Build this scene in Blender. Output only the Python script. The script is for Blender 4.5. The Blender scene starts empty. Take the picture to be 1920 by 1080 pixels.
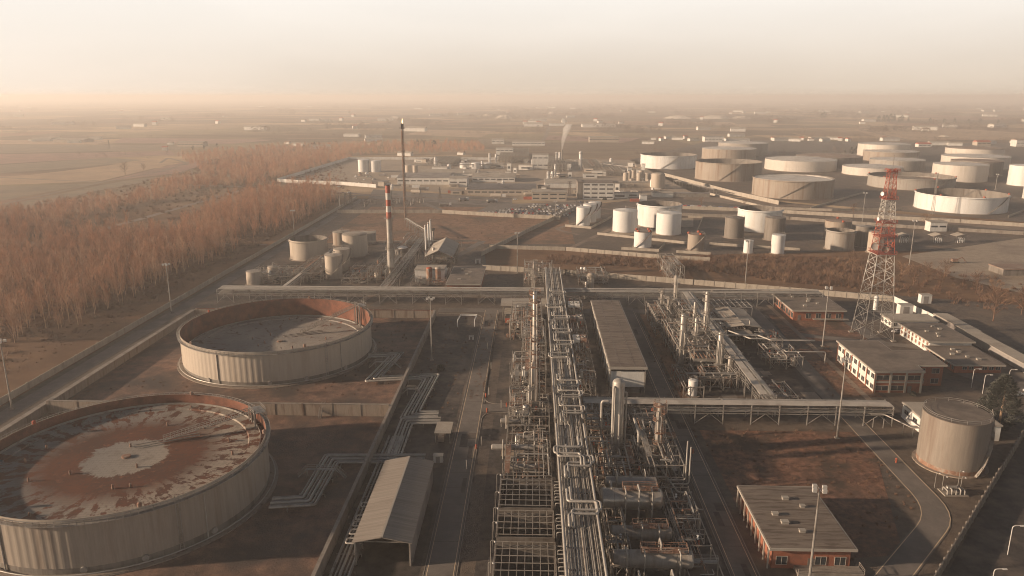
import bpy, math, random
import numpy as np
from mathutils import Vector
S = bpy.context.scene
COL = S.collection
R = math.radians
# ------------------------------------------------------------------ camera
FPX, PITCH, YAW, CH = 1400.0, R(14.42), R(1.58), 100.0
cd = bpy.data.cameras.new('camera'); cam = bpy.data.objects.new('camera', cd); COL.objects.link(cam)
cd.sensor_width = 36; cd.lens = FPX/1920*36; cd.clip_start = 1; cd.clip_end = 80000
cam.location = (0, 0, CH); cam.rotation_euler = (R(90)-PITCH, 0, YAW)
S.camera = cam
# ------------------------------------------------------------------ light
SKY_K = .03
HAZE_D, HAZE_C = 2.35e-4, (.99, .96, .935)
SUN_EL, SUN_AZ = R(13.5), R(-10)       # sun stands to the left, a little ahead of the camera
SUNDIR = Vector((-math.cos(SUN_AZ)*math.cos(SUN_EL), math.sin(SUN_AZ)*math.cos(SUN_EL), math.sin(SUN_EL)))
W = bpy.data.worlds.new('World'); S.world = W; W.use_nodes = True
wn, wl = W.node_tree.nodes, W.node_tree.links
wn.clear()
sky = wn.new('ShaderNodeTexSky'); sky.sky_type = 'NISHITA'; sky.sun_disc = False
sky.sun_elevation = SUN_EL; sky.sun_rotation = math.atan2(SUNDIR.x, SUNDIR.y)
sky.air_density = 1.0; sky.dust_density = 2.0; sky.ozone_density = 1.0; sky.altitude = 50
def wnode(t, **k):
    x = wn.new(t)
    for a, b in k.items(): setattr(x, a, b)
    return x
def wmap(src, a, b, c, d):
    x = wn.new('ShaderNodeMapRange'); x.interpolation_type = 'SMOOTHSTEP'; x.inputs[1].default_value = a; x.inputs[2].default_value = b; x.inputs[3].default_value = c; x.inputs[4].default_value = d
    wl.new(src, x.inputs[0]); return x.outputs[0]
tc = wn.new('ShaderNodeTexCoord'); sp = wn.new('ShaderNodeSeparateXYZ'); wl.new(tc.outputs['Generated'], sp.inputs[0])
dt = wnode('ShaderNodeVectorMath', operation='DOT_PRODUCT'); wl.new(tc.outputs['Generated'], dt.inputs[0]); dt.inputs[1].default_value = SUNDIR
bgs = wn.new('ShaderNodeBackground'); bgs.inputs[1].default_value = SKY_K
wl.new(sky.outputs[0], bgs.inputs[0])
# the hazy low sky: cream and brighter towards the sun, thinning out with height
hz = wnode('ShaderNodeMix', data_type='RGBA'); wl.new(wmap(dt.outputs['Value'], -.15, .70, 0, 1), hz.inputs[0])
hz.inputs[6].default_value = (.72, .59, .46, 1); hz.inputs[7].default_value = (1.06, .92, .785, 1)
hz2 = wnode('ShaderNodeMix', data_type='RGBA'); wl.new(wmap(sp.outputs[2], -.03, .15, 0, 1), hz2.inputs[0])
cm = wn.new('ShaderNodeMapping'); cm.inputs[3].default_value = (3, 3, 14); wl.new(tc.outputs['Generated'], cm.inputs[0])
cn = wn.new('ShaderNodeTexNoise'); cn.inputs['Scale'].default_value = 1.3; cn.inputs['Detail'].default_value = 6; wl.new(cm.outputs[0], cn.inputs[0])
wl.new(hz.outputs[2], hz2.inputs[6]); hz2.inputs[7].default_value = (1.0, .945, .875, 1)
bgh = wn.new('ShaderNodeBackground'); 
veil = wnode('ShaderNodeMix', data_type='RGBA', blend_type='MULTIPLY'); veil.inputs[0].default_value = 1; wl.new(hz2.outputs[2], veil.inputs[6]); wl.new(wmap(cn.outputs[0], .35, .7, .98, 1.02), veil.inputs[7])
wl.new(veil.outputs[2], bgh.inputs[0]); bgh.inputs[1].default_value = .60
mxs = wn.new('ShaderNodeMixShader'); wl.new(wmap(sp.outputs[2], .125, .36, 1, 0), mxs.inputs[0]); wl.new(bgs.outputs[0], mxs.inputs[1]); wl.new(bgh.outputs[0], mxs.inputs[2])
out = wn.new('ShaderNodeOutputWorld'); wl.new(mxs.outputs[0], out.inputs[0])
sl = bpy.data.lights.new('sun', 'SUN'); sun = bpy.data.objects.new('sun', sl); COL.objects.link(sun)
sl.energy = 4.9; sl.angle = R(1.2); sl.color = (1, .755, .54)
sun.rotation_euler = SUNDIR.to_track_quat('Z', 'Y').to_euler()
S.view_settings.view_transform = 'Standard'; S.view_settings.look = 'None'
S.view_settings.exposure = 0.75; S.view_settings.gamma = 1
S.render.engine = 'CYCLES'
cy = S.cycles
cy.use_denoising = True; cy.denoising_prefilter = 'ACCURATE'; cy.max_bounces = 4; cy.filter_width = 1.0; cy.diffuse_bounces = 2; cy.glossy_bounces = 2; cy.transmission_bounces = 2
cy.volume_bounces = 1; cy.transparent_max_bounces = 6; cy.caustics_reflective = False; cy.caustics_refractive = False
# ------------------------------------------------------------------ pixel -> place
cP, sP = math.cos(PITCH), math.sin(PITCH)
HX, HY = -math.sin(YAW), math.cos(YAW)      # heading
RX, RY = math.cos(YAW), math.sin(YAW)       # right
def G(u, v, z=0.0):
    a, b = (u-960)/FPX, (540-v)/FPX
    fw = cP + b*sP; dz = -sP + b*cP
    if dz > -1e-4: dz = -1e-4
    t = (z-CH)/dz
    return Vector((t*(a*RX+fw*HX), t*(a*RY+fw*HY), z))
def depth(p):
    d = p[0]*HX+p[1]*HY
    return d*cP-(p[2]-CH)*sP
def Hz(p, v):
    d = p[0]*HX+p[1]*HY; k = (540-v)/FPX
    return CH + d*(k*cP-sP)/(cP+k*sP)
def ppm(p): return FPX/depth(p)
# ------------------------------------------------------------------ materials
MAT = {}
def mat(name, col, col2=None, rough=.7, metal=0, var=.18, scale=.25, zs=1.0, ys=1.0, lo=.5, hi=.62, mscale=.12, bump=0, spec=.3):
    """base colour mottled by two noises; col2 comes in as patches (zs < 1 draws them out into vertical streaks)"""
    m = bpy.data.materials.new(name); m.use_nodes = True; MAT[name] = m
    n, l = m.node_tree.nodes, m.node_tree.links
    b = n['Principled BSDF']; b.inputs['Roughness'].default_value = rough; b.inputs['Metallic'].default_value = metal
    b.inputs['Specular IOR Level'].default_value = spec
    g = n.new('ShaderNodeNewGeometry')
    def noise(sc, z=1.0, det=4):
        mp = n.new('ShaderNodeMapping'); mp.inputs[3].default_value = (sc, sc*ys, sc*z)
        l.new(g.outputs[0], mp.inputs[0])
        t = n.new('ShaderNodeTexNoise'); t.inputs['Scale'].default_value = 1; t.inputs['Detail'].default_value = det
        t.inputs['Roughness'].default_value = .62
        l.new(mp.outputs[0], t.inputs[0]); return t.outputs[0]
    a = noise(scale, zs)
    mr = n.new('ShaderNodeMapRange'); mr.inputs[1].default_value = .3; mr.inputs[2].default_value = .7
    mr.inputs[3].default_value = 1-var*1.15; mr.inputs[4].default_value = 1+var*1.15
    fn = noise(scale*9, zs, 3); ad = n.new('ShaderNodeMath'); ad.operation = 'MULTIPLY_ADD'; l.new(fn, ad.inputs[0]); ad.inputs[1].default_value = .55; l.new(a, ad.inputs[2])
    sb = n.new('ShaderNodeMath'); sb.operation = 'SUBTRACT'; l.new(ad.outputs[0], sb.inputs[0]); sb.inputs[1].default_value = .275
    l.new(sb.outputs[0], mr.inputs[0])
    mx = n.new('ShaderNodeMix'); mx.data_type = 'RGBA'; mx.blend_type = 'MULTIPLY'; mx.inputs[0].default_value = 1
    mx.inputs[6].default_value = (*col, 1); l.new(mr.outputs[0], mx.inputs[7])
    c = mx.outputs[2]
    if col2:
        k = noise(mscale, zs, 6)
        rp = n.new('ShaderNodeMapRange'); rp.inputs[1].default_value = lo; rp.inputs[2].default_value = hi
        l.new(k, rp.inputs[0])
        m2 = n.new('ShaderNodeMix'); m2.data_type = 'RGBA'
        l.new(rp.outputs[0], m2.inputs[0]); l.new(c, m2.inputs[6]); m2.inputs[7].default_value = (*col2, 1)
        c = m2.outputs[2]
    l.new(c, b.inputs['Base Color'])
    if bump:
        bp = n.new('ShaderNodeBump'); bp.inputs['Strength'].default_value = bump; bp.inputs['Distance'].default_value = .3
        l.new(noise(scale*6, zs, 3), bp.inputs['Height']); l.new(bp.outputs[0], b.inputs['Normal'])
    return m
# setting
mat('asphalt', (.155, .135, .118), (.10, .088, .078), scale=.3, mscale=.05, var=.14)
mat('track', (.20, .155, .12), (.14, .10, .075), scale=.2, mscale=.06)
mat('concrete_yard', (.30, .24, .18), (.18, .14, .108), mscale=.03, var=.15, hi=.7)
mat('gravel', (.095, .075, .060), (.155, .115, .083), scale=.5, mscale=.05, var=.35, hi=.68, bump=.4)
mat('dark_yard', (.054, .046, .041), (.135, .106, .084), scale=.5, mscale=.09, var=.4, lo=.48, hi=.64)
mat('bund_soil', (.165, .098, .070), (.060, .046, .039), scale=.3, mscale=.05, var=.4, lo=.44, hi=.60, bump=.3)
mat('lawn', (.165, .086, .055), (.070, .048, .034), scale=.5, mscale=.09, var=.5, lo=.46, hi=.62, bump=.6)
mat('rough_grass', (.205, .115, .068), (.105, .072, .046), scale=.22, mscale=.03, var=.35, hi=.66, bump=.6)
mat('line_paint', (.55, .42, .28), rough=.8)
# structures
mat('concrete', (.24, .21, .18), (.13, .105, .085), zs=.35, scale=.5, mscale=.3, hi=.75, var=.15)
mat('panel_wall', (.34, .30, .25), (.19, .16, .13), zs=.3, scale=.6, mscale=.35, hi=.78, var=.12)
mat('stained_wall', (.26, .215, .175), (.12, .075, .055), zs=.12, scale=.5, mscale=.5, hi=.68, var=.2)
mat('white_wall', (.60, .58, .54), (.46, .42, .37), zs=.3, mscale=.3, hi=.8, var=.08)
mat('red_brick', (.275, .102, .060), (.20, .082, .052), scale=1.2, mscale=.6, var=.15)
mat('flat_roof', (.165, .135, .11), (.10, .082, .068), scale=.4, mscale=.08, var=.18, hi=.68)
mat('patched_roof', (.165, .135, .11), (.095, .072, .056), scale=.12, ys=7, mscale=.16, var=.22, lo=.50, hi=.60)
mat('sheet_roof', (.235, .205, .175), (.185, .155, .13), scale=.05, ys=36, mscale=.07, var=.12)
mat('dimmed_tank', (.215, .185, .155), (.14, .105, .082), zs=.08, scale=.3, mscale=.3, hi=.68, var=.14, rough=.65)  # foreground dimness put into the base colour; the streaks are stains
mat('dimmed_clad', (.275, .235, .195), (.17, .13, .10), zs=.07, scale=.3, mscale=.3, hi=.70, var=.14, rough=.65)  # near tank's cladding, base tone darkened to paint in foreground shade; streaks are staining
mat('tray_cover', (.42, .38, .33), (.32, .28, .24), rough=.6, scale=.3, mscale=.2, var=.1)
mat('pale_tank', (.52, .475, .42), (.38, .33, .275), zs=.10, scale=.25, mscale=.25, hi=.75, var=.08, rough=.5)
mat('pale_roof', (.52, .48, .43), (.40, .355, .30), scale=.12, mscale=.08, var=.1, rough=.5)
mat('fascia', (.32, .29, .25), rough=.6, var=.08)
mat('light_roof', (.34, .30, .25), (.26, .22, .18), scale=.15, mscale=.1, var=.1)
mat('grey_roof', (.24, .22, .205), (.17, .15, .14), scale=.15, mscale=.1, var=.1)
mat('saw_roof', (.12, .115, .115), (.075, .07, .07), scale=.1, mscale=.1, var=.2)
mat('glass', (.035, .04, .045), rough=.12, spec=.6, var=.1)
mat('window_frame', (.35, .32, .28), rough=.5, var=.05)
# plant
mat('white_tank', (.62, .61, .585), (.50, .455, .40), zs=.12, scale=.25, mscale=.22, hi=.78, var=.06, rough=.5)
mat('cream_tank', (.40, .345, .285), (.28, .225, .175), zs=.10, scale=.25, mscale=.25, hi=.75, var=.08, rough=.55)
mat('grey_tank', (.29, .265, .235), (.17, .13, .10), zs=.07, scale=.3, mscale=.3, hi=.70, var=.12, rough=.6)
mat('rusty_tank', (.30, .255, .21), (.175, .12, .085), zs=.06, scale=.3, mscale=.3, lo=.45, hi=.68, var=.15, rough=.7)
mat('dark_tank', (.17, .15, .13), (.11, .09, .075), zs=.08, scale=.3, mscale=.4, hi=.65, var=.15)
mat('brown_roof', (.22, .15, .115), (.30, .25, .2), scale=.1, mscale=.06, var=.15)
mat('rust', (.155, .060, .036), (.095, .042, .028), scale=.3, mscale=.2, var=.3, rough=.85)
mat('black_seal', (.035, .03, .028), rough=.8)
mat('deck_plate', (.24, .21, .18), (.17, .10, .068), scale=.3, mscale=.05, var=.2, lo=.48, hi=.6)
mat('galv', (.31, .29, .265), (.20, .175, .15), rough=.45, metal=.35, scale=.8, mscale=.4, var=.12)
mat('steel_paint', (.26, .235, .205), (.15, .11, .085), rough=.55, scale=.8, mscale=.5, var=.15, hi=.72)
mat('dark_steel', (.15, .13, .115), (.10, .06, .045), rough=.6, scale=.8, mscale=.5, var=.2)
mat('pipe_clad', (.37, .345, .31), (.24, .21, .185), rough=.48, metal=.25, scale=.6, mscale=.3, var=.15, hi=.72)
mat('vessel_clad', (.37, .34, .305), (.22, .185, .155), rough=.35, metal=.5, scale=.5, mscale=.25, var=.14, hi=.72)
mat('rusty_steel', (.22, .125, .085), (.28, .24, .20), rough=.75, scale=.8, mscale=.5, var=.25)
mat('signal_red', (.31, .085, .058), (.36, .13, .09), rough=.6, scale=.5, var=.15)
mat('signal_white', (.44, .415, .38), rough=.6, var=.1)
mat('orange_red', (.34, .085, .045), rough=.6, var=.2)
mat('lamp_head', (.45, .43, .40), rough=.4, var=.05)
mat('rubber', (.025, .024, .023), rough=.8)
# growth
mat('twig', (.385, .195, .115), (.47, .30, .20), rough=.9, scale=.16, mscale=.05, var=.4)
mat('bark', (.44, .29, .19), rough=.9, scale=.8, var=.25)
mat('scrub_twig', (.135, .078, .052), (.22, .135, .085), rough=.9, scale=.2, mscale=.06, var=.35)
mat('needle', (.045, .048, .040), (.08, .08, .068), rough=.8, scale=1.2, mscale=.5, var=.4)
mat('far_tree', (.10, .068, .05), (.17, .11, .075), rough=.9, scale=.05, mscale=.01, var=.35)
mat('far_evergreen', (.040, .042, .034), rough=.9, scale=.2, var=.3)
# ------------------------------------------------------------------ mesh builder (world coordinates)
ROOT = {}
def V3(p): return (float(p[0]), float(p[1]), float(p[2]))
class MB:
    def __init__(s): s.v = []; s.f = []; s.sm = []
    def add(s, vs, fs, smooth=False):
        o = len(s.v); s.v += [V3(p) for p in vs]; s.f += [tuple(i+o for i in f) for f in fs]; s.sm += [smooth]*len(fs); return s
    def box(s, x0, y0, z0, x1, y1, z1):
        return s.add([(x0,y0,z0),(x1,y0,z0),(x1,y1,z0),(x0,y1,z0),(x0,y0,z1),(x1,y0,z1),(x1,y1,z1),(x0,y1,z1)],
                     [(0,3,2,1),(4,5,6,7),(0,1,5,4),(1,2,6,5),(2,3,7,6),(3,0,4,7)])
    def prism(s, poly, z0, z1):
        n = len(poly); a = sum(poly[i][0]*poly[(i+1)%n][1]-poly[(i+1)%n][0]*poly[i][1] for i in range(n))
        P = list(poly) if a > 0 else list(poly)[::-1]
        vs = [(p[0], p[1], z0) for p in P]+[(p[0], p[1], z1) for p in P]
        return s.add(vs, [tuple(range(n))[::-1], tuple(range(n, 2*n))]+[(i, (i+1)%n, n+(i+1)%n, n+i) for i in range(n)])
    def bar(s, p, q, w, h=None):
        h = h or w; p, q = Vector(p), Vector(q); d = q-p
        if d.length < 1e-6: return s
        d.normalize(); up = Vector((0,0,1)) if abs(d.z) < .95 else Vector((0,1,0))
        a = d.cross(up).normalized()*w/2; b = a.cross(d).normalized()*h/2
        c = [p-a-b, p+a-b, p+a+b, p-a+b, q-a-b, q+a-b, q+a+b, q-a+b]
        return s.add(c, [(0,1,2,3),(7,6,5,4),(0,4,5,1),(1,5,6,2),(2,6,7,3),(3,7,4,0)])
    def tube(s, pts, r, n=8, r2=None, caps=True):
        P = [Vector(p) for p in pts]; m = len(P)
        d0 = (P[1]-P[0]).normalized(); up = Vector((0,0,1)) if abs(d0.z) < .9 else Vector((1,0,0))
        a = d0.cross(up).normalized(); vs = []
        for i in range(m):
            di = (P[i]-P[i-1]).normalized() if i else d0; do = (P[i+1]-P[i]).normalized() if i < m-1 else di
            t = (di+do); t = t.normalized() if t.length > 1e-4 else do
            a = (a-t*a.dot(t)); a = a.normalized() if a.length > 1e-5 else t.orthogonal().normalized()
            b = t.cross(a); rr = r if r2 is None else r+(r2-r)*i/(m-1)
            for k in range(n):
                th = 2*math.pi*k/n; vs.append(P[i]+a*rr*math.cos(th)+b*rr*math.sin(th))
        fs = [(i*n+k, i*n+(k+1)%n, (i+1)*n+(k+1)%n, (i+1)*n+k) for i in range(m-1) for k in range(n)]
        s.add(vs, fs, n > 4)
        if caps: s.add(vs[:n], [tuple(range(n))[::-1]]); s.add(vs[-n:], [tuple(range(n))])
        return s
    def lathe(s, cx, cy, prof, n=32, smooth=True, a0=0.0, a1=None):
        full = a1 is None; a1 = 2*math.pi if full else a1; k = n if full else n+1
        vs = []
        for r, z in prof:
            for i in range(k):
                th = a0+(a1-a0)*i/n; vs.append((cx+r*math.cos(th), cy+r*math.sin(th), z))
        fs = [(j*k+i, j*k+(i+1)%k, (j+1)*k+(i+1)%k, (j+1)*k+i) for j in range(len(prof)-1) for i in range(n)]
        return s.add(vs, fs, smooth)
    def disc(s, cx, cy, r, z, n=48):
        return s.add([(cx+r*math.cos(2*math.pi*i/n), cy+r*math.sin(2*math.pi*i/n), z) for i in range(n)], [tuple(range(n))])
    def hcyl(s, p, q, r, n=20, dish=.35):
        """horizontal drum with dished ends"""
        p, q = Vector(p), Vector(q); d = (q-p).normalized()
        up = Vector((0,0,1)); a = d.cross(up).normalized(); vs = []
        st = [(-r*dish, .02), (-r*dish*.8, .55), (-r*dish*.4, .86), (0, 1)]
        rows = [(p+d*o, k) for o, k in st]+[(q-d*o, k) for o, k in st[::-1]]
        for c, k in rows:
            for i in range(n):
                th = 2*math.pi*i/n; vs.append(c+(a*math.cos(th)+up*math.sin(th))*r*k)
        fs = [(j*n+i, (j+1)*n+i, (j+1)*n+(i+1)%n, j*n+(i+1)%n) for j in range(len(rows)-1) for i in range(n)]
        s.add(vs, fs, True); s.add(vs[:n], [tuple(range(n))]); s.add(vs[-n:], [tuple(range(n))[::-1]])
        return s
    def build(s, name, m, parent=None, label=None, kind=None, sharp=40):
        me = bpy.data.meshes.new(name)
        o3 = ROOT.get(parent.name, Vector((0,0,0))) if parent else Vector((0,0,0))
        me.from_pydata([(x-o3[0], y-o3[1], z-o3[2]) for x, y, z in s.v], [], s.f)
        if any(s.sm):
            me.polygons.foreach_set('use_smooth', s.sm); me.set_sharp_from_angle(angle=R(sharp))
        me.materials.append(MAT[m] if isinstance(m, str) else m)
        o = bpy.data.objects.new(name, me); COL.objects.link(o)
        if parent: o.parent = parent; ROOT[o.name] = o3
        if label: o['label'] = label
        if kind: o['kind'] = kind
        return o
def thing(name, label, cat, loc, group=None):
    o = bpy.data.objects.new(name, None); COL.objects.link(o); o.empty_display_size = 1
    o.location = loc; ROOT[o.name] = Vector(loc)
    o['label'] = label; o['category'] = cat
    if group: o['group'] = group
    return o
def single(name, mb, m, label, cat, loc=None, group=None):
    """a thing that is one mesh, origin at its base"""
    loc = Vector(loc) if loc is not None else Vector((0,0,0))
    mb.v = [(x-loc[0], y-loc[1], z-loc[2]) for x, y, z in mb.v]
    o = mb.build(name, m); o.location = loc; o['label'] = label; o['category'] = cat
    if group: o['group'] = group
    return o
def struct(name, mb, m): o = mb.build(name, m); o['kind'] = 'structure'; return o
def copy_tree(o, loc, label, rot=None, scale=None):
    c = o.copy(); COL.objects.link(c); c.location = loc; c['label'] = label
    if rot is not None: c.rotation_euler = (0, 0, rot)
    if scale is not None: c.scale = scale if hasattr(scale, '__len__') else (scale,)*3
    for ch in o.children:
        k = ch.copy(); COL.objects.link(k); k.parent = c
        for g in ch.children:
            q = g.copy(); COL.objects.link(q); q.parent = k
    return c
def fillet(pts, r, n=3):
    P = [Vector(p) for p in pts]; out = [P[0]]
    for i in range(1, len(P)-1):
        a, b = P[i-1]-P[i], P[i+1]-P[i]; k = min(r, a.length*.45, b.length*.45)
        a.normalize(); b.normalize(); p0, p1 = P[i]+a*k, P[i]+b*k
        for j in range(n+1):
            t = j/n; out.append(p0*(1-t)**2+P[i]*2*t*(1-t)+p1*t*t)
    out.append(P[-1]); return out
def offset_path(pts, d, closed=False):
    """shift a 2-D path sideways (to its right) by d with mitred corners"""
    P = [Vector((p[0], p[1])) for p in pts]; n = len(P); res = []
    for i in range(n):
        a = P[i]-P[i-1] if (i or closed) else None; b = P[(i+1)%n]-P[i] if (i < n-1 or closed) else None
        a = a.normalized() if a is not None else b.normalized(); b = b.normalized() if b is not None else a
        na, nb = Vector((a.y, -a.x)), Vector((b.y, -b.x)); m = na+nb
        m = m/max(m.dot(na), .3) if m.length > 1e-4 else na
        res.append(P[i]+m*d)
    return res
def inset(poly, d):
    n = len(poly); a = sum(poly[i][0]*poly[(i+1)%n][1]-poly[(i+1)%n][0]*poly[i][1] for i in range(n))
    return offset_path(poly, -d if a > 0 else d, True)
def sheet(name, px, z, m, kind='structure'):
    mb = MB(); P = [G(u, v, z) for u, v in px]
    n = len(P); a = sum(P[i].x*P[(i+1)%n].y-P[(i+1)%n].x*P[i].y for i in range(n))
    if a < 0: P = P[::-1]
    mb.add(P, [tuple(range(n))]); o = mb.build(name, m); o['kind'] = kind; return o
def pathpoly(px, w, z=0):
    P = [G(u, v) for u, v in px]
    a, b = offset_path(P, w/2), offset_path(P, -w/2)
    return a, b
def strip(name, px, w, z, m, world=False):
    P = px if world else [G(u, v) for u, v in px]
    P = fillet([Vector((p[0], p[1], 0)) for p in P], 9, 5)
    a, b = offset_path(P, w/2), offset_path(P, -w/2); mb = MB(); n = len(P)
    mb.add([(p.x, p.y, z) for p in a]+[(p.x, p.y, z) for p in b], [(i, i+1, n+i+1, n+i) for i in range(n-1)])
    o = mb.build(name, m); o['kind'] = 'structure'; return o
# ================================================================== ground
def ground_material():
    m = bpy.data.materials.new('farmland'); m.use_nodes = True
    n, l = m.node_tree.nodes, m.node_tree.links; b = n['Principled BSDF']
    b.inputs['Roughness'].default_value = .95; b.inputs['Specular IOR Level'].default_value = .1
    g = n.new('ShaderNodeNewGeometry')
    def mapped(sc, rot=0):
        mp = n.new('ShaderNodeMapping'); mp.inputs[3].default_value = sc; mp.inputs[2].default_value = (0, 0, rot)
        l.new(g.outputs[0], mp.inputs[0]); return mp.outputs[0]
    def field(sc, rot, cols):
        v = n.new('ShaderNodeTexVoronoi'); v.distance = 'CHEBYCHEV'; v.inputs['Scale'].default_value = 1; v.inputs['Randomness'].default_value = .8
        l.new(mapped(sc, rot), v.inputs[0])
        s = n.new('ShaderNodeSeparateColor'); l.new(v.outputs['Color'], s.inputs[0])
        r = n.new('ShaderNodeValToRGB'); r.color_ramp.interpolation = 'CONSTANT'
        e = r.color_ramp.elements
        while len(e) < len(cols): e.new(.5)
        for i, c in enumerate(cols): e[i].position = i/len(cols); e[i].color = (*c, 1)
        l.new(s.outputs[0], r.inputs[0]); return r.outputs[0]
    cols = [(.24,.165,.11),(.34,.25,.165),(.17,.125,.088),(.29,.185,.13),(.42,.31,.20),(.20,.15,.10),(.26,.205,.13),(.15,.11,.08)]
    f1 = field((.0046, .0034, 1), .12, cols); f2 = field((.0024, .0019, 1), -.08, cols[::-1])
    def noise(sc, det=5):
        t = n.new('ShaderNodeTexNoise'); t.inputs['Scale'].default_value = 1; t.inputs['Detail'].default_value = det; t.inputs['Roughness'].default_value = .65
        l.new(mapped(sc), t.inputs[0]); return t.outputs[0]
    def rng(x, a, b_, c, d):
        r = n.new('ShaderNodeMapRange'); r.inputs[1].default_value = a; r.inputs[2].default_value = b_; r.inputs[3].default_value = c; r.inputs[4].default_value = d
        l.new(x, r.inputs[0]); return r.outputs[0]
    def mix(f, a, c, bt='MIX'):
        x = n.new('ShaderNodeMix'); x.data_type = 'RGBA'; x.blend_type = bt
        if isinstance(f, float): x.inputs[0].default_value = f
        else: l.new(f, x.inputs[0])
        for s, i in ((a, 6), (c, 7)):
            if isinstance(s, tuple): x.inputs[i].default_value = (*s, 1)
            else: l.new(s, x.inputs[i])
        return x.outputs[2]
    c = mix(rng(noise((.0006, .0009, 1), 3), .45, .5, 0, 1), f1, f2)
    c = mix(1.0, c, rng(noise((.012, .03, 1)), .3, .7, .72, 1.28), 'MULTIPLY')
    # woodland and hedge patches
    c = mix(rng(noise((.0009, .0035, 1), 6), .54, .6, 0, .8), c, (.125, .082, .058))
    # near the works: rough dry ground
    near = n.new('ShaderNodeSeparateXYZ'); l.new(g.outputs[0], near.inputs[0])
    dry = mix(rng(noise((.03, .03, 1), 6), .38, .62, 0, 1), (.125, .075, .048), (.20, .122, .074))
    k = rng(near.outputs[1], 640, 700, 0, 1)
    kx = rng(near.outputs[0], -760, -560, 1, 0)
    mxn = n.new('ShaderNodeMath'); mxn.operation = 'MAXIMUM'; l.new(k, mxn.inputs[0]); l.new(kx, mxn.inputs[1])
    c = mix(mxn.outputs[0], dry, c)
    l.new(c, b.inputs['Base Color'])
    return m
g = MB(); E = 20000
g.add([(-E,-500,0),(E,-500,0),(E,E,0),(-E,E,0)], [(0,1,2,3)])
o = g.build('ground', ground_material()); o['kind'] = 'structure'
def wsheet(name, poly, z, m):
    mb = MB(); n = len(poly); a = sum(poly[i][0]*poly[(i+1)%n][1]-poly[(i+1)%n][0]*poly[i][1] for i in range(n))
    P = poly if a > 0 else poly[::-1]
    mb.add([(p[0], p[1], z) for p in P], [tuple(range(n))]); o = mb.build(name, m); o['kind'] = 'structure'; return o
def rect(name, x0, y0, x1, y1, z, m): return wsheet(name, [(x0,y0),(x1,y0),(x1,y1),(x0,y1)], z, m)
# the works
wsheet('yard_ground', [(-176,40),(-176,745),(42,703),(-32,488),(-28,446),(186,380),(290,345),(151,216),(70,115),(60,40)], .02, 'gravel')
rect('bund_floor', -157, 40, -45.5, 331, .05, 'bund_soil')
rect('plant_yard', -12, 40, 42.5, 344, .05, 'dark_yard')
rect('pipe_yard', -45, 40, -24, 330, .05, 'dark_yard')
rect('east_yard', 58, 224, 122, 372, .05, 'dark_yard')
rect('west_plant_yard', -150, 388, -60, 500, .05, 'dark_yard')
wsheet('lawn', [(52,146),(52,214),(99,214),(99,198),(84,150)], .06, 'lawn')
sheet('lawn', [(1480,640),(1640,640),(1560,590),(1440,590)], .06, 'lawn')
sheet('lawn', [(1655,745),(1570,745),(1480,655),(1560,655)], .07, 'lawn')
wsheet('lawn', [(51,230),(56,230),(56,340),(51,340)], .06, 'rough_grass')
rect('lawn', -150, 512, 30, 690, .055, 'rough_grass')
wsheet('verge', [(152.5,217.5),(88,141),(60,100),(120,100),(260,217)], .03, 'dark_yard')
# roads
strip('road', [(-170,40),(-170,742)], 6.5, .09, 'asphalt', True)
strip('road', [(-19.4,40),(-19.4,345)], 6.6, .10, 'asphalt', True)
strip('road', [(-45,345),(60,345)], 6.6, .105, 'asphalt', True)
strip('road', [(-19.4,229),(-4,229)], 6, .105, 'asphalt', True)
strip('road', [(46.3,40),(46.3,352)], 5.6, .10, 'asphalt', True)
strip('road', [(1592,780),(1768,965),(1660,1100)], 6.6, .10, 'asphalt')
strip('road', [(1395,566),(1600,790)], 7, .095, 'asphalt')
strip('path', [(1440,572),(1632,752)], 2.2, .11, 'track')
strip('road', [(1500,628),(1760,655)], 5, .09, 'asphalt')
strip('road', [(1530,560),(1660,650)], 6, .095, 'asphalt')
strip('road', [(700,575),(905,452)], 5, .09, 'asphalt')
strip('road', [(620,600),(735,530),(905,455)], 4, .085, 'track')
strip('road', [(910,470),(1085,388),(1250,400)], 6, .085, 'track')
# road edge lines
for x in (-22.3, -16.5): strip('road_marking', [(x,60),(x,345)], .16, .115, 'line_paint', True)
for x in (44, 48.7): strip('road_marking', [(x,60),(x,345)], .16, .115, 'line_paint', True)
for d in (-2.9, 2.9):
    a = [G(1592,780), G(1768,965), G(1660,1100)]
    strip('road_marking', [(p.x, p.y) for p in offset_path(a, d)], .2, .115, 'line_paint', True)
rn = random.Random(17)
for x, w in ((-19.4,6.4),(46.3,5.4)):
    for k in range(34): y = 62+k*8.2; rect('road_joint', x-w/2+.1, y, x+w/2-.1, y+.22, .112, 'gravel')
    for k in range(9): y = rn.uniform(70,330); a = rn.uniform(-w/2+.2,w/2-2); rect('road_patch', x+a, y, x+a+rn.uniform(1,2.4), y+rn.uniform(2,9), .111, 'dark_yard')
for k in range(26): x, y = rn.uniform(-10,40), rn.uniform(70,335); rect('yard_slab', x, y, x+rn.uniform(2,7), y+rn.uniform(2,8), .062+.001*k, rn.choice(('concrete_yard','gravel','asphalt','asphalt')))
for k in range(14): x, y = rn.uniform(52,105), rn.uniform(228,330); rect('yard_slab', x, y, x+rn.uniform(3,8), y+rn.uniform(3,10), .062+.001*k, rn.choice(('gravel','asphalt','concrete_yard')))
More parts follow.
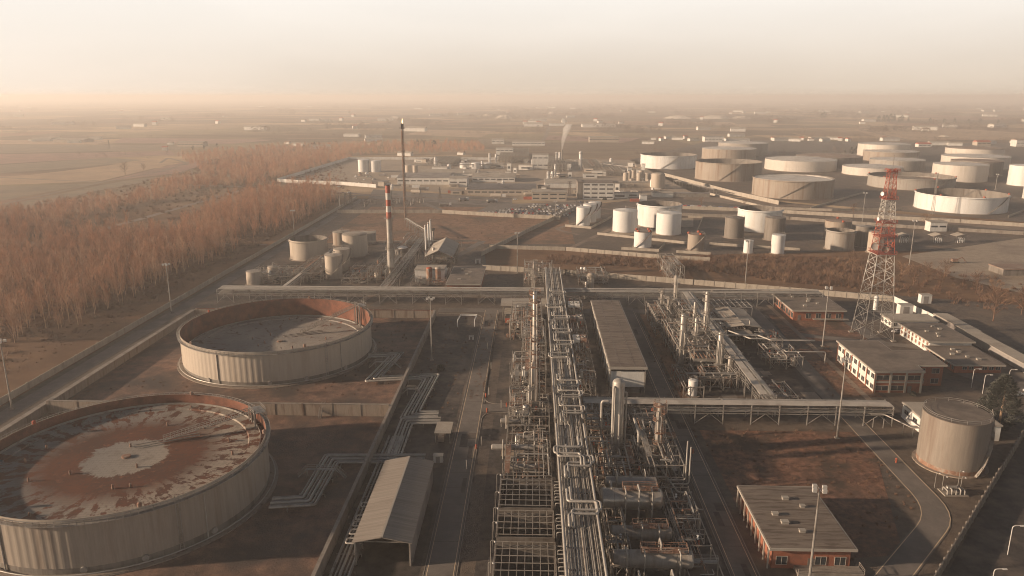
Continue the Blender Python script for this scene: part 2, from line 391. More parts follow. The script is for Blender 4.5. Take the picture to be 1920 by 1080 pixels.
# kerbs round the beds and along the roads
def kerb(pts, w=.22, h=.14, world=True):
    P = fillet([Vector((p[0], p[1], 0)) for p in pts], 8, 5); mb = MB()
    a, b = offset_path(P, w/2), offset_path(P, -w/2); n = len(P)
    mb.add([(p.x,p.y,h) for p in a]+[(p.x,p.y,h) for p in b]+[(p.x,p.y,0) for p in a]+[(p.x,p.y,0) for p in b],
           [f for i in range(n-1) for f in ((i,i+1,n+i+1,n+i), (2*n+i,2*n+i+1,i+1,i), (n+i,n+i+1,3*n+i+1,3*n+i))])
    o = mb.build('kerb', 'concrete'); o['kind'] = 'structure'
kerb([(-23,60),(-23,339),(-44,339)]); kerb([(-15.8,232.5),(-15.8,345)]); kerb([(-15.8,60),(-15.8,225.5),(-4,225.5)])
kerb([(-15.8,300),(-15.8,232.5),(-4,232.5)]); kerb([(43.2,60),(43.2,345)]); kerb([(49.4,60),(49.4,345)])
# tank farm floors, far yards
sheet('yard_ground', [(1240,480),(930,459),(1085,386),(1300,362),(1960,430),(1960,470),(1640,470)], .03, 'gravel')
sheet('bund_floor', [(1135,441),(1300,441),(1300,408),(1190,408)], .05, 'concrete_yard')
sheet('bund_floor', [(1190,425),(1330,425),(1440,455),(1330,455)], .06, 'dark_yard')
sheet('yard_ground', [(1300,362),(1960,420),(1960,270),(1340,262),(1180,300)], .04, 'gravel')
sheet('yard_paving', [(1690,480),(1960,440),(1960,560),(1790,520)], .06, 'concrete_yard')
sheet('yard_paving', [(1640,580),(1760,590),(1960,700),(1960,760),(1790,700)], .045, 'asphalt')
sheet('road', [(1290,365),(1960,425),(1960,437),(1280,374)], .07, 'track')
strip('road', [(1085,440),(1040,430),(1130,402)], 4, .08, 'track')
strip('road', [(1070,465),(1165,420)], 4, .085, 'track')
strip('road', [(960,500),(1340,528),(1620,556)], 4, .05, 'track')
# refinery forecourt beyond
sheet('yard_ground', [(525,340),(655,297),(1010,297),(1190,300),(1330,360),(1085,384),(700,349)], .04, 'concrete_yard')
sheet('car_park', [(880,403),(1075,408),(1120,376),(920,384)], .07, 'asphalt')
sheet('car_park', [(690,372),(960,388),(960,372),(700,355)], .065, 'asphalt')
strip('road', [(300,346),(530,352),(700,366),(960,378)], 7, .08, 'track')
strip('road', [(652,366),(760,368),(850,402)], 6, .075, 'asphalt')
# fields with their own crop and soil to the left
FIELDS = [([(-40,345),(0,347),(185,340),(60,328),(-40,332)], 'tan'), ([(-40,384),(-40,350),(180,344),(100,358)], 'olive'),
  ([(30,331),(190,339),(330,306),(285,299),(190,312)], 'tan'), ([(-40,328),(170,312),(270,300),(200,296),(-40,312)], 'olive'),
  ([(-40,310),(210,295),(330,291),(320,283),(-40,290)], 'rose'), ([(-40,288),(330,281),(420,272),(-40,272)], 'olive'),
  ([(-40,270),(180,271),(200,264),(-40,262)], 'tan'), ([(-40,395),(90,368),(190,347),(260,335),(330,330),(160,362),(60,392),(-40,412)], 'olive'),
  ([(195,340),(360,300),(400,303),(330,325)], 'rose'), ([(210,268),(430,270),(520,262),(230,258)], 'rose'),
  ([(760,252),(900,258),(930,246),(800,243)], 'tan'), ([(880,272),(1010,276),(1020,262),(900,260)], 'olive'),
  ([(1600,243),(1740,238),(1925,249),(1925,262),(1660,262)], 'tan'), ([(1020,262),(1170,268),(1200,259),(1030,254)], 'rose'),
  ([(470,290),(600,284),(560,272),(470,276)], 'olive'), ([(1255,232),(1390,236),(1372,229),(1265,229)], 'tan')]
mat('field_tan', (.38,.265,.165), (.30,.20,.125), scale=.04, mscale=.02, var=.15)
mat('field_olive', (.19,.145,.096), (.24,.175,.115), scale=.05, mscale=.02, var=.2)
mat('field_rose', (.28,.165,.125), (.21,.13,.095), scale=.05, mscale=.02, var=.2)
for i, (px, c) in enumerate(FIELDS): sheet('field', px, .03+.004*i, 'field_'+c)
for px, w in (([(-40,393),(190,342),(300,322),(360,303)], 4.5), ([(190,342),(-40,331)], 4.5), ([(-40,456),(300,455),(500,459)], 3), ([(300,306),(315,296),(345,304),(350,310)], 5),
              ([(160,440),(470,352)], 7), ([(1020,262),(1030,238)], 9), ([(1215,265),(1530,262)], 8), ([(1610,242),(1700,262)], 7), ([(0,300),(330,292)], 3)):
    strip('track', px, w, .12, 'track')
# ================================================================== tanks
def ring_pts(cx, cy, r, z, n=48, a0=0, a1=2*math.pi):
    return [(cx+r*math.cos(a0+(a1-a0)*i/n), cy+r*math.sin(a0+(a1-a0)*i/n), z) for i in range(n+1)]
def add_rail(mb, pts, h=1.1, step=2.2, w=.06):
    """hand rail along a 3-D path: two rails and posts"""
    P = [Vector(p) for p in pts]; up = Vector((0,0,h)); acc = 0
    for i in range(len(P)-1):
        mb.bar(P[i]+up, P[i+1]+up, w); mb.bar(P[i]+up*.55, P[i+1]+up*.55, w*.8)
        L = (P[i+1]-P[i]).length; acc += L
        if acc >= step or i == 0: mb.bar(P[i], P[i]+up, w); acc = 0
    mb.bar(P[-1], P[-1]+up, w)
def spiral(cx, cy, r, z0, z1, a0, sweep, name, m, root, rail=True, w=.9):
    n = 26; mb = MB()
    for i in range(n):
        t0, t1 = i/n, (i+1)/n; th0, th1 = a0+sweep*t0, a0+sweep*t1; za = z0+(z1-z0)*t0; zb = z0+(z1-z0)*t1
        q = [(cx+rr*math.cos(th), cy+rr*math.sin(th), z) for rr, th, z in ((r,th0,za),(r+w,th0,za),(r+w,th1,zb),(r,th1,zb))]
        mb.add(q+[(x,y,z-.18) for x,y,z in q], [(0,1,2,3),(7,6,5,4),(1,5,6,2),(0,4,5,1),(2,6,7,3)])
    if rail: add_rail(mb, [(cx+(r+w)*math.cos(a0+sweep*i/n), cy+(r+w)*math.sin(a0+sweep*i/n), z0+(z1-z0)*i/n) for i in range(n+1)], w=.09)
    return mb.build(name, m, root)
def tank(label, ul=0, ur=0, vb=0, vt=0, roof='cone', m='white_tank', roof_m=None, stair=None, sink=.35, girder=False, rise=.09, floats=0, vent=False,
         seed=0, at=None, group=None, rail=True, name='storage_tank', n=56, stripe=None, base=True, nozzle=False, band=None, band_m='dark_tank'):
    """upright storage tank: stair = (start angle deg, sweep deg)"""
    if at: cx, cy, r, h = at
    else:
        fw = cP+(540-(vb+vt)/2)/FPX*sP; az = [math.atan2((u-960)/FPX, fw) for u in (ul, ur)]; mid = sum(az)/2
        f = G(960+FPX*math.tan(mid)*fw, vb); d = Vector((f.x, f.y)); sn = math.sin((az[1]-az[0])/2); r = d.length*sn/(1-sn)
        c = d+d.normalized()*r; cx, cy = c.x, c.y; h = Hz(f, vt)
    root = thing(name, label, 'storage tank', (cx, cy, 0), group)
    rnd = random.Random(seed+int(abs(cx*7+cy*3)))
    sh = MB()
    if roof in ('open',):
        t = .12; fl = h*(1-sink)
        sh.lathe(cx, cy, [(r,0),(r,h),(r-t,h)], n)
        sh.build('shell', m, root)
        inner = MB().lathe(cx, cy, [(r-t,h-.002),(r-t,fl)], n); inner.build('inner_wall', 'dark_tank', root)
        fr = MB(); fr.lathe(cx, cy, [(r-t-.01,fl),(r-.9,fl+.3),(r-3.2,fl+.3),(r-3.3,fl-.1),(.05,fl-.02)], n)
        rf = fr.build('floating_roof', roof_m or 'deck_plate', root)
        k = MB(); k.lathe(cx, cy, [(r-.95,fl+.31),(r-.95,fl+.7),(r-1.05,fl+.7),(r-1.05,fl+.31)], n); k.build('foam_dam', 'galv', rf)
        # rolling ladder down to the roof
        a = R(40); lm = MB(); p0 = Vector((cx+(r-.3)*math.cos(a), cy+(r-.3)*math.sin(a), h+.4)); p1 = Vector((cx+(r*.35)*math.cos(a+.5), cy+(r*.35)*math.sin(a+.5), fl+.5))
        sd = (p1-p0).cross(Vector((0,0,1))).normalized()*.45
        for s_ in (-1, 1): lm.bar(p0+sd*s_, p1+sd*s_, .14); lm.bar(p0+sd*s_+Vector((0,0,1)), p1+sd*s_+Vector((0,0,1)), .09)
        for i in range(12): q = p0+(p1-p0)*i/11; lm.bar(q-sd, q+sd, .1)
        lm.build('rolling_ladder', 'galv', root)
    else:
        top = h+r*rise if roof == 'cone' else h
        sh.lathe(cx, cy, [(r,0),(r,h)], n); sh.build('shell', m, root)
        rf = MB()
        if roof == 'cone': rf.lathe(cx, cy, [(r+.08,h-.15),(r+.08,h+.02),(r*.5,h+r*rise*.5),(.05,top)], n)
        else:
            pr = [(r+.06,h-.1),(r+.06,h+.02)]+[(r*math.cos(a), h+r*rise*2.2*math.sin(a)) for a in (.35,.7,1.05,1.35,1.55)]
            rf.lathe(cx, cy, pr, n); top = h+r*rise*2.2
        ro = rf.build('roof', roof_m or m, root)
        if vent:
            vm = MB(); vm.tube(fillet([(cx,cy,top-.2),(cx,cy,top+1.6),(cx+1.1,cy,top+1.6),(cx+1.1,cy,top+.8)], .5), .22, 8); vm.build('vent_pipe', 'galv', root)
        if rail:
            rm = MB(); add_rail(rm, ring_pts(cx, cy, r-.15, h, 28, 0, 2*math.pi), step=2.5, w=.07 if r < 12 else .1); rm.build('handrail', 'galv', root)
    if girder:
        gm = MB().lathe(cx, cy, [(r+.02,h-.9),(r+.9,h-.9),(r+.9,h-.75),(r+.02,h-.75)], n, False); gm.build('wind_girder', m, root)
    if band:
        bm = MB().lathe(cx, cy, [(r+.012,.02),(r+.012,h*band)], n); bm.build('base_course', band_m, root)
    if base:
        b = MB().lathe(cx, cy, [(r+1.0,.0),(r+1.0,.3),(r-.2,.34)], n, False); b.build('foundation_ring', 'stained_wall', root)
    if stair: spiral(cx, cy, r+.03, .3, h, R(stair[0]), R(stair[1]), 'stairway', 'dark_steel' if m == 'white_tank' and r < 9 else 'steel_paint', root)
    for i in range(floats):
        a = 2*math.pi*(i+.4)/floats+rnd.random()*.3; fm = MB(); fm.box(-.1,-.1,0,.1,.1,.01)
        fm = MB(); x, y = cx+(r-.4)*math.cos(a), cy+(r-.4)*math.sin(a)
        fm.lathe(x, y, [(.05,h),(.9,h+.15),(1.1,h+.75),(.7,h+1.35),(.05,h+1.5)], 10); fm.build('foam_pourer', 'orange_red', root)
    if nozzle:
        for k in range(3):
            a = R(-120+50*k); p = Vector((cx+r*math.cos(a), cy+r*math.sin(a), .8)); d = Vector((math.cos(a), math.sin(a), 0))
            MB().tube([p-d*.2, p+d*1.4], .3, 10).build('nozzle', 'steel_paint', root)
    return root, cx, cy, r, h
# ================================================================== flat-roofed buildings
def facade_windows(root, p, q, z0, z1, n, w, h, m='glass', skip=(), proud=.05, frame='window_frame'):
    """n windows along a wall from p to q (outside on the right-hand side when walking p->q)"""
    p, q = Vector((p[0], p[1])), Vector((q[0], q[1])); d = (q-p); L = d.length; d.normalize(); o = Vector((d.y, -d.x))
    for i in range(n):
        if i in skip: continue
        c = p+d*L*(i+.5)/n; a, b = c-d*w/2, c+d*w/2; t = .09
        def pt(s, z, k): x = a+d*s+o*k; return (x.x, x.y, z)
        mb = MB()
        for s0, s1, za, zb in ((-t, 0, z0-t, z1+t), (w, w+t, z0-t, z1+t), (0, w, z0-t, z0), (0, w, z1, z1+t), (w/2-t/2, w/2+t/2, z0, z1)):
            A = [pt(s0,za,-.02), pt(s1,za,-.02), pt(s1,zb,-.02), pt(s0,zb,-.02)]; B = [pt(s0,za,proud+.05), pt(s1,za,proud+.05), pt(s1,zb,proud+.05), pt(s0,zb,proud+.05)]
            mb.add(A+B, [(4,5,6,7),(0,1,5,4),(1,2,6,5),(2,3,7,6),(3,0,4,7)])
        f = mb.build('window', frame, root)
        g_ = MB(); g_.add([pt(0,z0,proud), pt(w/2-t/2,z0,proud), pt(w/2-t/2,z1,proud), pt(0,z1,proud)], [(0,1,2,3)])
        g_.add([pt(w/2+t/2,z0,proud), pt(w,z0,proud), pt(w,z1,proud), pt(w/2+t/2,z1,proud)], [(0,1,2,3)]); g_.build('pane', m, f)
def door(root, p, d, w, h, m='dark_steel'):
    o = Vector((d[1], -d[0])); mb = MB(); q = []
    for k in (-.02, .07):
        for s, z in ((0, .1), (w, .1), (w, h), (0, h)): q.append((p[0]+d[0]*s+o.x*k, p[1]+d[1]*s+o.y*k, z))
    mb.add(q, [(4,5,6,7),(0,1,5,4),(1,2,6,5),(2,3,7,6),(3,0,4,7)])
    o_ = mb.build('door', m, root)
    hx = MB(); c = (p[0]+d[0]*w*.85+o.x*.1, p[1]+d[1]*w*.85+o.y*.1, h*.5); hx.bar((c[0],c[1],c[2]-.12), (c[0],c[1],c[2]+.12), .06); hx.build('handle', 'galv', o_)
def flat_building(label, roof, base, name='flat_roof_building', wall='red_brick', roof_m='flat_roof', over=1.0, fas=.55, group=None, cat='building', h=None, vents=0, seed=1, gap=0):
    """roof: eave corners in the photo (front-left, front-right, back-right, back-left ...); base: (u, v of the front corner's foot, v of the eave above it)"""
    if h is None: h = Hz(G(base[0], base[1]), base[2])
    P = [G(u, v, h) for u, v in roof]
    # square it to the site's grid
    if len(P) == 4:
        x0 = (P[0].x+P[3].x)/2; x1 = (P[1].x+P[2].x)/2; y0 = (P[0].y+P[1].y)/2; y1 = (P[2].y+P[3].y)/2
        poly = [(x0,y0),(x1,y0),(x1,y1),(x0,y1)]
    else: poly = [(p.x, p.y) for p in P]
    cx = sum(p[0] for p in poly)/len(poly); cyy = sum(p[1] for p in poly)/len(poly)
    root = thing(name, label, cat, (cx, cyy, 0), group)
    W_ = [(p.x, p.y) for p in inset(poly, over)] if over else poly
    MB().prism(W_, 0, h-fas-gap).build('wall', wall, root)
    rf = MB().prism(poly, h-fas, h).build('roof', 'fascia', root)
    top = MB().prism([(p.x,p.y) for p in inset(poly, .3)], h+.003, h+.05).build('roofing_felt', roof_m, rf)
    rnd = random.Random(seed)
    xs = [p[0] for p in W_]; ys = [p[1] for p in W_]
    for i in range(vents):
        x = min(xs)+(max(xs)-min(xs))*(.25+.5*rnd.random()); y = min(ys)+(max(ys)-min(ys))*(.15+.7*(i+.5)/vents); s = .5+.3*rnd.random()
        v = MB().box(x-s,y-s*.7,h+.05,x+s,y+s*.7,h+.6); v.box(x-s-.1,y-s*.7-.1,h+.6,x+s+.1,y+s*.7+.1,h+.72); v.build('roof_vent', 'fascia', root)
    return root, W_, h
def gable_shed(label, x0, y0, x1, y1, h, rise, axis='y', name='gable_roof_shed', roof_m='light_roof', wall='grey_roof', open_front=False, open_sides=False, over=.6, group=None, cat='shed', posts=5):
    root = thing(name, label, cat, ((x0+x1)/2, (y0+y1)/2, 0), group)
    def pt(s, t, z):    # s across, t along
        return (x0+(x1-x0)*s, y0+(y1-y0)*t, z) if axis == 'y' else (x0+(x1-x0)*t, y0+(y1-y0)*s, z)
    acr = (x1-x0) if axis == 'y' else (y1-y0); lng = (y1-y0) if axis == 'y' else (x1-x0)
    oa, ol = over/acr, over/lng; dz = rise*2*oa
    for s0, s1, za, zb in ((-oa, .5, h-dz, h+rise), (1+oa, .5, h-dz, h+rise)):
        q = [pt(s0,-ol,za), pt(s1,-ol,zb), pt(s1,1+ol,zb), pt(s0,1+ol,za)]
        mb = MB().add(q+[(x,y,z+.16) for x,y,z in q], [(0,1,2,3),(7,6,5,4),(0,4,5,1),(1,5,6,2),(2,6,7,3),(3,7,4,0)]); mb.build('roof_slope', roof_m, root)
    rd = MB(); a, b = pt(.5,-ol,h+rise+.14), pt(.5,1+ol,h+rise+.14); rd.bar(a, b, .5, .16); rd.build('ridge_cap', 'fascia', root)
    wm = MB()
    if not open_sides:
        for s in (0, 1):
            q = [pt(s,0,0.02), pt(s,1,0.02), pt(s,1,h), pt(s,0,h)]; k = .12 if s == 0 else -.12
            q2 = [pt(s+k/acr,t,z) for t, z in ((0,.02),(1,.02),(1,h),(0,h))]
            wm.add(q+q2, [(0,1,2,3),(7,6,5,4),(0,4,5,1),(1,5,6,2),(2,6,7,3),(3,7,4,0)])
    def gable(t):
        k = .12/lng if t == 0 else -.12/lng
        q = [pt(0,t,.02), pt(1,t,.02), pt(1,t,h), pt(.5,t,h+rise-.02), pt(0,t,h)]; q2 = [pt(s,t+k,z) for s, z in ((0,.02),(1,.02),(1,h),(.5,h+rise-.02),(0,h))]
        wm.add(q+q2, [(0,1,2,3,4),(9,8,7,6,5)]+[(i,(i+1)%5,5+(i+1)%5,5+i) for i in range(5)])
    if not open_sides: gable(1)
    if not open_front and not open_sides: gable(0)
    if wm.v: wm.build('wall', wall, root)
    if open_front or open_sides:
        for i in range(posts+1):
            for s in (0.02, .98):
                a = pt(s, i/posts*.98+.01, 0); b = pt(s, i/posts*.98+.01, h); MB().bar(a, b, .3).build('post', 'steel_paint', root)
            tm = MB(); t = i/posts*.98+.01
            tm.bar(pt(.02,t,h-.1), pt(.98,t,h-.1), .2); tm.bar(pt(.02,t,h-.1), pt(.5,t,h+rise-.15), .16); tm.bar(pt(.98,t,h-.1), pt(.5,t,h+rise-.15), .16); tm.build('roof_truss', 'steel_paint', root)
    return root
# ================================================================== pipe racks
def rack(label, p0, p1, width, z, npipes=8, bay=8, levels=1, seed=0, name='pipe_rack', deck=0, truss=True, r=(.12,.3), col='steel_paint', sparse=0, braces=True, group=None, gauge=.28):
    """pipe bridge from p0 to p1; deck > 0: a cable tray / walkway of that width lies along its left side"""
    p0, p1 = Vector((p0[0], p0[1])), Vector((p1[0], p1[1])); d = p1-p0; L = d.length; d.normalize(); o = Vector((d.y, -d.x)); rnd = random.Random(seed)
    root = thing(name, label, 'pipe rack', (p0.x, p0.y, 0), group)
    def pt(t, s, h): q = p0+d*t+o*s; return (q.x, q.y, h)
    hw = width/2; zl = [z-2.0*k for k in range(levels)]; n = max(2, round(L/bay)); 
    for i in range(n+1):
        t = L*i/n; mb = MB()
        for s in (-hw+.2, hw-.2): mb.bar(pt(t,s,0), pt(t,s,z+.5), gauge)
        for zz in zl: mb.bar(pt(t,-hw,zz), pt(t,hw,zz), gauge*.8, gauge*1.1)
        if braces and i % 2 == 0 and i < n:
            t2 = L*(i+1)/n
            for s in (-hw+.2, hw-.2):
                mb.bar(pt(t,s,.3), pt((t+t2)/2,s,zl[-1]-.3), gauge*.5); mb.bar(pt(t2,s,.3), pt((t+t2)/2,s,zl[-1]-.3), gauge*.5)
        mb.build('support_frame', col, root)
    for s in (-hw+.2, hw-.2):
        mb = MB()
        for zz in zl: mb.bar(pt(-.3,s,zz-.3), pt(L+.3,s,zz-.3), gauge*.7)
        if truss:
            mb.bar(pt(0,s,z-1.6), pt(L,s,z-1.6), gauge*.55); m_ = max(3, int(L/2.6))
            for j in range(m_):
                a, b = L*j/m_, L*(j+1)/m_; mb.bar(pt(a,s,z-1.6 if j % 2 else z-.3), pt(b,s,z-.3 if j % 2 else z-1.6), gauge*.4)
        mb.build('girder', col, root)
    if deck:
        mb = MB(); a = -hw+.3
        q = [pt(0,a,z+.55), pt(L,a,z+.55), pt(L,a+deck,z+.55), pt(0,a+deck,z+.55)]; mb.add(q+[(x,y,zz+.12) for x,y,zz in q], [(3,2,1,0),(4,5,6,7),(0,1,5,4),(1,2,6,5),(2,3,7,6),(3,0,4,7)])
        mb.build('cable_tray', 'tray_cover', root)
    for lv, zz in enumerate(zl):
        free0 = -hw+.6+(deck if lv == 0 else 0); free = hw-.5-free0
        for k in range(npipes):
            if rnd.random() < sparse: continue
            s = free0+free*(k+.5)/npipes; rr = min(r[0]+(r[1]-r[0])*rnd.random()**2, free/npipes*.46)
            a, b = 0, L
            if rnd.random() < .25: a, b = sorted((rnd.random()*L, rnd.random()*L)); b = max(b, min(L, a+L*.3))
            h = zz+.15+rr
            pts = [pt(a,s,h), pt(b,s,h)]
            if rnd.random() < .12 and b-a > 30:   # a jog
                c = a+(b-a)*(.3+.4*rnd.random()); e = .5*(1 if rnd.random() < .5 else -1); pts = [pt(a,s,h), pt(c,s,h), pt(c+.6,s+e,h+.35), pt(b,s+e,h+.35)]
            if a > 0: pts = [pt(a,s,zz-1.8)]+pts
            if b < L: pts = pts+[pt(b,s,zz-1.8)]
            MB().tube(fillet(pts, .5), rr, 6 if rr < .2 else 8).build('pipe', rnd.choice(('pipe_clad','pipe_clad','galv','steel_paint','pipe_clad','vessel_clad')), root)
    return root
def loop_over(root, pts, r, m='pipe_clad', f=.9, name='expansion_loop'): return MB().tube(fillet(pts, f, 4), r, 10).build(name, m, root)
def pipe_run(label, px, z, n, gap, r, group=None, m='pipe_clad', world=None, sup=6, name='pipe_bundle', zs=None):
    P = world or [tuple(G(u, v, z))[:2] for u, v in px]
    root = thing(name, label, 'pipe bundle', (P[0][0], P[0][1], 0), group)
    for k in range(n):
        Q = offset_path(P, (k-(n-1)/2)*gap); rr = r*(1-.35*(k % 2))
        MB().tube(fillet([(q.x, q.y, z+rr) for q in Q], .9, 4), rr, 8).build('pipe', m if k % 3 else 'galv', root)
    w = gap*n/2+.3
    for i in range(len(P)-1):
        a, b = Vector(P[i]), Vector(P[i+1]); L = (b-a).length; d = (b-a)/L; o = Vector((d.y, -d.x)); k = max(1, int(L/sup))
        for j in range(k):
            c = a+d*L*(j+.5)/k; p, q = c-o*w, c+o*w
            mb = MB().bar((p.x,p.y,z-.12), (q.x,q.y,z-.12), .22, .22)
            for e in (p, q): mb.bar((e.x,e.y,0), (e.x,e.y,z-.02), .18)
            mb.build('pipe_support', 'steel_paint', root)
    return root
# ================================================================== process plant
def platform(mb, cx, cy, r0, r1, z, a0, a1, rail=True):
    n = max(6, int(abs(a1-a0)/.35)); 
    for i in range(n):
        t0, t1 = a0+(a1-a0)*i/n, a0+(a1-a0)*(i+1)/n
        q = [(cx+rr*math.cos(t), cy+rr*math.sin(t), z) for rr, t in ((r0,t0),(r1,t0),(r1,t1),(r0,t1))]
        mb.add(q+[(x,y,zz-.15) for x,y,zz in q], [(0,1,2,3),(7,6,5,4),(1,5,6,2),(0,4,5,1),(2,6,7,3)])
    if rail: add_rail(mb, [(cx+r1*math.cos(a0+(a1-a0)*i/n), cy+r1*math.sin(a0+(a1-a0)*i/n), z) for i in range(n+1)], step=1.0, w=.09)
def column(label, u, vb, vt, w, plats=(), m='vessel_clad', name='process_column', neck=None, pipes=2, seed=0, group=None, fins=None, base_m=None, pm='steel_paint', ladder=True, ps=1.0):
    p = G(u, vb); h = Hz(p, vt); r = w/2/ppm((p.x, p.y, h*.4)); rnd = random.Random(seed)
    root = thing(name, label, 'process column', (p.x, p.y, 0), group); cx, cy = p.x, p.y
    prof = [(r*1.12,0),(r*1.12,.5),(r,.5)]
    if neck: prof += [(r,h*neck[0]),(r*neck[1],h*neck[0]+r*1.2)]
    rt = r*(neck[1] if neck else 1)
    prof += [(rt,h-rt*.5),(rt*.85,h-rt*.2),(rt*.5,h),(.03,h+rt*.08)]
    MB().lathe(cx, cy, prof, 20).build('shell', m, root)
    for i, f in enumerate(plats):
        rr = r if not neck or f < neck[0] else rt
        mb = MB(); a = rnd.random()*6.3 if i else 3.4; platform(mb, cx, cy, rr, rr+1.15*ps, h*f, a, a+3.6+rnd.random()*1.6)
        mb.build('platform', pm, root)
    if ladder:
        mb = MB(); a = R(-60); x, y = cx+(r+.35)*math.cos(a), cy+(r+.35)*math.sin(a); sx, sy = -math.sin(a)*.28, math.cos(a)*.28
        for s in (-1, 1): mb.bar((x+sx*s,y+sy*s,.2), (x+sx*s,y+sy*s,h*.98), .08)
        for i in range(int(h/.9)): mb.bar((x-sx,y-sy,.6+i*.9), (x+sx,y+sy,.6+i*.9), .06)
        mb.build('ladder', pm, root)
    if fins:
        mb = MB(); z = h*fins[0]; k = 0
        while z < h*fins[1]:
            a = k*2.4; e = Vector((math.cos(a), math.sin(a), 0)); mb.bar(Vector((cx,cy,z))+e*rt*.5, Vector((cx,cy,z+.25))+e*(rt+1.3), .28, .2)
            mb.bar(Vector((cx,cy,z))+e*(rt+1.25), Vector((cx,cy,z+.9))+e*(rt+1.25), .12); z += .62; k += 1
        mb.build('rung_clips', 'rusty_steel', root)
    for k in range(pipes):
        a = R(-150+65*k+rnd.random()*20); e = Vector((math.cos(a), math.sin(a), 0)); q = Vector((cx, cy, 0)); d = r+.55; pr = max(.1, min(.28, r*.17)); ht = h*(.55+.4*rnd.random())
        pts = [q+e*rt*.6+Vector((0,0,ht)), q+e*d+Vector((0,0,ht)), q+e*d+Vector((0,0,1.2)), q+e*(d+1.5)+Vector((0,0,1.2))]
        MB().tube(fillet(pts, .5), pr, 8).build('riser_pipe', 'pipe_clad', root)
    return root
def drum(label, p, q, r, z, m='vessel_clad', nozz=3, plat=False, seed=0, name='pressure_vessel', cat='vessel', group=None, pm='rusty_steel', head=None):
    """horizontal drum on two saddles: p, q its ends on the ground plan, z its axis"""
    p, q = Vector((p[0],p[1],z)), Vector((q[0],q[1],z)); d = (q-p).normalized(); o = Vector((d.y,-d.x,0)); c = (p+q)/2; rnd = random.Random(seed)
    root = thing(name, label, cat, (c.x, c.y, 0), group)
    MB().hcyl(p, q, r).build('shell', m, root)
    for t in (.2, .8):
        e = p+(q-p)*t; mb = MB()
        a = [e+o*r*.8, e-o*r*.8]; zz = z-r*.55
        mb.add([(a[0].x-d.x*.25,a[0].y-d.y*.25,0.1),(a[1].x-d.x*.25,a[1].y-d.y*.25,.1),(a[1].x+d.x*.25,a[1].y+d.y*.25,.1),(a[0].x+d.x*.25,a[0].y+d.y*.25,.1),
                (a[0].x-d.x*.25,a[0].y-d.y*.25,zz),(a[1].x-d.x*.25,a[1].y-d.y*.25,zz),(a[1].x+d.x*.25,a[1].y+d.y*.25,zz),(a[0].x+d.x*.25,a[0].y+d.y*.25,zz)],
               [(0,3,2,1),(4,5,6,7),(0,1,5,4),(1,2,6,5),(2,3,7,6),(3,0,4,7)]); mb.build('saddle', 'concrete', root)
        MB().tube([e+d*(-.06), e+d*.06], r+.05, 20).build('strap_band', 'steel_paint', root)
    for k in range(nozz):
        t = (k+.7)/(nozz+.4); e = p+(q-p)*t; hh = .5+rnd.random()*1.3; rr = .14+.08*rnd.random()
        s = 1 if rnd.random() < .5 else -1
        pts = [e+Vector((0,0,r*.9)), e+Vector((0,0,r+hh)), e+o*s*(r+.5)+Vector((0,0,r+hh)), e+o*s*(r+.5)+Vector((0,0,-z+.4))]
        MB().tube(fillet(pts, .4), rr, 8).build('nozzle_pipe', 'pipe_clad', root)
    if plat:
        mb = MB(); a, b = p+(q-p)*.35, p+(q-p)*.95; zz = z+r+.25
        q4 = [a+o*1.1, b+o*1.1, b-o*1.1, a-o*1.1]; mb.add([(v.x,v.y,zz) for v in q4]+[(v.x,v.y,zz+.12) for v in q4], [(3,2,1,0),(4,5,6,7),(0,1,5,4),(1,2,6,5),(2,3,7,6),(3,0,4,7)])
        add_rail(mb, [(v.x,v.y,zz+.12) for v in q4+q4[:1]], step=.1, w=.09); k = (b-a)
        for s in (1, -1):
            for t in np.linspace(0, 1, 7): v = a+k*t+o*1.1*s; mb.bar((v.x,v.y,zz), (v.x,v.y,zz+1.2), .08)
        mb.build('platform', pm, root)
    return root
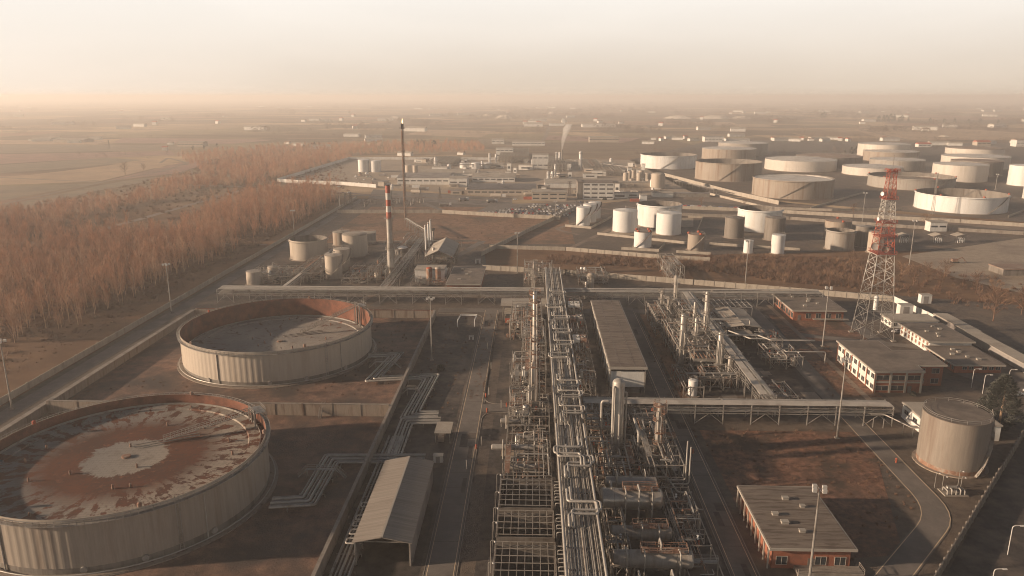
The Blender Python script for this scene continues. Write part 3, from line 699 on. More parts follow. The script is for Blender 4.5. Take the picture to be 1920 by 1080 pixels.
def unit(label, x0, y0, x1, y1, h, floors=2, seed=0, name='process_structure', npipe=10, nves=2, group=None, roof=False, cols=None, gauge=.26, m='steel_paint', valves=6):
    """open steel frame full of pipework: columns, beams, gratings, pipes, valves, small vessels"""
    rnd = random.Random(seed); root = thing(name, label, 'process structure', ((x0+x1)/2, (y0+y1)/2, 0), group)
    nx = max(1, round((x1-x0)/5)); ny = max(1, round((y1-y0)/6)); xs = [x0+(x1-x0)*i/nx for i in range(nx+1)]; ys = [y0+(y1-y0)*i/ny for i in range(ny+1)]
    zf = [h*(k+1)/floors for k in range(floors)]
    mb = MB()
    for x in xs:
        for y in ys: mb.bar((x,y,0), (x,y,h+.1), gauge)
    for z in zf:
        for x in xs: mb.bar((x,y0,z-.2), (x,y1,z-.2), gauge*.8)
        for y in ys: mb.bar((x0,y,z-.2), (x1,y,z-.2), gauge*.8)
    for i in range(nx):
        mb.bar((xs[i],y0,.2), ((xs[i]+xs[i+1])/2,y0,zf[0]-.3), gauge*.5); mb.bar((xs[i+1],y0,.2), ((xs[i]+xs[i+1])/2,y0,zf[0]-.3), gauge*.5)
    mb.build('steel_frame', m, root)
    for z in zf:
        a = x0+(x1-x0)*rnd.choice((0,.0,.3)); b = a+(x1-a)*(.5+.5*rnd.random()); c = y0+(y1-y0)*rnd.random()*.8; e = min(y1, c+1.3)
        if rnd.random() < .5: a = x0+(x1-x0)*rnd.random()*.8; b = min(x1, a+1.2); c = y0+(y1-y0)*.3*rnd.random(); e = c+(y1-c)*(.5+.5*rnd.random())
        g_ = MB().box(a,c,z-.08,b,e,z-.02); add_rail(g_, [(a,c,z),(b,c,z),(b,e,z),(a,e,z),(a,c,z)], step=.1, w=.08); g_.build('platform', 'galv' if rnd.random() < .6 else 'rusty_steel', root)
    for k in range(nves):
        x, y = x0+(x1-x0)*(.15+.7*rnd.random()), y0+(y1-y0)*(.15+.7*rnd.random()); rr = .45+.6*rnd.random(); z = rnd.choice([0.3]+[q for q in zf[:-1]])
        if rnd.random() < .5: MB().lathe(x, y, [(rr*.4,z),(rr,z+.3),(rr,z+2+rr),(rr*.7,z+2.5+rr),(.03,z+2.7+rr)], 14).build('small_vessel', rnd.choice(('vessel_clad','white_tank','rusty_steel')), root)
        else:
            l = min(2.2+1.5*rnd.random(), (x1-x0)*.45); MB().hcyl((x-l,y,z+rr+.4), (x+l,y,z+rr+.4), rr, 14).build('heat_exchanger', rnd.choice(('vessel_clad','pipe_clad','rusty_steel')), root)
    lv = [.8, 1.5]+[z+.35 for z in zf]+[z-.9 for z in zf]
    for k in range(int(npipe*1.5)):
        q = Vector((x0+(x1-x0)*rnd.random(), y0+(y1-y0)*rnd.random(), rnd.choice(lv))); pts = [q.copy()]; ax = rnd.randrange(2)
        for s in range(rnd.randrange(3, 6)):
            if s % 2 == 0:
                if ax == 0: q.x = x0+(x1-x0)*(rnd.random()*1.1-.05)
                else: q.y = y0+(y1-y0)*(rnd.random()*1.1-.05)
                ax = 1-ax
            else: q.z = rnd.choice(lv)
            if (q-pts[-1]).length > .8: pts.append(q.copy())
        if len(pts) > 1: MB().tube(fillet(pts, .4), rnd.choice((.07,.09,.12,.16,.22)), 6).build('pipe', rnd.choice(('pipe_clad','galv','pipe_clad','steel_paint','rusty_steel')), root)
    for k in range(valves):
        x, y, z = x0+(x1-x0)*rnd.random(), y0+(y1-y0)*rnd.random(), rnd.choice(lv)
        v = MB().lathe(x, y, [(.05,z-.3),(.28,z-.15),(.28,z+.15),(.1,z+.3),(.08,z+.6),(.3,z+.62),(.3,z+.7),(.02,z+.72)], 8); v.build('valve', rnd.choice(('galv','rusty_steel','white_tank','orange_red','galv')), root)
    return root
def pump(label, x, y, seed=0, group=None, m='galv', rot=0):
    root = thing('pump_set', label, 'pump', (x, y, 0), group); rnd = random.Random(seed)
    MB().box(x-1.6,y-.6,.02,x+1.6,y+.6,.3).build('plinth', 'concrete', root)
    MB().hcyl((x-1.3,y,.85), (x-.1,y,.85), .42, 12).build('motor', 'dark_steel', root)
    MB().hcyl((x+.15,y,.85), (x+1.1,y,.85), .5, 12, .6).build('casing', m, root)
    MB().tube(fillet([(x+.7,y,1.2),(x+.7,y,2.4),(x+.7,y+1.8,2.4),(x+.7,y+1.8,.3)], .4), .16, 8).build('discharge_pipe', 'pipe_clad', root)
    MB().tube(fillet([(x+1.2,y,.85),(x+2.3,y,.85),(x+2.3,y,.2)], .3), .2, 8).build('suction_pipe', 'pipe_clad', root)
    return root
# ================================================================== walls
def wall(label, px, h, t=.3, m='panel_wall', step=6, name='boundary_wall', cat='wall', world=None, cap=None, posts=True):
    P = [Vector((p[0], p[1])) for p in (world or [G(u, v) for u, v in px])]
    root = thing(name, label, cat, (P[0].x, P[0].y, 0))
    a, b = offset_path(P, t/2), offset_path(P, -t/2); mb = MB()
    mb.prism([(p.x,p.y) for p in a]+[(p.x,p.y) for p in b[::-1]], 0, h) if len(P) == 2 else None
    if len(P) > 2:
        n = len(P); vs = [(p.x,p.y,z) for z in (0, h) for p in a]+[(p.x,p.y,z) for z in (0, h) for p in b]
        fs = []
        for i in range(n-1): fs += [(i,i+1,n+i+1,n+i), (2*n+i+1,2*n+i,3*n+i,3*n+i+1), (n+i,n+i+1,3*n+i+1,3*n+i)]
        fs += [(0,n,3*n,2*n), (n-1,3*n-1,4*n-1,2*n-1)]; mb.add(vs, fs)
    mb.build('panels', m, root)
    L = sum((P[i+1]-P[i]).length for i in range(len(P)-1))
    if cap:
        cm = MB()
        for i in range(len(P)-1): cm.bar((P[i].x,P[i].y,h+.06), (P[i+1].x,P[i+1].y,h+.06), t+.25, .12)
        cm.build('coping', cap, root)
    if posts:
        step = max(step, L/95)
        for i in range(len(P)-1):
            l = (P[i+1]-P[i]).length; k = max(1, int(l/step)); d = (P[i+1]-P[i])/l
            for j in range(k+1):
                c = P[i]+d*l*j/k; MB().bar((c.x,c.y,0), (c.x,c.y,h+.18), t+.22).build('post', m, root)
    return root
wall('long grey concrete panel wall between the poplar woods and the inner road', None, 2.5, .3, 'panel_wall', world=[(-177,60),(-177,747)], step=7)
wall('thick grey bund wall beside the inner road, left of both rusty tanks', None, 3.0, 1.6, 'stained_wall', world=[(-158.5,60),(-158.5,332)], posts=False, name='bund_wall', cap='concrete')
h1 = Hz(G(600,779), 757)
wall('streaky cross bund wall between the two rusty open tanks', None, h1, .6, 'stained_wall', world=[(-157,G(600,779).y),(-45.9,G(600,779).y)], step=9, name='bund_wall', cap='concrete')
wall('pale bund wall behind the farther rusty tank, under the long pipe bridge', None, 3.6, .6, 'stained_wall', world=[(-157,332),(-45.9,332)], step=9, name='bund_wall', cap='rust')
wall('dark bund wall running towards the viewer beside the zigzag pipe bundle', None, 3.6, .6, 'concrete', world=[(-45,60),(-45,332)], step=11, name='bund_wall', cap='concrete')
wall('dark perimeter fence wall with small posts at the lower right corner', [(1930,800),(1720,1150)], 3.0, .25, 'dark_tank', step=3.2)
wall('pale panel wall behind the long pipe bridge, below the brown scrub', [(905,506),(1060,515),(1300,534),(1480,549),(1675,566)], 3.0, .25, 'panel_wall', step=5)
wall('sunlit pale panel wall turning the corner behind the site offices', [(1675,566),(1752,603)], 3.0, .25, 'white_wall', step=5)
wall('low panel wall in front of the small white tanks, above the scrub', [(918,466),(1060,470),(1240,485),(1330,490)], 2.6, .25, 'panel_wall', step=5)
wall('diagonal panel wall between the grass field and the small white tanks', [(903,480),(985,438),(1083,391)], 3.0, .25, 'panel_wall', step=6)
wall('panel wall across the grass field in front of the car park', [(632,400),(828,400),(965,408),(1050,412)], 3.2, .25, 'panel_wall', step=6)
wall('far pale wall around the left end of the refinery forecourt', [(705,352),(640,347),(560,344),(520,341),(655,299),(950,300)], 4, .3, 'white_wall', step=9)
wall('panel wall along the road below the big storage tanks', [(1280,392),(1440,398),(1600,408),(1800,418),(1960,428)], 3, .25, 'panel_wall', step=7)
wall('second panel wall between the big tanks and the middle tank group', [(1250,404),(1480,412),(1700,428),(1960,443)], 2.6, .25, 'concrete', step=7)
wall('long pale bund wall leading from the silos to the big tanks', [(1245,330),(1380,366),(1460,384)], 4, .5, 'panel_wall', posts=False, name='bund_wall')
wall('pale bund wall curving below the striped stained tank', [(1330,365),(1440,392),(1560,396),(1690,394)], 2.2, .5, 'panel_wall', posts=False, name='bund_wall')
for px, lb in (([(1120,440),(1300,459)], 'low bund wall in front of the two white cone-roofed tanks'), ([(1060,425),(1108,429),(1148,408)], 'low bund wall around the three slender white tanks'),
               ([(1290,408),(1318,409),(1296,458)], 'dark bund wall right of the open white tank with its shadow'), ([(1330,459),(1500,470)], 'low bund wall below the dark grey tanks'),
               ([(1520,392),(1620,362)], 'bund wall slanting between the stained tank and the wide open tank'), ([(1890,408),(1940,388)], 'short bund wall right of the big white open tank with red pourers'),
               ([(1165,468),(1235,472),(1247,458)], 'low basin wall around the small white tank with red top'), ([(1268,474),(1332,478)], 'low basin wall below the stained tank with red top')):
    wall(lb, px, 1.8, .5, 'panel_wall', posts=False, name='bund_wall')
# ================================================================== the two great open tanks in front
def great_tank(label, cx, cy, r, h, fl, mroof, seed, m='cream_tank'):
    n = 112; root = thing('open_top_tank', label, 'storage tank', (cx, cy, 0)); rnd = random.Random(seed)
    MB().lathe(cx, cy, [(r,0),(r,h*.13)], n).build('base_course', 'dark_tank', root)
    # clad in upright sheets, so the plan is gently fluted
    sh = MB(); N = 440; P = []
    for z in (h*.13, h*.5, h-.9):
        for i in range(N):
            a = 2*math.pi*i/N; rr = r+(.12 if i % 4 in (1, 2) else .06); P.append((cx+rr*math.cos(a), cy+rr*math.sin(a), z))
    sh.add(P, [(j*N+i, j*N+(i+1)%N, (j+1)*N+(i+1)%N, (j+1)*N+i) for j in range(2) for i in range(N)]); sh.build('shell_cladding', m, root)
    MB().lathe(cx, cy, [(r-.1,h-.9),(r+.02,h-.9),(r+.02,h),(r-.1,h)], n).build('top_course', 'cream_tank', root)
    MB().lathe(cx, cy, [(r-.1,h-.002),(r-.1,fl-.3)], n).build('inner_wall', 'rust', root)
    gm = MB().lathe(cx, cy, [(r+.03,h-1.15),(r+1.1,h-1.15),(r+1.1,h-1.0),(r+.03,h-1.0)], n, False); w = gm.build('rim_walkway', 'galv', root)
    rl = MB(); add_rail(rl, ring_pts(cx, cy, r+1.05, h-1.0, 150), h=1.15, step=1.4, w=.1); rl.build('handrail', 'galv', w)
    fr = MB().lathe(cx, cy, [(r-.35,fl-.3),(r-.35,fl+.25),(r-1.3,fl+.3),(r-4.5,fl+.28),(r-4.7,fl-.12),(r*.5,fl-.2),(.03,fl-.1)], n)
    rf = fr.build('floating_roof', mroof, root)
    sd = MB().lathe(cx, cy, [(r-1.5,fl+.3),(r-1.5,fl+.85),(r-1.6,fl+.85),(r-1.6,fl+.3)], n); sd.build('foam_dam', 'galv', rf)
    for k in range(15):
        a, q = rnd.random()*6.28, r*(.15+.75*rnd.random()); x, y = cx+q*math.cos(a), cy+q*math.sin(a)
        MB().lathe(x, y, [(.28,fl-.25),(.28,fl+.55+.4*rnd.random()),(.02,fl+1.0)], 8).build('roof_leg', 'rusty_steel', rf)
    st = MB().lathe(cx, cy, [(1.1,fl-.2),(1.1,fl+.35),(.03,fl+.4)], 14); st.build('roof_drain', 'rusty_steel', rf)
    # gauging platform on the rim at the right rear, ladder rolling down on the roof
    a = R(38); e = Vector((math.cos(a), math.sin(a), 0)); s = Vector((-e.y, e.x, 0)); c = Vector((cx, cy, 0))+e*(r-.5)
    mb = MB(); q4 = [c-s*2.6-e*1.6, c+s*2.6-e*1.6, c+s*2.6+e*1.6, c-s*2.6+e*1.6]; z = h+1.1
    mb.add([(v.x,v.y,z) for v in q4]+[(v.x,v.y,z+.15) for v in q4], [(3,2,1,0),(4,5,6,7),(0,1,5,4),(1,2,6,5),(2,3,7,6),(3,0,4,7)])
    add_rail(mb, [(v.x,v.y,z+.15) for v in q4+q4[:1]], step=.1, w=.1)
    for v in q4[:2]: mb.bar((v.x,v.y,fl), (v.x,v.y,z), .32)
    for v in q4: mb.bar((v.x,v.y,h-1), (v.x,v.y,z), .2)
    mb.build('gauging_platform', 'galv', root)
    for k in (-1, 1): v = c+s*1.2*k-e*1.2; MB().tube([(v.x,v.y,fl+.2),(v.x,v.y,z+.4)], .38, 10).build('gauge_pipe', 'dark_steel', root)
    p0 = c-e*1.4+Vector((0,0,z)); th = R(58); p1 = Vector((cx,cy,fl+.5))+Vector((math.cos(th), math.sin(th), 0))*r*.30
    d = (p1-p0).cross(Vector((0,0,1))).normalized()*.55; up = Vector((0,0,1.1)); lm = MB(); k = 26
    for q in (-1, 1):
        lm.bar(p0+d*q, p1+d*q, .2); lm.bar(p0+d*q+up, p1+d*q+up, .12)
        for i in range(k): v = p0+(p1-p0)*i/(k-1)+d*q; lm.bar(v, v+up, .09)
    for i in range(k*2): v = p0+(p1-p0)*i/(k*2-1); lm.bar(v-d, v+d, .13)
    lm.build('rolling_ladder', 'steel_paint', root)
    dr = (p1-p0); dr.z = 0; dr.normalize(); o = Vector((-dr.y, dr.x, 0)); tr = MB()
    for q in (-.8, .8): tr.bar(Vector((p1.x,p1.y,fl+.25))+o*q-dr*9, Vector((p1.x,p1.y,fl+.25))+o*q+dr*7, .22)
    tr.build('ladder_track', 'steel_paint', rf)
    for an in (-1.87, 2.2, .75, -.6): 
        x, y = cx+(r+.28)*math.cos(an), cy+(r+.28)*math.sin(an); MB().tube([(x,y,.2),(x,y,h-1)], .16, 8).build('riser_pipe', 'pipe_clad', root)
    for i in range(5):
        an = i*1.26+.25; fm = MB(); x, y = cx+(r-.3)*math.cos(an), cy+(r-.3)*math.sin(an); s2 = .5
        fm.lathe(x, y, [(.2,h),(.5,h+.1),(.5,h+.9),(.25,h+1.1),(.03,h+1.15)], 10); fm.build('foam_pourer', 'orange_red' if i % 3 == 2 else 'rusty_steel', root)
    # manholes and a ring main low on the shell
    for an in (-.55, -1.0, -1.35, -2.0):
        e = Vector((math.cos(an), math.sin(an), 0)); v = Vector((cx,cy,1.3))+e*r; MB().tube([v-e*.1, v+e*.5], .75, 16).build('manhole', 'grey_tank', root)
    MB().lathe(cx, cy, [(r+2.2,0),(r+2.2,.25),(r-.2,.3)], n, False).build('foundation_ring', 'stained_wall', root)
    MB().tube(ring_pts(cx, cy, r+1.4, .9, 90), .14, 6, caps=False).build('ring_main', 'pipe_clad', root)
    # upright ladder with cage
    an = -.78; e = Vector((math.cos(an), math.sin(an), 0)); t = Vector((-e.y, e.x, 0)); v = Vector((cx,cy,0))+e*(r+.5); lm = MB()
    for q in (-.4, .4): lm.bar(v+t*q+Vector((0,0,.3)), v+t*q+Vector((0,0,h+.8)), .12)
    for i in range(int(h/.6)): lm.bar(v-t*.4+Vector((0,0,.6+i*.6)), v+t*.4+Vector((0,0,.6+i*.6)), .08)
    lm.build('ladder', 'galv', root)
    return root
def roof_material(name, cx, cy, r, rust, centre, amount):
    m = bpy.data.materials.new(name); m.use_nodes = True; MAT[name] = m; n, l = m.node_tree.nodes, m.node_tree.links; b = n['Principled BSDF']
    b.inputs['Roughness'].default_value = .75; b.inputs['Specular IOR Level'].default_value = .25
    g = n.new('ShaderNodeNewGeometry'); mp = n.new('ShaderNodeMapping'); mp.vector_type = 'POINT'; mp.inputs[1].default_value = (-cx/r, -cy/r, 0); mp.inputs[3].default_value = (1/r, 1/r, 0)
    l.new(g.outputs[0], mp.inputs[0])
    def M_(op, a, b_=None):
        x = n.new('ShaderNodeMath'); x.operation = op
        for i, s in enumerate((a, b_)):
            if s is None: continue
            if isinstance(s, (int, float)): x.inputs[i].default_value = s
            else: l.new(s, x.inputs[i])
        return x.outputs[0]
    def N(vec, sc, det=6, ro=.65):
        t = n.new('ShaderNodeTexNoise'); t.inputs['Scale'].default_value = sc; t.inputs['Detail'].default_value = det; t.inputs['Roughness'].default_value = ro; l.new(vec, t.inputs[0]); return t.outputs[0]
    ln = n.new('ShaderNodeVectorMath'); ln.operation = 'LENGTH'; l.new(mp.outputs[0], ln.inputs[0]); rad = ln.outputs['Value']
    se = n.new('ShaderNodeSeparateXYZ'); l.new(mp.outputs[0], se.inputs[0]); ang = M_('ARCTAN2', se.outputs[1], se.outputs[0])
    cb = n.new('ShaderNodeCombineXYZ'); l.new(M_('MULTIPLY', ang, 4.5), cb.inputs[0]); l.new(M_('MULTIPLY', rad, 1.6), cb.inputs[1])
    streak = N(cb.outputs[0], 2.2); grain = N(mp.outputs[0], 9, 8, .7); big = N(mp.outputs[0], 2.2, 4)
    def rng(x, a, b_): 
        q = n.new('ShaderNodeMapRange'); q.inputs[1].default_value = a; q.inputs[2].default_value = b_; l.new(x, q.inputs[0]); return q.outputs[0]
    def mix(f, a, c):
        x = n.new('ShaderNodeMix'); x.data_type = 'RGBA'; l.new(f, x.inputs[0])
        for s, i in ((a, 6), (c, 7)):
            if isinstance(s, tuple): x.inputs[i].default_value = (*s, 1)
            else: l.new(s, x.inputs[i])
        return x.outputs[2]
    rr = M_('ADD', M_('ADD', rad, M_('MULTIPLY', M_('SUBTRACT', grain, .5), .22)), M_('MULTIPLY', M_('SUBTRACT', streak, .5), .16))
    inner = rng(rr, centre+.012, centre-.012)                       # pale disc left in the middle
    mid = rng(rr, .74, .52)                                       # solid ring of rust round it
    outer = rng(M_('ADD', M_('MULTIPLY', streak, .5), M_('MULTIPLY', grain, .5)), amount+.015, amount-.025)
    f = M_('MAXIMUM', outer, M_('MULTIPLY', mid, 1.0 if rust else 0.0)); f = M_('MULTIPLY', f, M_('SUBTRACT', 1, inner))
    pale = mix(rng(se.outputs[0], -.5, .4), (.165, .16, .155), (.31, .265, .215)) if rust else mix(rng(big, .4, .62), (.23, .21, .19), (.34, .30, .255)); pale = mix(rng(grain, .5, .72), pale, (.15, .12, .10))
    rustc = mix(rng(big, .42, .6), (.118, .040, .019), (.070, .028, .017)); rustc = mix(rng(grain, .56, .68), rustc, (.20, .075, .036)); rustc = mix(rng(N(mp.outputs[0], 26, 4), .5, .7), rustc, (.07, .035, .025))
    col_ = mix(f, pale, rustc)
    # plate seams
    bt = n.new('ShaderNodeTexBrick'); bt.inputs['Scale'].default_value = 9; bt.inputs['Mortar Size'].default_value = .012; l.new(mp.outputs[0], bt.inputs[0]); bt.inputs['Color1'].default_value = bt.inputs['Color2'].default_value = (0,0,0,1); bt.inputs['Mortar'].default_value = (.4,.4,.4,1)
    l.new(mix(bt.outputs[0], col_, (.06, .045, .038)), b.inputs['Base Color'])
roof_material('rusted_deck', -103.5, 171.5, 34.5, True, .29, .492)
roof_material('weathered_deck', -100.7, 281.3, 36.2, False, .0, .43)
great_tank('great open tank with rust-red stained floating roof in the lower left corner', -103.5, 171.6, 34.3, 13.5, 10.6, 'rusted_deck', 3, 'dimmed_clad')
great_tank('wide open tank with grey sunken floating roof beside the long pipe bridge', -100.7, 281.3, 36.0, 13.0, 5.0, 'weathered_deck', 5)
# ================================================================== tank farm on the right
T = tank
T('white open tank farthest left of the big tank farm', 1200,1305,318,293, 'open', 'white_tank', 'dark_tank', stair=(-115,38), girder=True, sink=.5)
T('brown stained open tank behind the striped stained tank', 1302,1427,341,307, 'open', 'rusty_tank', 'dark_tank', stair=(-120,38), girder=True, sink=.45)
T('white cone-roofed tank with dark runs, right of the farthest left open tank', 1315,1417,301,281, 'cone', 'rusty_tank', 'pale_roof', rise=.05)
T('pale tank half hidden behind the cone-roofed tank with dark runs', 1345,1439,292,270, 'cone', 'grey_tank', 'pale_roof', rise=.05)
T('streaky stained tank with raised crumbling roof left of the telecom tower', 1408,1562,374,340, 'open', 'rusty_tank', 'pale_roof', stair=(-125,40), girder=True, sink=.06)
T('silver-white dome tank with bright sunlit roof behind the streaky tank', 1432,1568,323,303, 'cone', 'pale_tank', 'pale_roof', rise=.08)
T('brown-roofed tank behind the silver-white dome tank', 1490,1616,316,296, 'cone', 'dark_tank', 'brown_roof', rise=.05)
T('cream tank rearmost of the middle stack of tanks', 1605,1705,299,272, 'cone', 'pale_tank', 'pale_roof', rise=.05)
T('tank with brown vertical runs behind the telecom tower top', 1616,1722,304,286, 'cone', 'rusty_tank', 'pale_roof', rise=.06)
T('low pale tank right of the red tower top', 1627,1733,321,302, 'cone', 'grey_tank', 'pale_roof', rise=.05)
T('cream banded tank left of the red tower top', 1577,1693,331,316, 'cone', 'pale_tank', 'pale_roof', rise=.06)
T('wide grey open tank right behind the red lattice tower', 1624,1790,357,336, 'open', 'grey_tank', stair=(-95,40), girder=True, floats=6, sink=.4)
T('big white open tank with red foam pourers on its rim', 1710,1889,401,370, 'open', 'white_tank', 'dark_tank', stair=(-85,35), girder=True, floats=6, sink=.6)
T('beige cone-roofed tank behind the big white open tank', 1744,1851,342,311, 'cone', 'pale_tank', 'pale_roof', rise=.06)
T('wide tank with bright cone roof at the right rear', 1761,1893,318,296, 'cone', 'pale_tank', 'pale_roof', rise=.05)
T('brown tank with rusty roof edge behind the beige tank', 1778,1879,330,304, 'cone', 'dark_tank', 'brown_roof', rise=.05)
T('rearmost tank of the right-hand row', 1769,1881,300,280, 'cone', 'pale_tank', 'brown_roof', rise=.04)
T('clean white tank cut by the right edge of the photo', 1886,1956,350,312, 'cone', 'white_tank', 'white_tank', rise=.05)
T('white tank at the right edge below the clean white one', 1915,1995,377,350, 'cone', 'white_tank', 'white_tank', rise=.05)
# middle group
T('front one of three slender white tanks with dark spiral stairs', 1080,1106,425,390, 'cone', stair=(-150,150), rise=.12)
T('middle one of three slender white tanks with dark spiral stairs', 1093,1118,418,384, 'cone', stair=(-150,150), rise=.12)
T('rear one of three slender white tanks with dark spiral stairs', 1103,1126,411,380, 'cone', stair=(-150,150), rise=.12)
T('white cone-roofed tank left of the open white tank', 1148,1194,437,397, 'cone', vent=True, rise=.15, name='fixed_roof_tank')
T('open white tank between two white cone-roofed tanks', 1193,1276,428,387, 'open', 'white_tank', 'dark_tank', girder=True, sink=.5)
T('white cone-roofed tank in front of the open white tank', 1229,1276,442,402, 'cone', vent=True, rise=.15, name='fixed_roof_tank')
T('small white tank with red roof fittings and slanting stair', 1188,1221,466,436, 'cone', 'white_tank', 'rusty_tank', stair=(-140,100), floats=4, rise=.05)
T('small stained grey tank with red roof fittings by the scrub', 1288,1320,471,441, 'cone', 'rusty_tank', 'brown_roof', stair=(-140,100), floats=3, rise=.05)
T('dark streaked tank left of the open white tank by the long shadow', 1357,1394,448,410, 'cone', 'dark_tank', 'dark_tank', rise=.1)
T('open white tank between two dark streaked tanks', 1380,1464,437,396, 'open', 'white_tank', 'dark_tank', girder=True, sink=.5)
T('dark streaked tank in front of the right side of the open white tank', 1431,1470,452,410, 'cone', 'dark_tank', 'dark_tank', rise=.1)
T('small slim white tank with platform top beside a light mast', 1393,1411,476,452, 'cone', 'white_tank', rise=.1)
T('small slim white tank right of the dark streaked tanks', 1444,1470,477,442, 'cone', 'white_tank', rise=.1)
T('grey open tank with upright gauge pipes left of the tower', 1545,1600,471,435, 'open', 'grey_tank', 'dark_tank', girder=True, sink=.3)
T('stained tank hidden behind the grey open tank with gauge pipes', 1543,1594,452,417, 'cone', 'rusty_tank', 'brown_roof', floats=2, rise=.05)
T('dark small tank just behind the lattice tower', 1600,1633,464,426, 'cone', 'dark_tank', 'grey_roof', rise=.1, vent=True)
T('pale small tank seen through the lattice tower', 1619,1650,462,429, 'cone', 'grey_tank', 'grey_roof', rise=.1, vent=True)
T('cream small tank in front of the pair behind the lattice tower', 1624,1654,475,437, 'cone', 'cream_tank', rise=.12)
# left group by the chimney
T('cream open tank with dark inside at the left wall', 545,616,490,453, 'open', 'cream_tank', 'dark_tank', girder=True, sink=.5, n=48)
T('narrow tank with handrails behind the large grey domed tank', 625,657,462,437, 'cone', 'rusty_tank', 'light_roof', vent=True, rise=.1)
T('large grey-white domed tank in the left tank group', 643,690,483,443, 'dome', 'cream_tank', 'light_roof', rise=.06)
T('tank with scaffold ribs right of the large domed tank', 677,706,459,438, 'cone', 'grey_tank', 'light_roof', rise=.1)
T('front tank with dark spiral stair and gooseneck vent in the left group', 611,643,524,481, 'cone', 'cream_tank', stair=(-120,150), vent=True, rise=.1)
T('rear tank with dark spiral stair beside the gooseneck tank', 627,658,509,469, 'cone', 'cream_tank', stair=(-120,150), vent=True, rise=.1)
T('small upright tank at the far left end of the pipe bridge', 463,492,536,511, 'cone', 'cream_tank', rise=.08)
T('small tank with a narrow neck on top, left group', 503,523,524,502, 'cone', 'cream_tank', rise=.25, vent=True)
T('squat dark tank with white domed lid right of the chimney', 745,765,481,466, 'dome', 'dark_tank', 'white_tank', rise=.1)
T('rust-orange silo left of the pair before the white cabin', 800,811,533,504, 'dome', 'rusty_steel', 'orange_red', rise=.2, rail=False, name='silo')
T('rust-brown silo right of the pair before the white cabin', 816,827,533,504, 'dome', 'rusty_steel', 'cream_tank', rise=.2, rail=False, name='silo')
T('small domed vessel tank at the foot of the chimney', 702,716,526,514, 'dome', 'cream_tank', rise=.1)
T('tank with rust-red foot, handrails and spiral stair before the offices', 1711,1845,891,794, 'cone', 'dimmed_tank', 'flat_roof', stair=(-75,75), rise=.02, vent=False, n=64, band=.1, band_m='rusty_steel')
T('slim white buffer tank between the two process areas', 1289,1307,745,716, 'dome', 'white_tank', rise=.1, stair=(-20,90))
# ================================================================== buildings on the right
rt, w_, h_ = flat_building('two-storey red-brick office with L-shaped flat roof and white left wall', [(1640,697),(1736,697),(1722,685),(1777,685),(1738,657),(1673,657),(1646,638),(1568,638)], (1640,738,697), over=.9, name='office_building')
x0, y0 = w_[0]; x1 = w_[1][0]; yb = w_[7][1]
for lv in (0, 1):
    za = 1.0+lv*h_*.47; zb = za+h_*.2
    facade_windows(rt, (x0,y0), (x1,y0), za, zb, 3, 4.2, zb-za, skip=(2,) if lv == 0 else ())
    facade_windows(rt, (x0,yb), (x0,y0), za, zb, 9, 2.2, zb-za)
wl_ = MB(); wl_.box(x0-.03,y0+.4,.3,x0-.003,yb-.3,h_-.6); wl_.build('white_side_wall', 'white_wall', rt)
for k in range(4): 
    px_ = x0+(x1-x0)*k/3; MB().box(px_-.35,y0-.25,0,px_+.35,y0-.003,h_-.6).build('pilaster', 'fascia', rt)
MB().box(x0,y0-.12,h_*.45,x1,y0-.004,h_*.53).build('floor_band', 'fascia', rt)
door(rt, (x0+(x1-x0)*.72,y0), (1,0), 1.4, 2.5)
for lv in (0, 1): facade_windows(rt, w_[2], w_[3], 1.0+lv*h_*.47, 1.0+lv*h_*.47+h_*.22, 2, 2.6, 1.6)
for k in range(6): yy = y0+(yb-y0)*k/5; MB().box(x0-.2,yy-.3,0,x0-.031,yy+.3,h_-.6).build('pilaster', 'red_brick', rt)
r2, w2, h2 = flat_building('single-storey red-brick building under the right end of the pipe bridge', [(1485,583),(1582,582),(1545,550),(1450,551)], (1487,604,584), vents=5, name='brick_building')
facade_windows(r2, w2[0], w2[1], 1.2, 3.4, 5, 2.2, 2.2, skip=(0,))
facade_windows(r2, w2[3], w2[0], 1.0, 3.4, 8, 2.4, 2.4); door(r2, (w2[0][0]+2,w2[0][1]), (1,0), 1.5, 2.6)
MB().box(w2[1][0]-14, w2[0][1]-2.2, .9, w2[1][0]+2, w2[0][1]-.01, 1.1).build('loading_platform', 'concrete', r2)
r3, w3, h3 = flat_building('low white building behind the two-storey offices', [(1667,601),(1754,601),(1745,588),(1656,588)], (1668,617,602), wall='white_wall', roof_m='light_roof', over=.4, name='low_building')
facade_windows(r3, w3[0], w3[1], 1.0, 2.4, 6, 1.3, 1.4, skip=(3,)); facade_windows(r3, w3[3], w3[0], 1.0, 2.4, 3, 1.4, 1.4)
r4, w4, h4 = flat_building('white-walled flat building with red shutters beside the carports', [(1741,641),(1826,641),(1768,605),(1685,605)], (1741,664,641), wall='white_wall', vents=5, seed=4, name='flat_roof_building')
facade_windows(r4, w4[3], w4[0], 1.0, 2.3, 8, 1.2, 1.3, 'red_brick'); facade_windows(r4, w4[3], w4[0], 3.0, 4.2, 8, 1.2, 1.2, 'red_brick')
r5, w5, h5 = flat_building('wide brown flat building with low brick front near the conifer', [(1785,685),(1881,684),(1826,648),(1737,648)], (1785,703,686), wall='red_brick', vents=5, seed=6, name='flat_roof_building')
facade_windows(r5, w5[0], w5[1], 1.4, 2.5, 7, 1.6, 1.1, skip=(0,3)); facade_windows(r5, w5[3], w5[0], 1.2, 2.6, 8, 1.2, 1.4)
r6, w6, h6 = flat_building('red-brick flat building with grey felt roof in the lower right foreground', [(1443,1030),(1605,1030),(1526,911),(1383,911)], (1445,1076,1034), vents=5, seed=9, roof_m='patched_roof', name='brick_building')
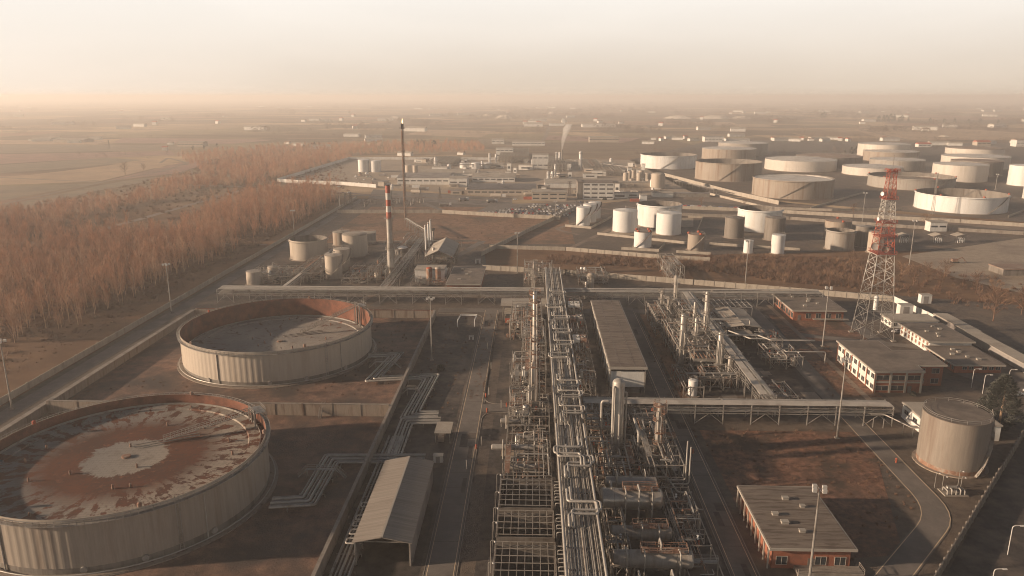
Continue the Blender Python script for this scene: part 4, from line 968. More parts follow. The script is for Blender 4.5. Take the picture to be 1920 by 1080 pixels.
facade_windows(r6, w6[0], w6[1], 1.1, 3.0, 4, 2.3, 1.9, skip=(1,)); door(r6, (w6[0][0]+(w6[1][0]-w6[0][0])*.46,w6[0][1]), (1,0), 1.5, 2.6)
for k in range(9):
    y = w6[0][1]+(w6[2][1]-w6[0][1])*k/8; MB().box(w6[0][0]-1.0,y-.15,0,w6[0][0]-.7,y+.15,h6-.6).build('post', 'fascia', r6)
pm_ = MB(); add_rail(pm_, [(w6[1][0]-12,w6[0][1]-3,.9),(w6[1][0]+2,w6[0][1]-3,.9),(w6[1][0]+2,w6[0][1]-.2,.9)], step=1.5, w=.1); pm_.box(w6[1][0]-12,w6[0][1]-3,0,w6[1][0]+2,w6[0][1]-.02,.85); pm_.build('loading_platform', 'concrete', r6)
r7, w7, h7 = flat_building('small white building half hidden behind the rust-footed tank', [(1745,797),(1868,797),(1830,754),(1691,754)], (1691,796,754), wall='white_wall', roof_m='light_roof', over=.3, h=5.2, name='low_building')
facade_windows(r7, w7[3], w7[0], 2.2, 3.4, 3, 2.4, 1.2)
# carports in a line
for i, (a, b, lb) in enumerate((((1812,622),(1776,588),'upper'), ((1880,661),(1812,621),'middle'), ((1962,706),(1880,660),'lower'))):
    z = 3.4; f, bk = G(a[0],a[1],z), G(b[0],b[1],z); wdt = 6.5
    root = thing('carport', f'{lb} one of three long pale carport roofs behind the flat buildings', 'carport', (f.x, f.y, 0), 'carports along the car park')
    MB().box(f.x,f.y+.25,z,f.x+wdt,bk.y-.25,z+.22).build('roof', 'light_roof', root)
    MB().box(f.x+.5,f.y+.4,0,f.x+.7,bk.y-.4,z-.01).build('back_wall', 'grey_roof', root)
    k = max(2, int((bk.y-f.y)/5))
    for j in range(k+1): y = f.y+.5+(bk.y-f.y-1)*j/k; MB().bar((f.x+wdt-.5,y,0), (f.x+wdt-.5,y,z), .22).build('post', 'galv', root)
# central sheds
def roofbox(lb, roof, base, name, **k): return flat_building(lb, roof, base, name=name, **k)
z = Hz(G(1204,742), 690); f0, f1, b0, b1 = G(1142,688,z), G(1208,688,z), G(1108,563,z), G(1166,563,z)
x0, x1, y0, y1 = (f0.x+b0.x)/2, (f1.x+b1.x)/2, f0.y, b0.y
root = thing('long_shed', 'long flat-roofed compressor shed on posts in the middle of the plant', 'shed', ((x0+x1)/2, (y0+y1)/2, 0))
rf = MB().box(x0,y0,z-.9,x1,y1,z).build('roof', 'fascia', root); MB().box(x0+.35,y0+.35,z+.002,x1-.35,y1-.35,z+.06).build('roofing_felt', 'patched_roof', rf)
for f in (.3, .68): MB().box(x0+(x1-x0)*f-.12,y0+.5,z+.061,x0+(x1-x0)*f+.12,y1-.5,z+.10).build('felt_seam', 'dark_steel', rf)
for k in range(9): yy = y0+(y1-y0)*(k+.6)/9.4; MB().box(x0+.5,yy-.08,z+.062,x1-.5,yy+.08,z+.09).build('felt_seam', 'flat_roof', rf)
MB().box(x0+.5,y0+.8,2.6,x1-.9,y0+1.0,z-1.9).build('front_cladding', 'white_wall', root)
MB().box(x0+.5,y0+1.02,2.6,x0+.7,y1-.6,z-.92).build('side_cladding', 'white_wall', root); MB().box(x1-1.1,y0+1.02,3.4,x1-.9,y1-.6,z-2.6).build('side_cladding', 'grey_roof', root)
for i in range(12):
    y = y0+.6+(y1-y0-1.2)*i/11
    for x in (x0+.35, x1-.6): MB().bar((x,y,0), (x,y,z-.9), .35).build('post', 'steel_paint', root)
    if i < 11: MB().box(x0+1.5,y+.8,0,x1-2,y+3.2,1.6).build('machine_plinth', 'dark_tank', root)
# pump shed bottom centre: gabled roof, open front
z = 6.0; a, b, c, d = G(664,1018,z), G(772,1019,z), G(813,865,z), G(720,862,z)
ps = gable_shed('gabled pump shed with open front beside the near pipe trench', (a.x+d.x)/2+.3, a.y+.4, (b.x+c.x)/2-.3, c.y-.4, z, 1.3, open_front=True, posts=6, over=.4, name='pump_shed', roof_m='sheet_roof')
for i in range(5):
    y = 154+i*7.5; pump('dark pump standing under the gabled pump shed roof', (a.x+b.x)/2-.5, y, i, 'pumps under the gabled shed')
for i, v in enumerate((944,968,980,995,1012)):
    p = G(690-i*4, v, 3.5); lp = MB(); xx = (a.x+d.x)/2
    lp.tube(fillet([(xx+1,p.y-.95,3.2),(xx-2.6,p.y-.95,3.2),(xx-2.6,p.y+.95,3.2),(xx+1,p.y+.95,3.2)], .5), .2, 8); lp.build('pipe_loop', 'pipe_clad', ps)
r8, w8, h8 = flat_building('tan flat-roofed hall beside the white cabin and silos', [(833,533),(903,533),(911,499),(853,499)], (835,540,533), h=5.5, wall='red_brick', roof_m='flat_roof', vents=5, over=.8, name='flat_roof_hall')
r9, w9, h9 = flat_building('white cabin with mono roof behind the two rust silos', [(777,505),(834,505),(838,496),(782,496)], (780,532,505), h=8, wall='white_wall', roof_m='light_roof', over=.2, name='white_cabin')
gs = (G(804,474,9), G(858,474,9), G(846,450,9)); gable_shed('gabled open workshop under three slim stacks', gs[0].x-2, gs[0].y+2, gs[1].x-4, gs[2].y+2, 6.5, 3.6, open_sides=True, posts=4, over=.8, roof_m='light_roof')
cz = Hz(G(945,600),575); f = G(941,573,cz); e = G(1030,573,cz); bk = G(944,560,cz)
gable_shed('low pale canopy roof left of the head of the main pipe rack', f.x, f.y, e.x, bk.y, cz, .5, axis='x', open_sides=True, posts=5, roof_m='light_roof', name='canopy')
f, e, bk = G(946,588,3.6), G(972,588,3.6), G(948,578,3.6)
gable_shed('small pale canopy over a pump before the low canopy roof', f.x, f.y, e.x, bk.y, 3.6, .3, axis='x', open_sides=True, posts=1, roof_m='light_roof', name='canopy', over=.2)
f, e, bk = G(1366,613,6), G(1424,613,6), G(1395,580,6)
gable_shed('tan gabled shed right of the slanting pipe rack', f.x, f.y, e.x, bk.y, 6, .9, roof_m='light_roof', open_front=True, posts=4)
f, e, bk = G(1381,628,4.5), G(1412,628,4.5), G(1378,618,4.5)
gable_shed('low flat lean-to before the tan gabled shed', f.x, f.y, e.x, bk.y, 4.5, .2, roof_m='light_roof', axis='x', open_sides=True, posts=2, over=.2, name='lean_to')
f, e = G(814,812,3.4), G(845,812,3.4); bk = G(822,791,3.4)
root = thing('sampling_shelter', 'small pale flat shelter beside the zigzag pipes', 'shelter', ((f.x+e.x)/2, f.y, 0)); MB().box(f.x,f.y,3.3,e.x,bk.y,3.5).build('roof', 'light_roof', root)
for x in (f.x+.3, e.x-.3):
    for y in (f.y+.3, bk.y-.3): MB().bar((x,y,0), (x,y,3.3), .16).build('post', 'galv', root)
MB().box(f.x+1,f.y+1,0,e.x-2.2,bk.y-1,1.7).build('analyser_cabinet', 'dark_steel', root)
for u, v, s, lb in ((822,866,1.3,'pale electrical cabinet at the rear corner of the gabled pump shed'), (884,637,1.0,'pale box cabinet on the dark strip beside the central road'), (1695,590,3,'grey utility container behind the low white building'),
                    (1733,568,2.6,'grey block hut by the sunlit corner wall'), (896,494,1.6,'white hut on the side road beside the tan hall')):
    p = G(u, v); root = thing('equipment_cabinet', lb, 'cabinet', (p.x, p.y, 0)); MB().box(p.x-s,p.y-s*.6,.15,p.x+s,p.y+s*.6,s*1.7).build('housing', 'white_wall', root)
    MB().box(p.x-s-.1,p.y-s*.6-.1,s*1.7,p.x+s+.1,p.y+s*.6+.1,s*1.7+.12).build('lid', 'fascia', root); door(root, (p.x-s*.5,p.y-s*.6), (1,0), s*.9, s*1.45, 'grey_roof')
    MB().box(p.x-s-.2,p.y-s*.6-.2,0,p.x+s+.2,p.y+s*.6+.2,.14).build('plinth', 'concrete', root)
# ================================================================== pipe bridges
RXC = 11.0
mr = rack('long main pipe rack running up the middle of the plant towards the viewer', (RXC,70), (RXC,398), 8.2, 9.0, 19, 7.5, 2, 11, name='main_pipe_rack', r=(.10,.22), gauge=.3)
for y, s, zz in ((172.5,1,10.6),(177,-1,10.9),(151,1,10.2),(205,1,10.4),(216,1,10.8),(226,1,10.3),(252,-1,10.5),(266,1,10.6),(281,1,10.4),(300,1,10.3),(318,-1,10.2),(341,1,10.2)):
    a = RXC+s*4.9; b = RXC-s*2.5; rr = .3 if y < 180 else .22; L = 2.6
    for k in (0, 1):
        yy = y+k*.9; o = k*.75
        loop_over(mr, [(b+s*k*.8,yy-7-k,9.5),(b+s*k*.8,yy-7+k*.2,zz),(b+s*k*.8,yy-L+o,zz),(a+s*k*.8-s*.8,yy-L+o,zz),(a+s*k*.8-s*.8,yy+L-o,zz),(b+s*k*.8,yy+L-o,zz),(b+s*k*.8,yy+8,zz),(b+s*k*.8,yy+9,9.5)], rr)
for x in (RXC-3.9, RXC+3.9):
    for a, b in ((70,196),(200,292),(296,396)): MB().tube([(x,a,9.85),(x,b,9.85)], .3, 10).build('pipe', 'pipe_clad', mr)
y1 = G(960,572).y; za = 6.4
rack('long pipe bridge crossing behind the rusty tanks, left half', (G(402,572).x, y1+4), (RXC-5, y1+4), 8, za, 7, 8, 2, 21, r=(.12,.34), deck=2.2, col='galv')
rack('long pipe bridge crossing behind the compressor shed, right half', (RXC+5, y1+4), (G(1535,572).x, y1+4), 8, za, 7, 8, 2, 22, r=(.12,.34), deck=2.2, col='galv')
yc = (G(1600,748,6.3).y+G(1600,765,6.3).y)/2
rack('near pipe bridge with wide flat cable tray, right of the main rack', (G(1671,760,6.3).x, yc), (RXC+5.5, yc), 6.4, 6.0, 5, 8.5, 2, 23, deck=3.6, r=(.12,.3), col='galv')
xd = G(1440,745,6.5).x
rack('slanting pipe bridge with flat tray between the eastern columns', (xd, yc+3.6), (xd, y1-1), 5.8, 7.0, 5, 8, 2, 24, deck=2.4, r=(.16,.34), col='galv')
x4 = G(760,490,5).x
rack('pipe bridge with walkways running to the three slim stacks', (x4, y1+9), (x4, G(795,448,5).y), 7, 5, 9, 7, 1, 25, r=(.1,.26), truss=False)
x5 = G(590,496,5).x
rack('tray-topped pipe bridge beside the gooseneck tanks', (x5, y1+9), (x5, G(625,468,5).y), 3.6, 5, 3, 6, 1, 26, deck=1.8, r=(.1,.2))
pa, pb = G(762,425), G(800,450)
rack('white pipe trestle on thin legs at the foot of the flare stack', (pa.x, pa.y), (pb.x, pb.y), 2.6, 6.5, 3, 5, 1, 27, truss=False, braces=False, col='galv', r=(.2,.4))
pa, pb = G(690,464), G(900,462)
rack('low pipe trestle crossing the western yard behind the chimney', (pa.x, pa.y), (pb.x, pb.y), 2, 4, 2, 12, 1, 28, truss=False, braces=False, r=(.2,.35))
pa = G(1290,735); rack('low pipe bridge behind the slim white buffer tank', (pa.x, pa.y+4), (G(1385,732).x, pa.y+4), 3.4, 5.2, 4, 6, 1, 29, r=(.1,.2))
# ------------------------------------------------------------------ zigzag bundles
pipe_run('zigzag bundle of pale pipes from the farther rusty tank to the bund wall', [(690,668),(744,666),(700,712),(788,708)], 1.0, 5, 1.05, .34)
pipe_run('pale pipe bundle stepping down the dark strip from the bund wall', [(786,708),(808,708),(768,780),(822,779)], .9, 6, 1.0, .34)
pipe_run('pale pipe bundle turning back and running behind the gabled shed', [(826,790),(763,791),(738,858)], .9, 5, 1.0, .34)
pipe_run('L-shaped bundle of pipes from the bund wall to the rust-red tank', [(796,861),(622,861),(577,940),(508,944)], 1.0, 6, 1.0, .36)
pipe_run('straight bundle of pipes in the trench below the gabled shed', None, .8, 5, 1.0, .34, world=[(-40.5,62),(-40.5,205)])
def walkover(label, u, v, L, rot=0):
    p = G(u, v); root = thing('walkover_stair', label, 'footbridge', (p.x, p.y, 0)); d = Vector((math.cos(rot), math.sin(rot), 0)); o = Vector((-d.y, d.x, 0))*.5; z = 2.4
    a, b = p-d*L/2, p+d*L/2; A, B = a-d*2.6, b+d*2.6; up = Vector((0,0,z)); mb = MB()
    q = [a-o, b-o, b+o, a+o]; mb.add([(x.x,x.y,z) for x in q]+[(x.x,x.y,z+.1) for x in q], [(3,2,1,0),(4,5,6,7),(0,1,5,4),(1,2,6,5),(2,3,7,6),(3,0,4,7)]); mb.build('deck', 'galv', root)
    for s, e in ((A, a), (B, b)):
        st = MB()
        for k in range(10): c = s+(e+up-s)*(k+.5)/10; st.bar(c-o, c+o, .28, .06)
        for q in (-1, 1): st.bar(s+o*q, e+up+o*q, .1, .22)
        st.build('flight', 'galv', root)
    r = MB()
    for q in (-1, 1): add_rail(r, [A+o*q, a+up+o*q, b+up+o*q, B+o*q], step=.1, w=.09)
    for c in (a, b):
        for q in (-1, 1): r.bar(c+o*q, c+o*q+up, .14)
    r.build('handrail', 'steel_paint', root)
walkover('steel footbridge over the zigzag pipes by the farther rusty tank', 722, 690, 7)
walkover('steel footbridge over the L-shaped pipes by the rust-red tank', 604, 895, 8)
walkover('steel stair crossing the streaky bund wall between the rusty tanks', 606, 775, 3, 1.57)
walkover('steel stair over the bund wall where the pale pipes pass through it', 772, 742, 3)
# ------------------------------------------------------------------ columns
column('tall thin column with rusty rung clips left of the main rack', 1001, 782, 546, 14, (.42,.46,.52,.62,.72,.82,.92,.985), neck=(.44,.58), fins=(.44,.98), pipes=4, seed=1, pm='rusty_steel')
column('fat pale column standing right of the main rack', 1155, 857, 711, 23, (), m='pipe_clad', pipes=4, seed=2)
column('slim rust-streaked column with ring platforms by the near pipe bridge', 1232, 872, 756, 9, (.22,.38,.55,.74,.86,.97), pipes=5, seed=3, m='steel_paint', pm='rusty_steel')
column('slim column at the left edge of the eastern process area', 1240, 601, 545, 7, (.5,.72,.97), seed=4, m='steel_paint')
column('column rising through the far pipe bridge in the eastern area', 1264, 592, 516, 7, (.35,.55,.8), seed=5, m='steel_paint')
column('stout column with platforms in front of the eastern structures', 1276, 690, 588, 10, (.38,.6,.82,.97), seed=6, pipes=3)
column('tallest pale column beside the slanting pipe bridge', 1320, 652, 546, 8, (.15,.45,.62,.84,.96), seed=7, m='pipe_clad', pipes=3)
column('column with ring platforms in front of the slanting pipe bridge', 1346, 705, 622, 9, (.25,.5,.7,.96), seed=8, pipes=3)
column('short column with platform at the head of the main rack', 1001, 545, 490, 5, (.4,.6,.8,.97), seed=9, m='steel_paint')
column('small column left of the stout drum in the eastern area', 1298, 640, 605, 6, (.5,.95), seed=10)
column('thin pale column at the far pipe bridge crossing', 1098, 560, 528, 4, (.9,), seed=31)
column('short squat vessel column behind the far pipe bridge', 1107, 545, 512, 13, (.85,), seed=12, m='cream_tank', pipes=2)
column('small upright exchanger beside the rung-clip column', 992, 790, 722, 6, (.9,), seed=13, m='pipe_clad', pipes=2)
column('stubby pale vessel under the head of the main rack', 985, 632, 614, 5, (), seed=14, m='white_tank', pipes=1, ladder=False)
column('dark furnace column beside the red and white chimney', 748, 500, 468, 7, (.6,.95), seed=15, m='dark_tank')
column('slim rusty vessel between chimney and small domed tank', 710, 520, 488, 4, (.7,), seed=16, m='rusty_steel')
column('shiny upright vessel before the gabled open workshop', 814, 493, 464, 6, (.5,), seed=17, m='vessel_clad')
column('thin column between the stout column and the slanting bridge', 1302, 668, 596, 6, (.3,.6,.9), seed=41, pipes=3)
column('thin twin column at the left of the eastern process area', 1252, 612, 556, 6, (.4,.7,.95), seed=42, m='steel_paint')
column('squat rusty column behind the fan cooler', 1318, 668, 628, 8, (.5,.95), seed=43, m='rusty_steel')
column('slim column behind the tallest pale column', 1300, 625, 566, 5, (.4,.8), seed=44, m='pipe_clad')
column('pale vessel column at the foot of the slanting bridge', 1366, 712, 668, 7, (.6,.95), seed=45, m='pipe_clad')
# ------------------------------------------------------------------ drums
z = 5.2
def drumpx(lb, ul, ur, v0, v1, zc, **k):
    """outline in the photo: left, right, top, bottom of the drum; zc the height of its axis"""
    c0, c1 = G(ul, (v0+v1)/2, zc), G(ur, (v0+v1)/2, zc); r = (v1-v0)/2/ppm((c0.x, c0.y, zc))*.98; e = r*.35
    return drum(lb, (c0.x+e, c0.y), (c1.x-e, c0.y), r, zc, **k)
drumpx('largest shiny horizontal drum right of the main rack', 1122, 1243, 914, 954, 5.5, nozz=4, plat=True, seed=1)
drumpx('dark drum half hidden behind the largest shiny drum', 1132, 1232, 893, 915, 5.0, nozz=3, seed=2)
drumpx('shorter dark drum in front of the largest shiny drum', 1143, 1260, 985, 1012, 4.2, nozz=3, plat=True, seed=3, m='grey_tank')
drumpx('long dark drum at the bottom edge right of the main rack', 1144, 1300, 1030, 1064, 4.8, nozz=4, plat=True, seed=4, m='grey_tank')
drumpx('lowest drum cut by the bottom edge right of the main rack', 1150, 1310, 1090, 1122, 4.8, nozz=2, seed=5, m='grey_tank')
drumpx('pale-headed long exchanger left of the main rack', 921, 1025, 832, 844, 3.4, nozz=3, seed=6, m='pipe_clad')
drumpx('second exchanger with round white head before the cooler bays', 945, 1022, 869, 881, 2.6, nozz=3, seed=7, m='pipe_clad')
drumpx('short exchanger behind the pale-headed long one', 967, 1016, 815, 825, 3.0, nozz=2, seed=8)
drumpx('exchanger at the corner of the central road junction', 938, 985, 784, 794, 2.4, nozz=3, seed=9)
drumpx('rusty drum under the near pipe bridge', 1090, 1124, 771, 783, 2.4, nozz=2, seed=10, m='rusty_steel')
drumpx('grey drum at the foot of the ringed slim column', 1204, 1232, 842, 862, 3, nozz=2, seed=11)
drumpx('small drum in front of the fat pale column', 1148, 1172, 864, 876, 2.4, nozz=2, seed=12)
drumpx('red-brown drum in the upper left process area', 950, 984, 600, 607, 3, nozz=2, seed=13, m='rusty_steel')
# ------------------------------------------------------------------ open structures
XL, XR = xd-4.2, xd+4.2
UN = [('process frame full of pipes below the low canopy roof', -9,300,4.5,332,8.5,2,34,5), ('process frame level with the middle of the compressor shed', -3.5,268,5.5,298,10,3,34,4),
      ('braced frame left of the rung-clip column', -7,242,5,262,8.5,2,22,3), ('low pump frame at the corner of the road junction', -7,231,-1,239,4,1,14,2),
      ('pipe frame at the foot of the rung-clip column', -7,209,5.5,226,6.5,2,28,3), ('pipe frame above the long exchangers', -7,172,5.5,207,4.5,1,30,2),
      ('exchanger frame right of the main rack head', 16,318,22.5,340,8.5,2,22,3), ('exchanger frame beside the far end of the compressor shed', 16,288,22.5,313,8,2,24,3),
      ('exchanger frame beside the middle of the compressor shed', 16,262,22,285,8,2,24,3), ('dark pipe frame beside the near end of the compressor shed', 16,238,22,259,7.5,2,20,2),
      ('pipe frame behind the fat pale column', 16.5,202,24,226,6,2,28,2), ('pipe frame around the foot of the fat pale column', 17,176,29,200,5,1,34,4),
      ('pipe frame around the foot of the ringed slim column', 31,178,40,206,7,2,26,3), ('pipe frame between fat column and near pipe bridge', 28,208,40,226,5,1,18,2),
      ('pipe frame beside the large drums', 17,138,22,172,4.5,1,20,1), ('railed pipe frame right of the large drums', 33,134,40,172,4,1,16,1),
      ('pipe frame at the left of the eastern process area', 53,306,64,336,8,2,26,3), ('dense pipe frame between the eastern columns', 55,264,XL,304,9,3,40,5),
      ('tall frame left of the slanting pipe bridge', 65,306,XL,338,9,2,28,3), ('pipe frame at the near end of the eastern columns', 58,246,XL,260,5,1,20,2),
      ('railed pipe frame right of the slanting pipe bridge', XR+10,268,XR+22,284,5,1,20,3), ('pipe frame beside the slanting bridge, right of the tallest column', XR,300,XR+9,326,6,2,26,3), ('pipe frame before the tan gabled shed', XR+12,292,XR+22,304,4.5,1,16,2), ('low frame left of the slim white buffer tank', 52,240,59,262,4,1,14,2),
      ('pipe frame under the end of the slanting bridge', XR,232,XR+8,246,4,1,12,1)]
for i, (lb, x0, y0, x1, y1_, h, fl, npi, nv) in enumerate(UN): unit(lb, x0, y0, x1, y1_, h, fl, 40+i, npipe=npi, nves=nv, valves=10)
for i, (u0, u1, vb, vf, h, lb) in enumerate(((982,1036,512,536,8,'pipe frame at the head of the main rack, beyond the far bridge'), (1085,1140,516,535,5,'low pipe frame around the squat vessel column'),
        (463,545,512,534,5,'low pipe frame at the left end of the far bridge'), (548,602,496,530,6,'pipe frame in front of the cream open tank'), (690,740,498,532,8,'dense pipe frame around the chimney foot'),
        (640,690,505,533,4,'low pipe frame right of the gooseneck tanks'), (796,852,478,494,6,'pipe frame under the gabled open workshop'), (770,836,516,536,4,'pipe frame before the white cabin'),
        (745,790,448,475,5,'pipe frame by the squat dark tank'), (1252,1282,502,530,9,'pipe frame where the slanting bridge meets the scrub'))):
    p0, p1 = G(u0, vf), G(u1, vf); q = G(u0, vb); unit(lb, p0.x, p0.y, p1.x, q.y, h, 2, 80+i, npipe=22, nves=4)
# fin-fan box and pergola grids in the eastern area
p = G(1300,672,6); q = G(1336,655,6); root = thing('fan_cooler', 'slatted fan cooler box on legs among the eastern columns', 'cooler', (p.x, p.y, 0))
MB().box(p.x,p.y,4.6,q.x+1.5,q.y,6).build('cooler_box', 'steel_paint', root)
for k in range(7): x = p.x+.3+(q.x+1-p.x)*k/7; MB().box(x,p.y-.05,6.01,x+.35,q.y+.05,6.35).build('fin', 'rusty_steel', root)
for x in (p.x+.2, q.x+1.3):
    for y in (p.y+.2, q.y-.2): MB().bar((x,y,0), (x,y,4.6), .25).build('leg', 'steel_paint', root)
p, q = G(1340,575,6), G(1384,561,6); root = thing('pergola_grid', 'open steel grid roof beside the tan gabled shed', 'pergola', (p.x, p.y, 0))
mb = MB()
for k in range(8): x = p.x+(q.x-p.x+3)*k/7; mb.bar((x,p.y,6), (x,q.y,6), .22)
for k in range(6): y = p.y+(q.y-p.y)*k/5; mb.bar((p.x,y,5.75), (q.x+3,y,5.75), .22)
mb.build('roof_grid', 'galv', root)
for x in (p.x, q.x+3):
    for y in (p.y, q.y): MB().bar((x,y,0), (x,y,5.6), .25).build('post', 'galv', root)
# square hatches boxes right of the main rack
for i, (x, y, mm) in enumerate(((17.5,325,'white_wall'),(20.3,325,'white_wall'),(17.5,303,'rusty_steel'),(20.3,304,'grey_roof'),(17.3,276,'white_wall'),(20,276,'rusty_steel'))):
    root = thing('cooler_cabinet', ('pale','pale twin','brown','grey','light','tan')[i]+f' square cooler cabinet on the frames beside the {"head" if i < 2 else "middle" if i < 4 else "near half"} of the main rack', 'cabinet', (x, y, 0))
    MB().box(x-1.2,y-3,8.3,x+1.2,y+3,9.6).build('housing', mm, root); MB().lathe(x, y, [(.9,9.6),(.9,9.9),(.7,9.9),(.65,9.62)], 14).build('fan_ring', 'galv', root)
    for sx in (-1.1, 1.1):
        for sy in (-2.8, 2.8): MB().bar((x+sx,y+sy,0), (x+sx,y+sy,8.3), .16).build('leg', 'steel_paint', root)
# cooling bays bottom centre
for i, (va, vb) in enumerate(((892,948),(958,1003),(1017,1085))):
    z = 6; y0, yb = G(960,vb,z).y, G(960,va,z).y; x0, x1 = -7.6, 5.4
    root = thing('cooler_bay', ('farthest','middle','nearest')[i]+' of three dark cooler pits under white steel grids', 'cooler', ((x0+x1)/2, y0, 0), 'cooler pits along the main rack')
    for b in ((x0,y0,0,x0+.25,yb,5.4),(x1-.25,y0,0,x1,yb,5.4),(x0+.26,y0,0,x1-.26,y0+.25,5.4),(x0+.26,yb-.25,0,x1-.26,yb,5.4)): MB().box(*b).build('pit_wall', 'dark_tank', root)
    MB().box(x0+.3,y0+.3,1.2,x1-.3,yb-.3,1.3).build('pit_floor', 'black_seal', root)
    mb = MB()
    for k in range(9): x = x0+(x1-x0)*k/8; mb.bar((x,y0,z), (x,yb,z), .14)
    nn = max(4, int((yb-y0)/2.3))
    for k in range(nn+1): y = y0+(yb-y0)*k/nn; mb.bar((x0,y,z+.16), (x1,y,z+.16), .14)
    for x in (x0, x1):
        for y in (y0, yb): mb.bar((x,y,5.4), (x,y,z+.2), .2)
    mb.build('grid_roof', 'galv' if i == 0 else 'steel_paint', root)
    for k in range(2):
        y = y0+(yb-y0)*(.2+.6*k); l_ = MB(); l_.tube(fillet([(x0-.9,y,0),(x0-.9,y,8),(x0+.1,y,8)], .4), .07, 6); o = l_.build('lamp_arm', 'galv', root)
        MB().lathe(x0+.1, y, [(.04,8.0),(.3,7.75),(.26,7.65),(.03,7.6)], 10).build('lamp_shade', 'lamp_head', o)
    k = 0; y = y0+.8
    while y < yb-2:
        MB().tube(fillet([(x1+.5,y,3),(x1+.5,y,6.3),(x1+2,y,6.3),(x1+2,y+1.5,6.3),(x1+.5,y+1.5,6.3)], .4), .13, 6).build('header_loop', 'pipe_clad', root); y += 2.9
    MB().tube([(x1+2,y0,6.2),(x1+2,yb,6.2)], .16, 6).build('header_pipe', 'pipe_clad', root)
# big connecting pipes around the fat column
root = thing('transfer_piping', 'bent pale pipes around the foot of the fat column', 'pipework', (25, 185, 0))
for pts, r in (([(22.5,203,14),(20.6,203,14),(20.6,203,3),(20.6,196,3)], .4), ([(20.6,188,6),(20.6,180,6),(20.6,180,2.4),(36,180,2.4),(37.5,172,2.4),(41,172,2.4)], .25), ([(36,174,2.4),(36,164,2.4),(42,164,2.4)], .2),
               ([(30,202,9),(30,192,9),(30,192,3),(33,186,3)], .38), ([(27,186,2.6),(35,186,2.6),(36.5,176,2.6),(41,176,2.6),(41,176,13)], .2), ([(27,187.5,2.9),(34.4,187.5,2.9),(36,177.5,2.9),(40.4,177.5,2.9),(40.4,177.5,14)], .2),
               ([(28,199,3.5),(35,199,3.5),(36,196,3.5),(35,193,1)], .42), ([(15.5,205,5),(24,205,5)], .3), ([(15.5,212,6),(24,212,6)], .25), ([(15.5,196,6),(20,196,6)], .2)):
    MB().tube(fillet(pts, .8, 4), r, 10).build('pipe', 'pipe_clad', root)
root = thing('transfer_piping', 'crossing pale pipes over the slanting bridge among the eastern columns', 'pipework', (90, 290, 0))
for pts, r in (([(66,304,8.8),(92,304,8.8),(92,304,6)], .34), ([(78,285,8),(90,285,8),(93,279,8),(110,279,8)], .3), ([(80,292,7.6),(86,282,7.6),(96,282,7.6)], .3), ([(58,296,7),(60,286,7),(76,286,7)], .24), ([(96,272,6.5),(96,270,6.5),(111,270,6.5),(111,270,2)], .2)):
    MB().tube(fillet(pts, .8, 4), r, 10).build('pipe', 'pipe_clad', root)
p = G(858,614); root = thing('pipe_loop_frame', 'white rectangular pipe loop standing alone on the dark strip', 'pipework', (p.x, p.y, 0))
for k, dz in enumerate((0, .5)): MB().tube(fillet([(p.x,p.y,0),(p.x,p.y,3+dz),(p.x+.6,p.y+9,3+dz),(p.x+8,p.y+9,3+dz),(p.x+7.5,p.y+1,3+dz),(p.x+7.5,p.y+1,.1)], .6), .2-.06*k, 8).build('pipe', 'white_tank', root)
p = G(1788,926); root = thing('pump_skid', 'small pump skid with four lamp posts beside the curved road', 'pump skid', (p.x, p.y, 0)); rnd = random.Random(5)
MB().box(p.x-3,p.y-1.6,0,p.x+3,p.y+2.2,.35).build('plinth', 'concrete', root)
for k in range(5):
    x = p.x-2.2+k*1.1; MB().tube(fillet([(x,p.y-1,.4),(x,p.y-1,1.4+.3*(k % 2)),(x,p.y+1.2,1.4+.3*(k % 2)),(x,p.y+1.2,.4)], .4), .2, 8).build('pipe', 'pipe_clad', root)
MB().hcyl((p.x-1.8,p.y+.3,1.6), (p.x+.6,p.y+.3,1.6), .55, 12).build('motor', 'galv', root)
for x, h in ((p.x-3.4,4.6),(p.x+2.6,5.2),(p.x-1.4,3.6),(p.x+3.4,3.4)):
    l_ = MB(); l_.tube(fillet([(x,p.y+3,0),(x,p.y+3,h),(x+.8,p.y+3,h),(x+.9,p.y+3,h-.3)], .3), .08, 6); o = l_.build('lamp_arm', 'galv', root); MB().lathe(x+.9, p.y+3, [(.05,h-.2),(.3,h-.45),(.05,h-.5)], 8).build('lamp_shade', 'lamp_head', o)
p = G(1690,818); root = thing('pipe_trestle', 'short white pipe trestle at the left of the rust-footed tank', 'pipework', (p.x, p.y, 0))
for k in range(4): MB().tube(fillet([(p.x-7,p.y+6+k*.7,4.5-.2*k),(p.x-3,p.y+6+k*.7,4.5-.2*k),(p.x+2.4,p.y-1+k*.5,3.2),(p.x+4.5,p.y-1+k*.5,3.2)], .8), .16, 8).build('pipe', 'pipe_clad', root)
for a, b in ((-6,6),(-3,5.6),(1,1.4),(3,-.6)): MB().bar((p.x+a,p.y+b,0), (p.x+a,p.y+b,3.2), .2).build('post', 'galv', root)
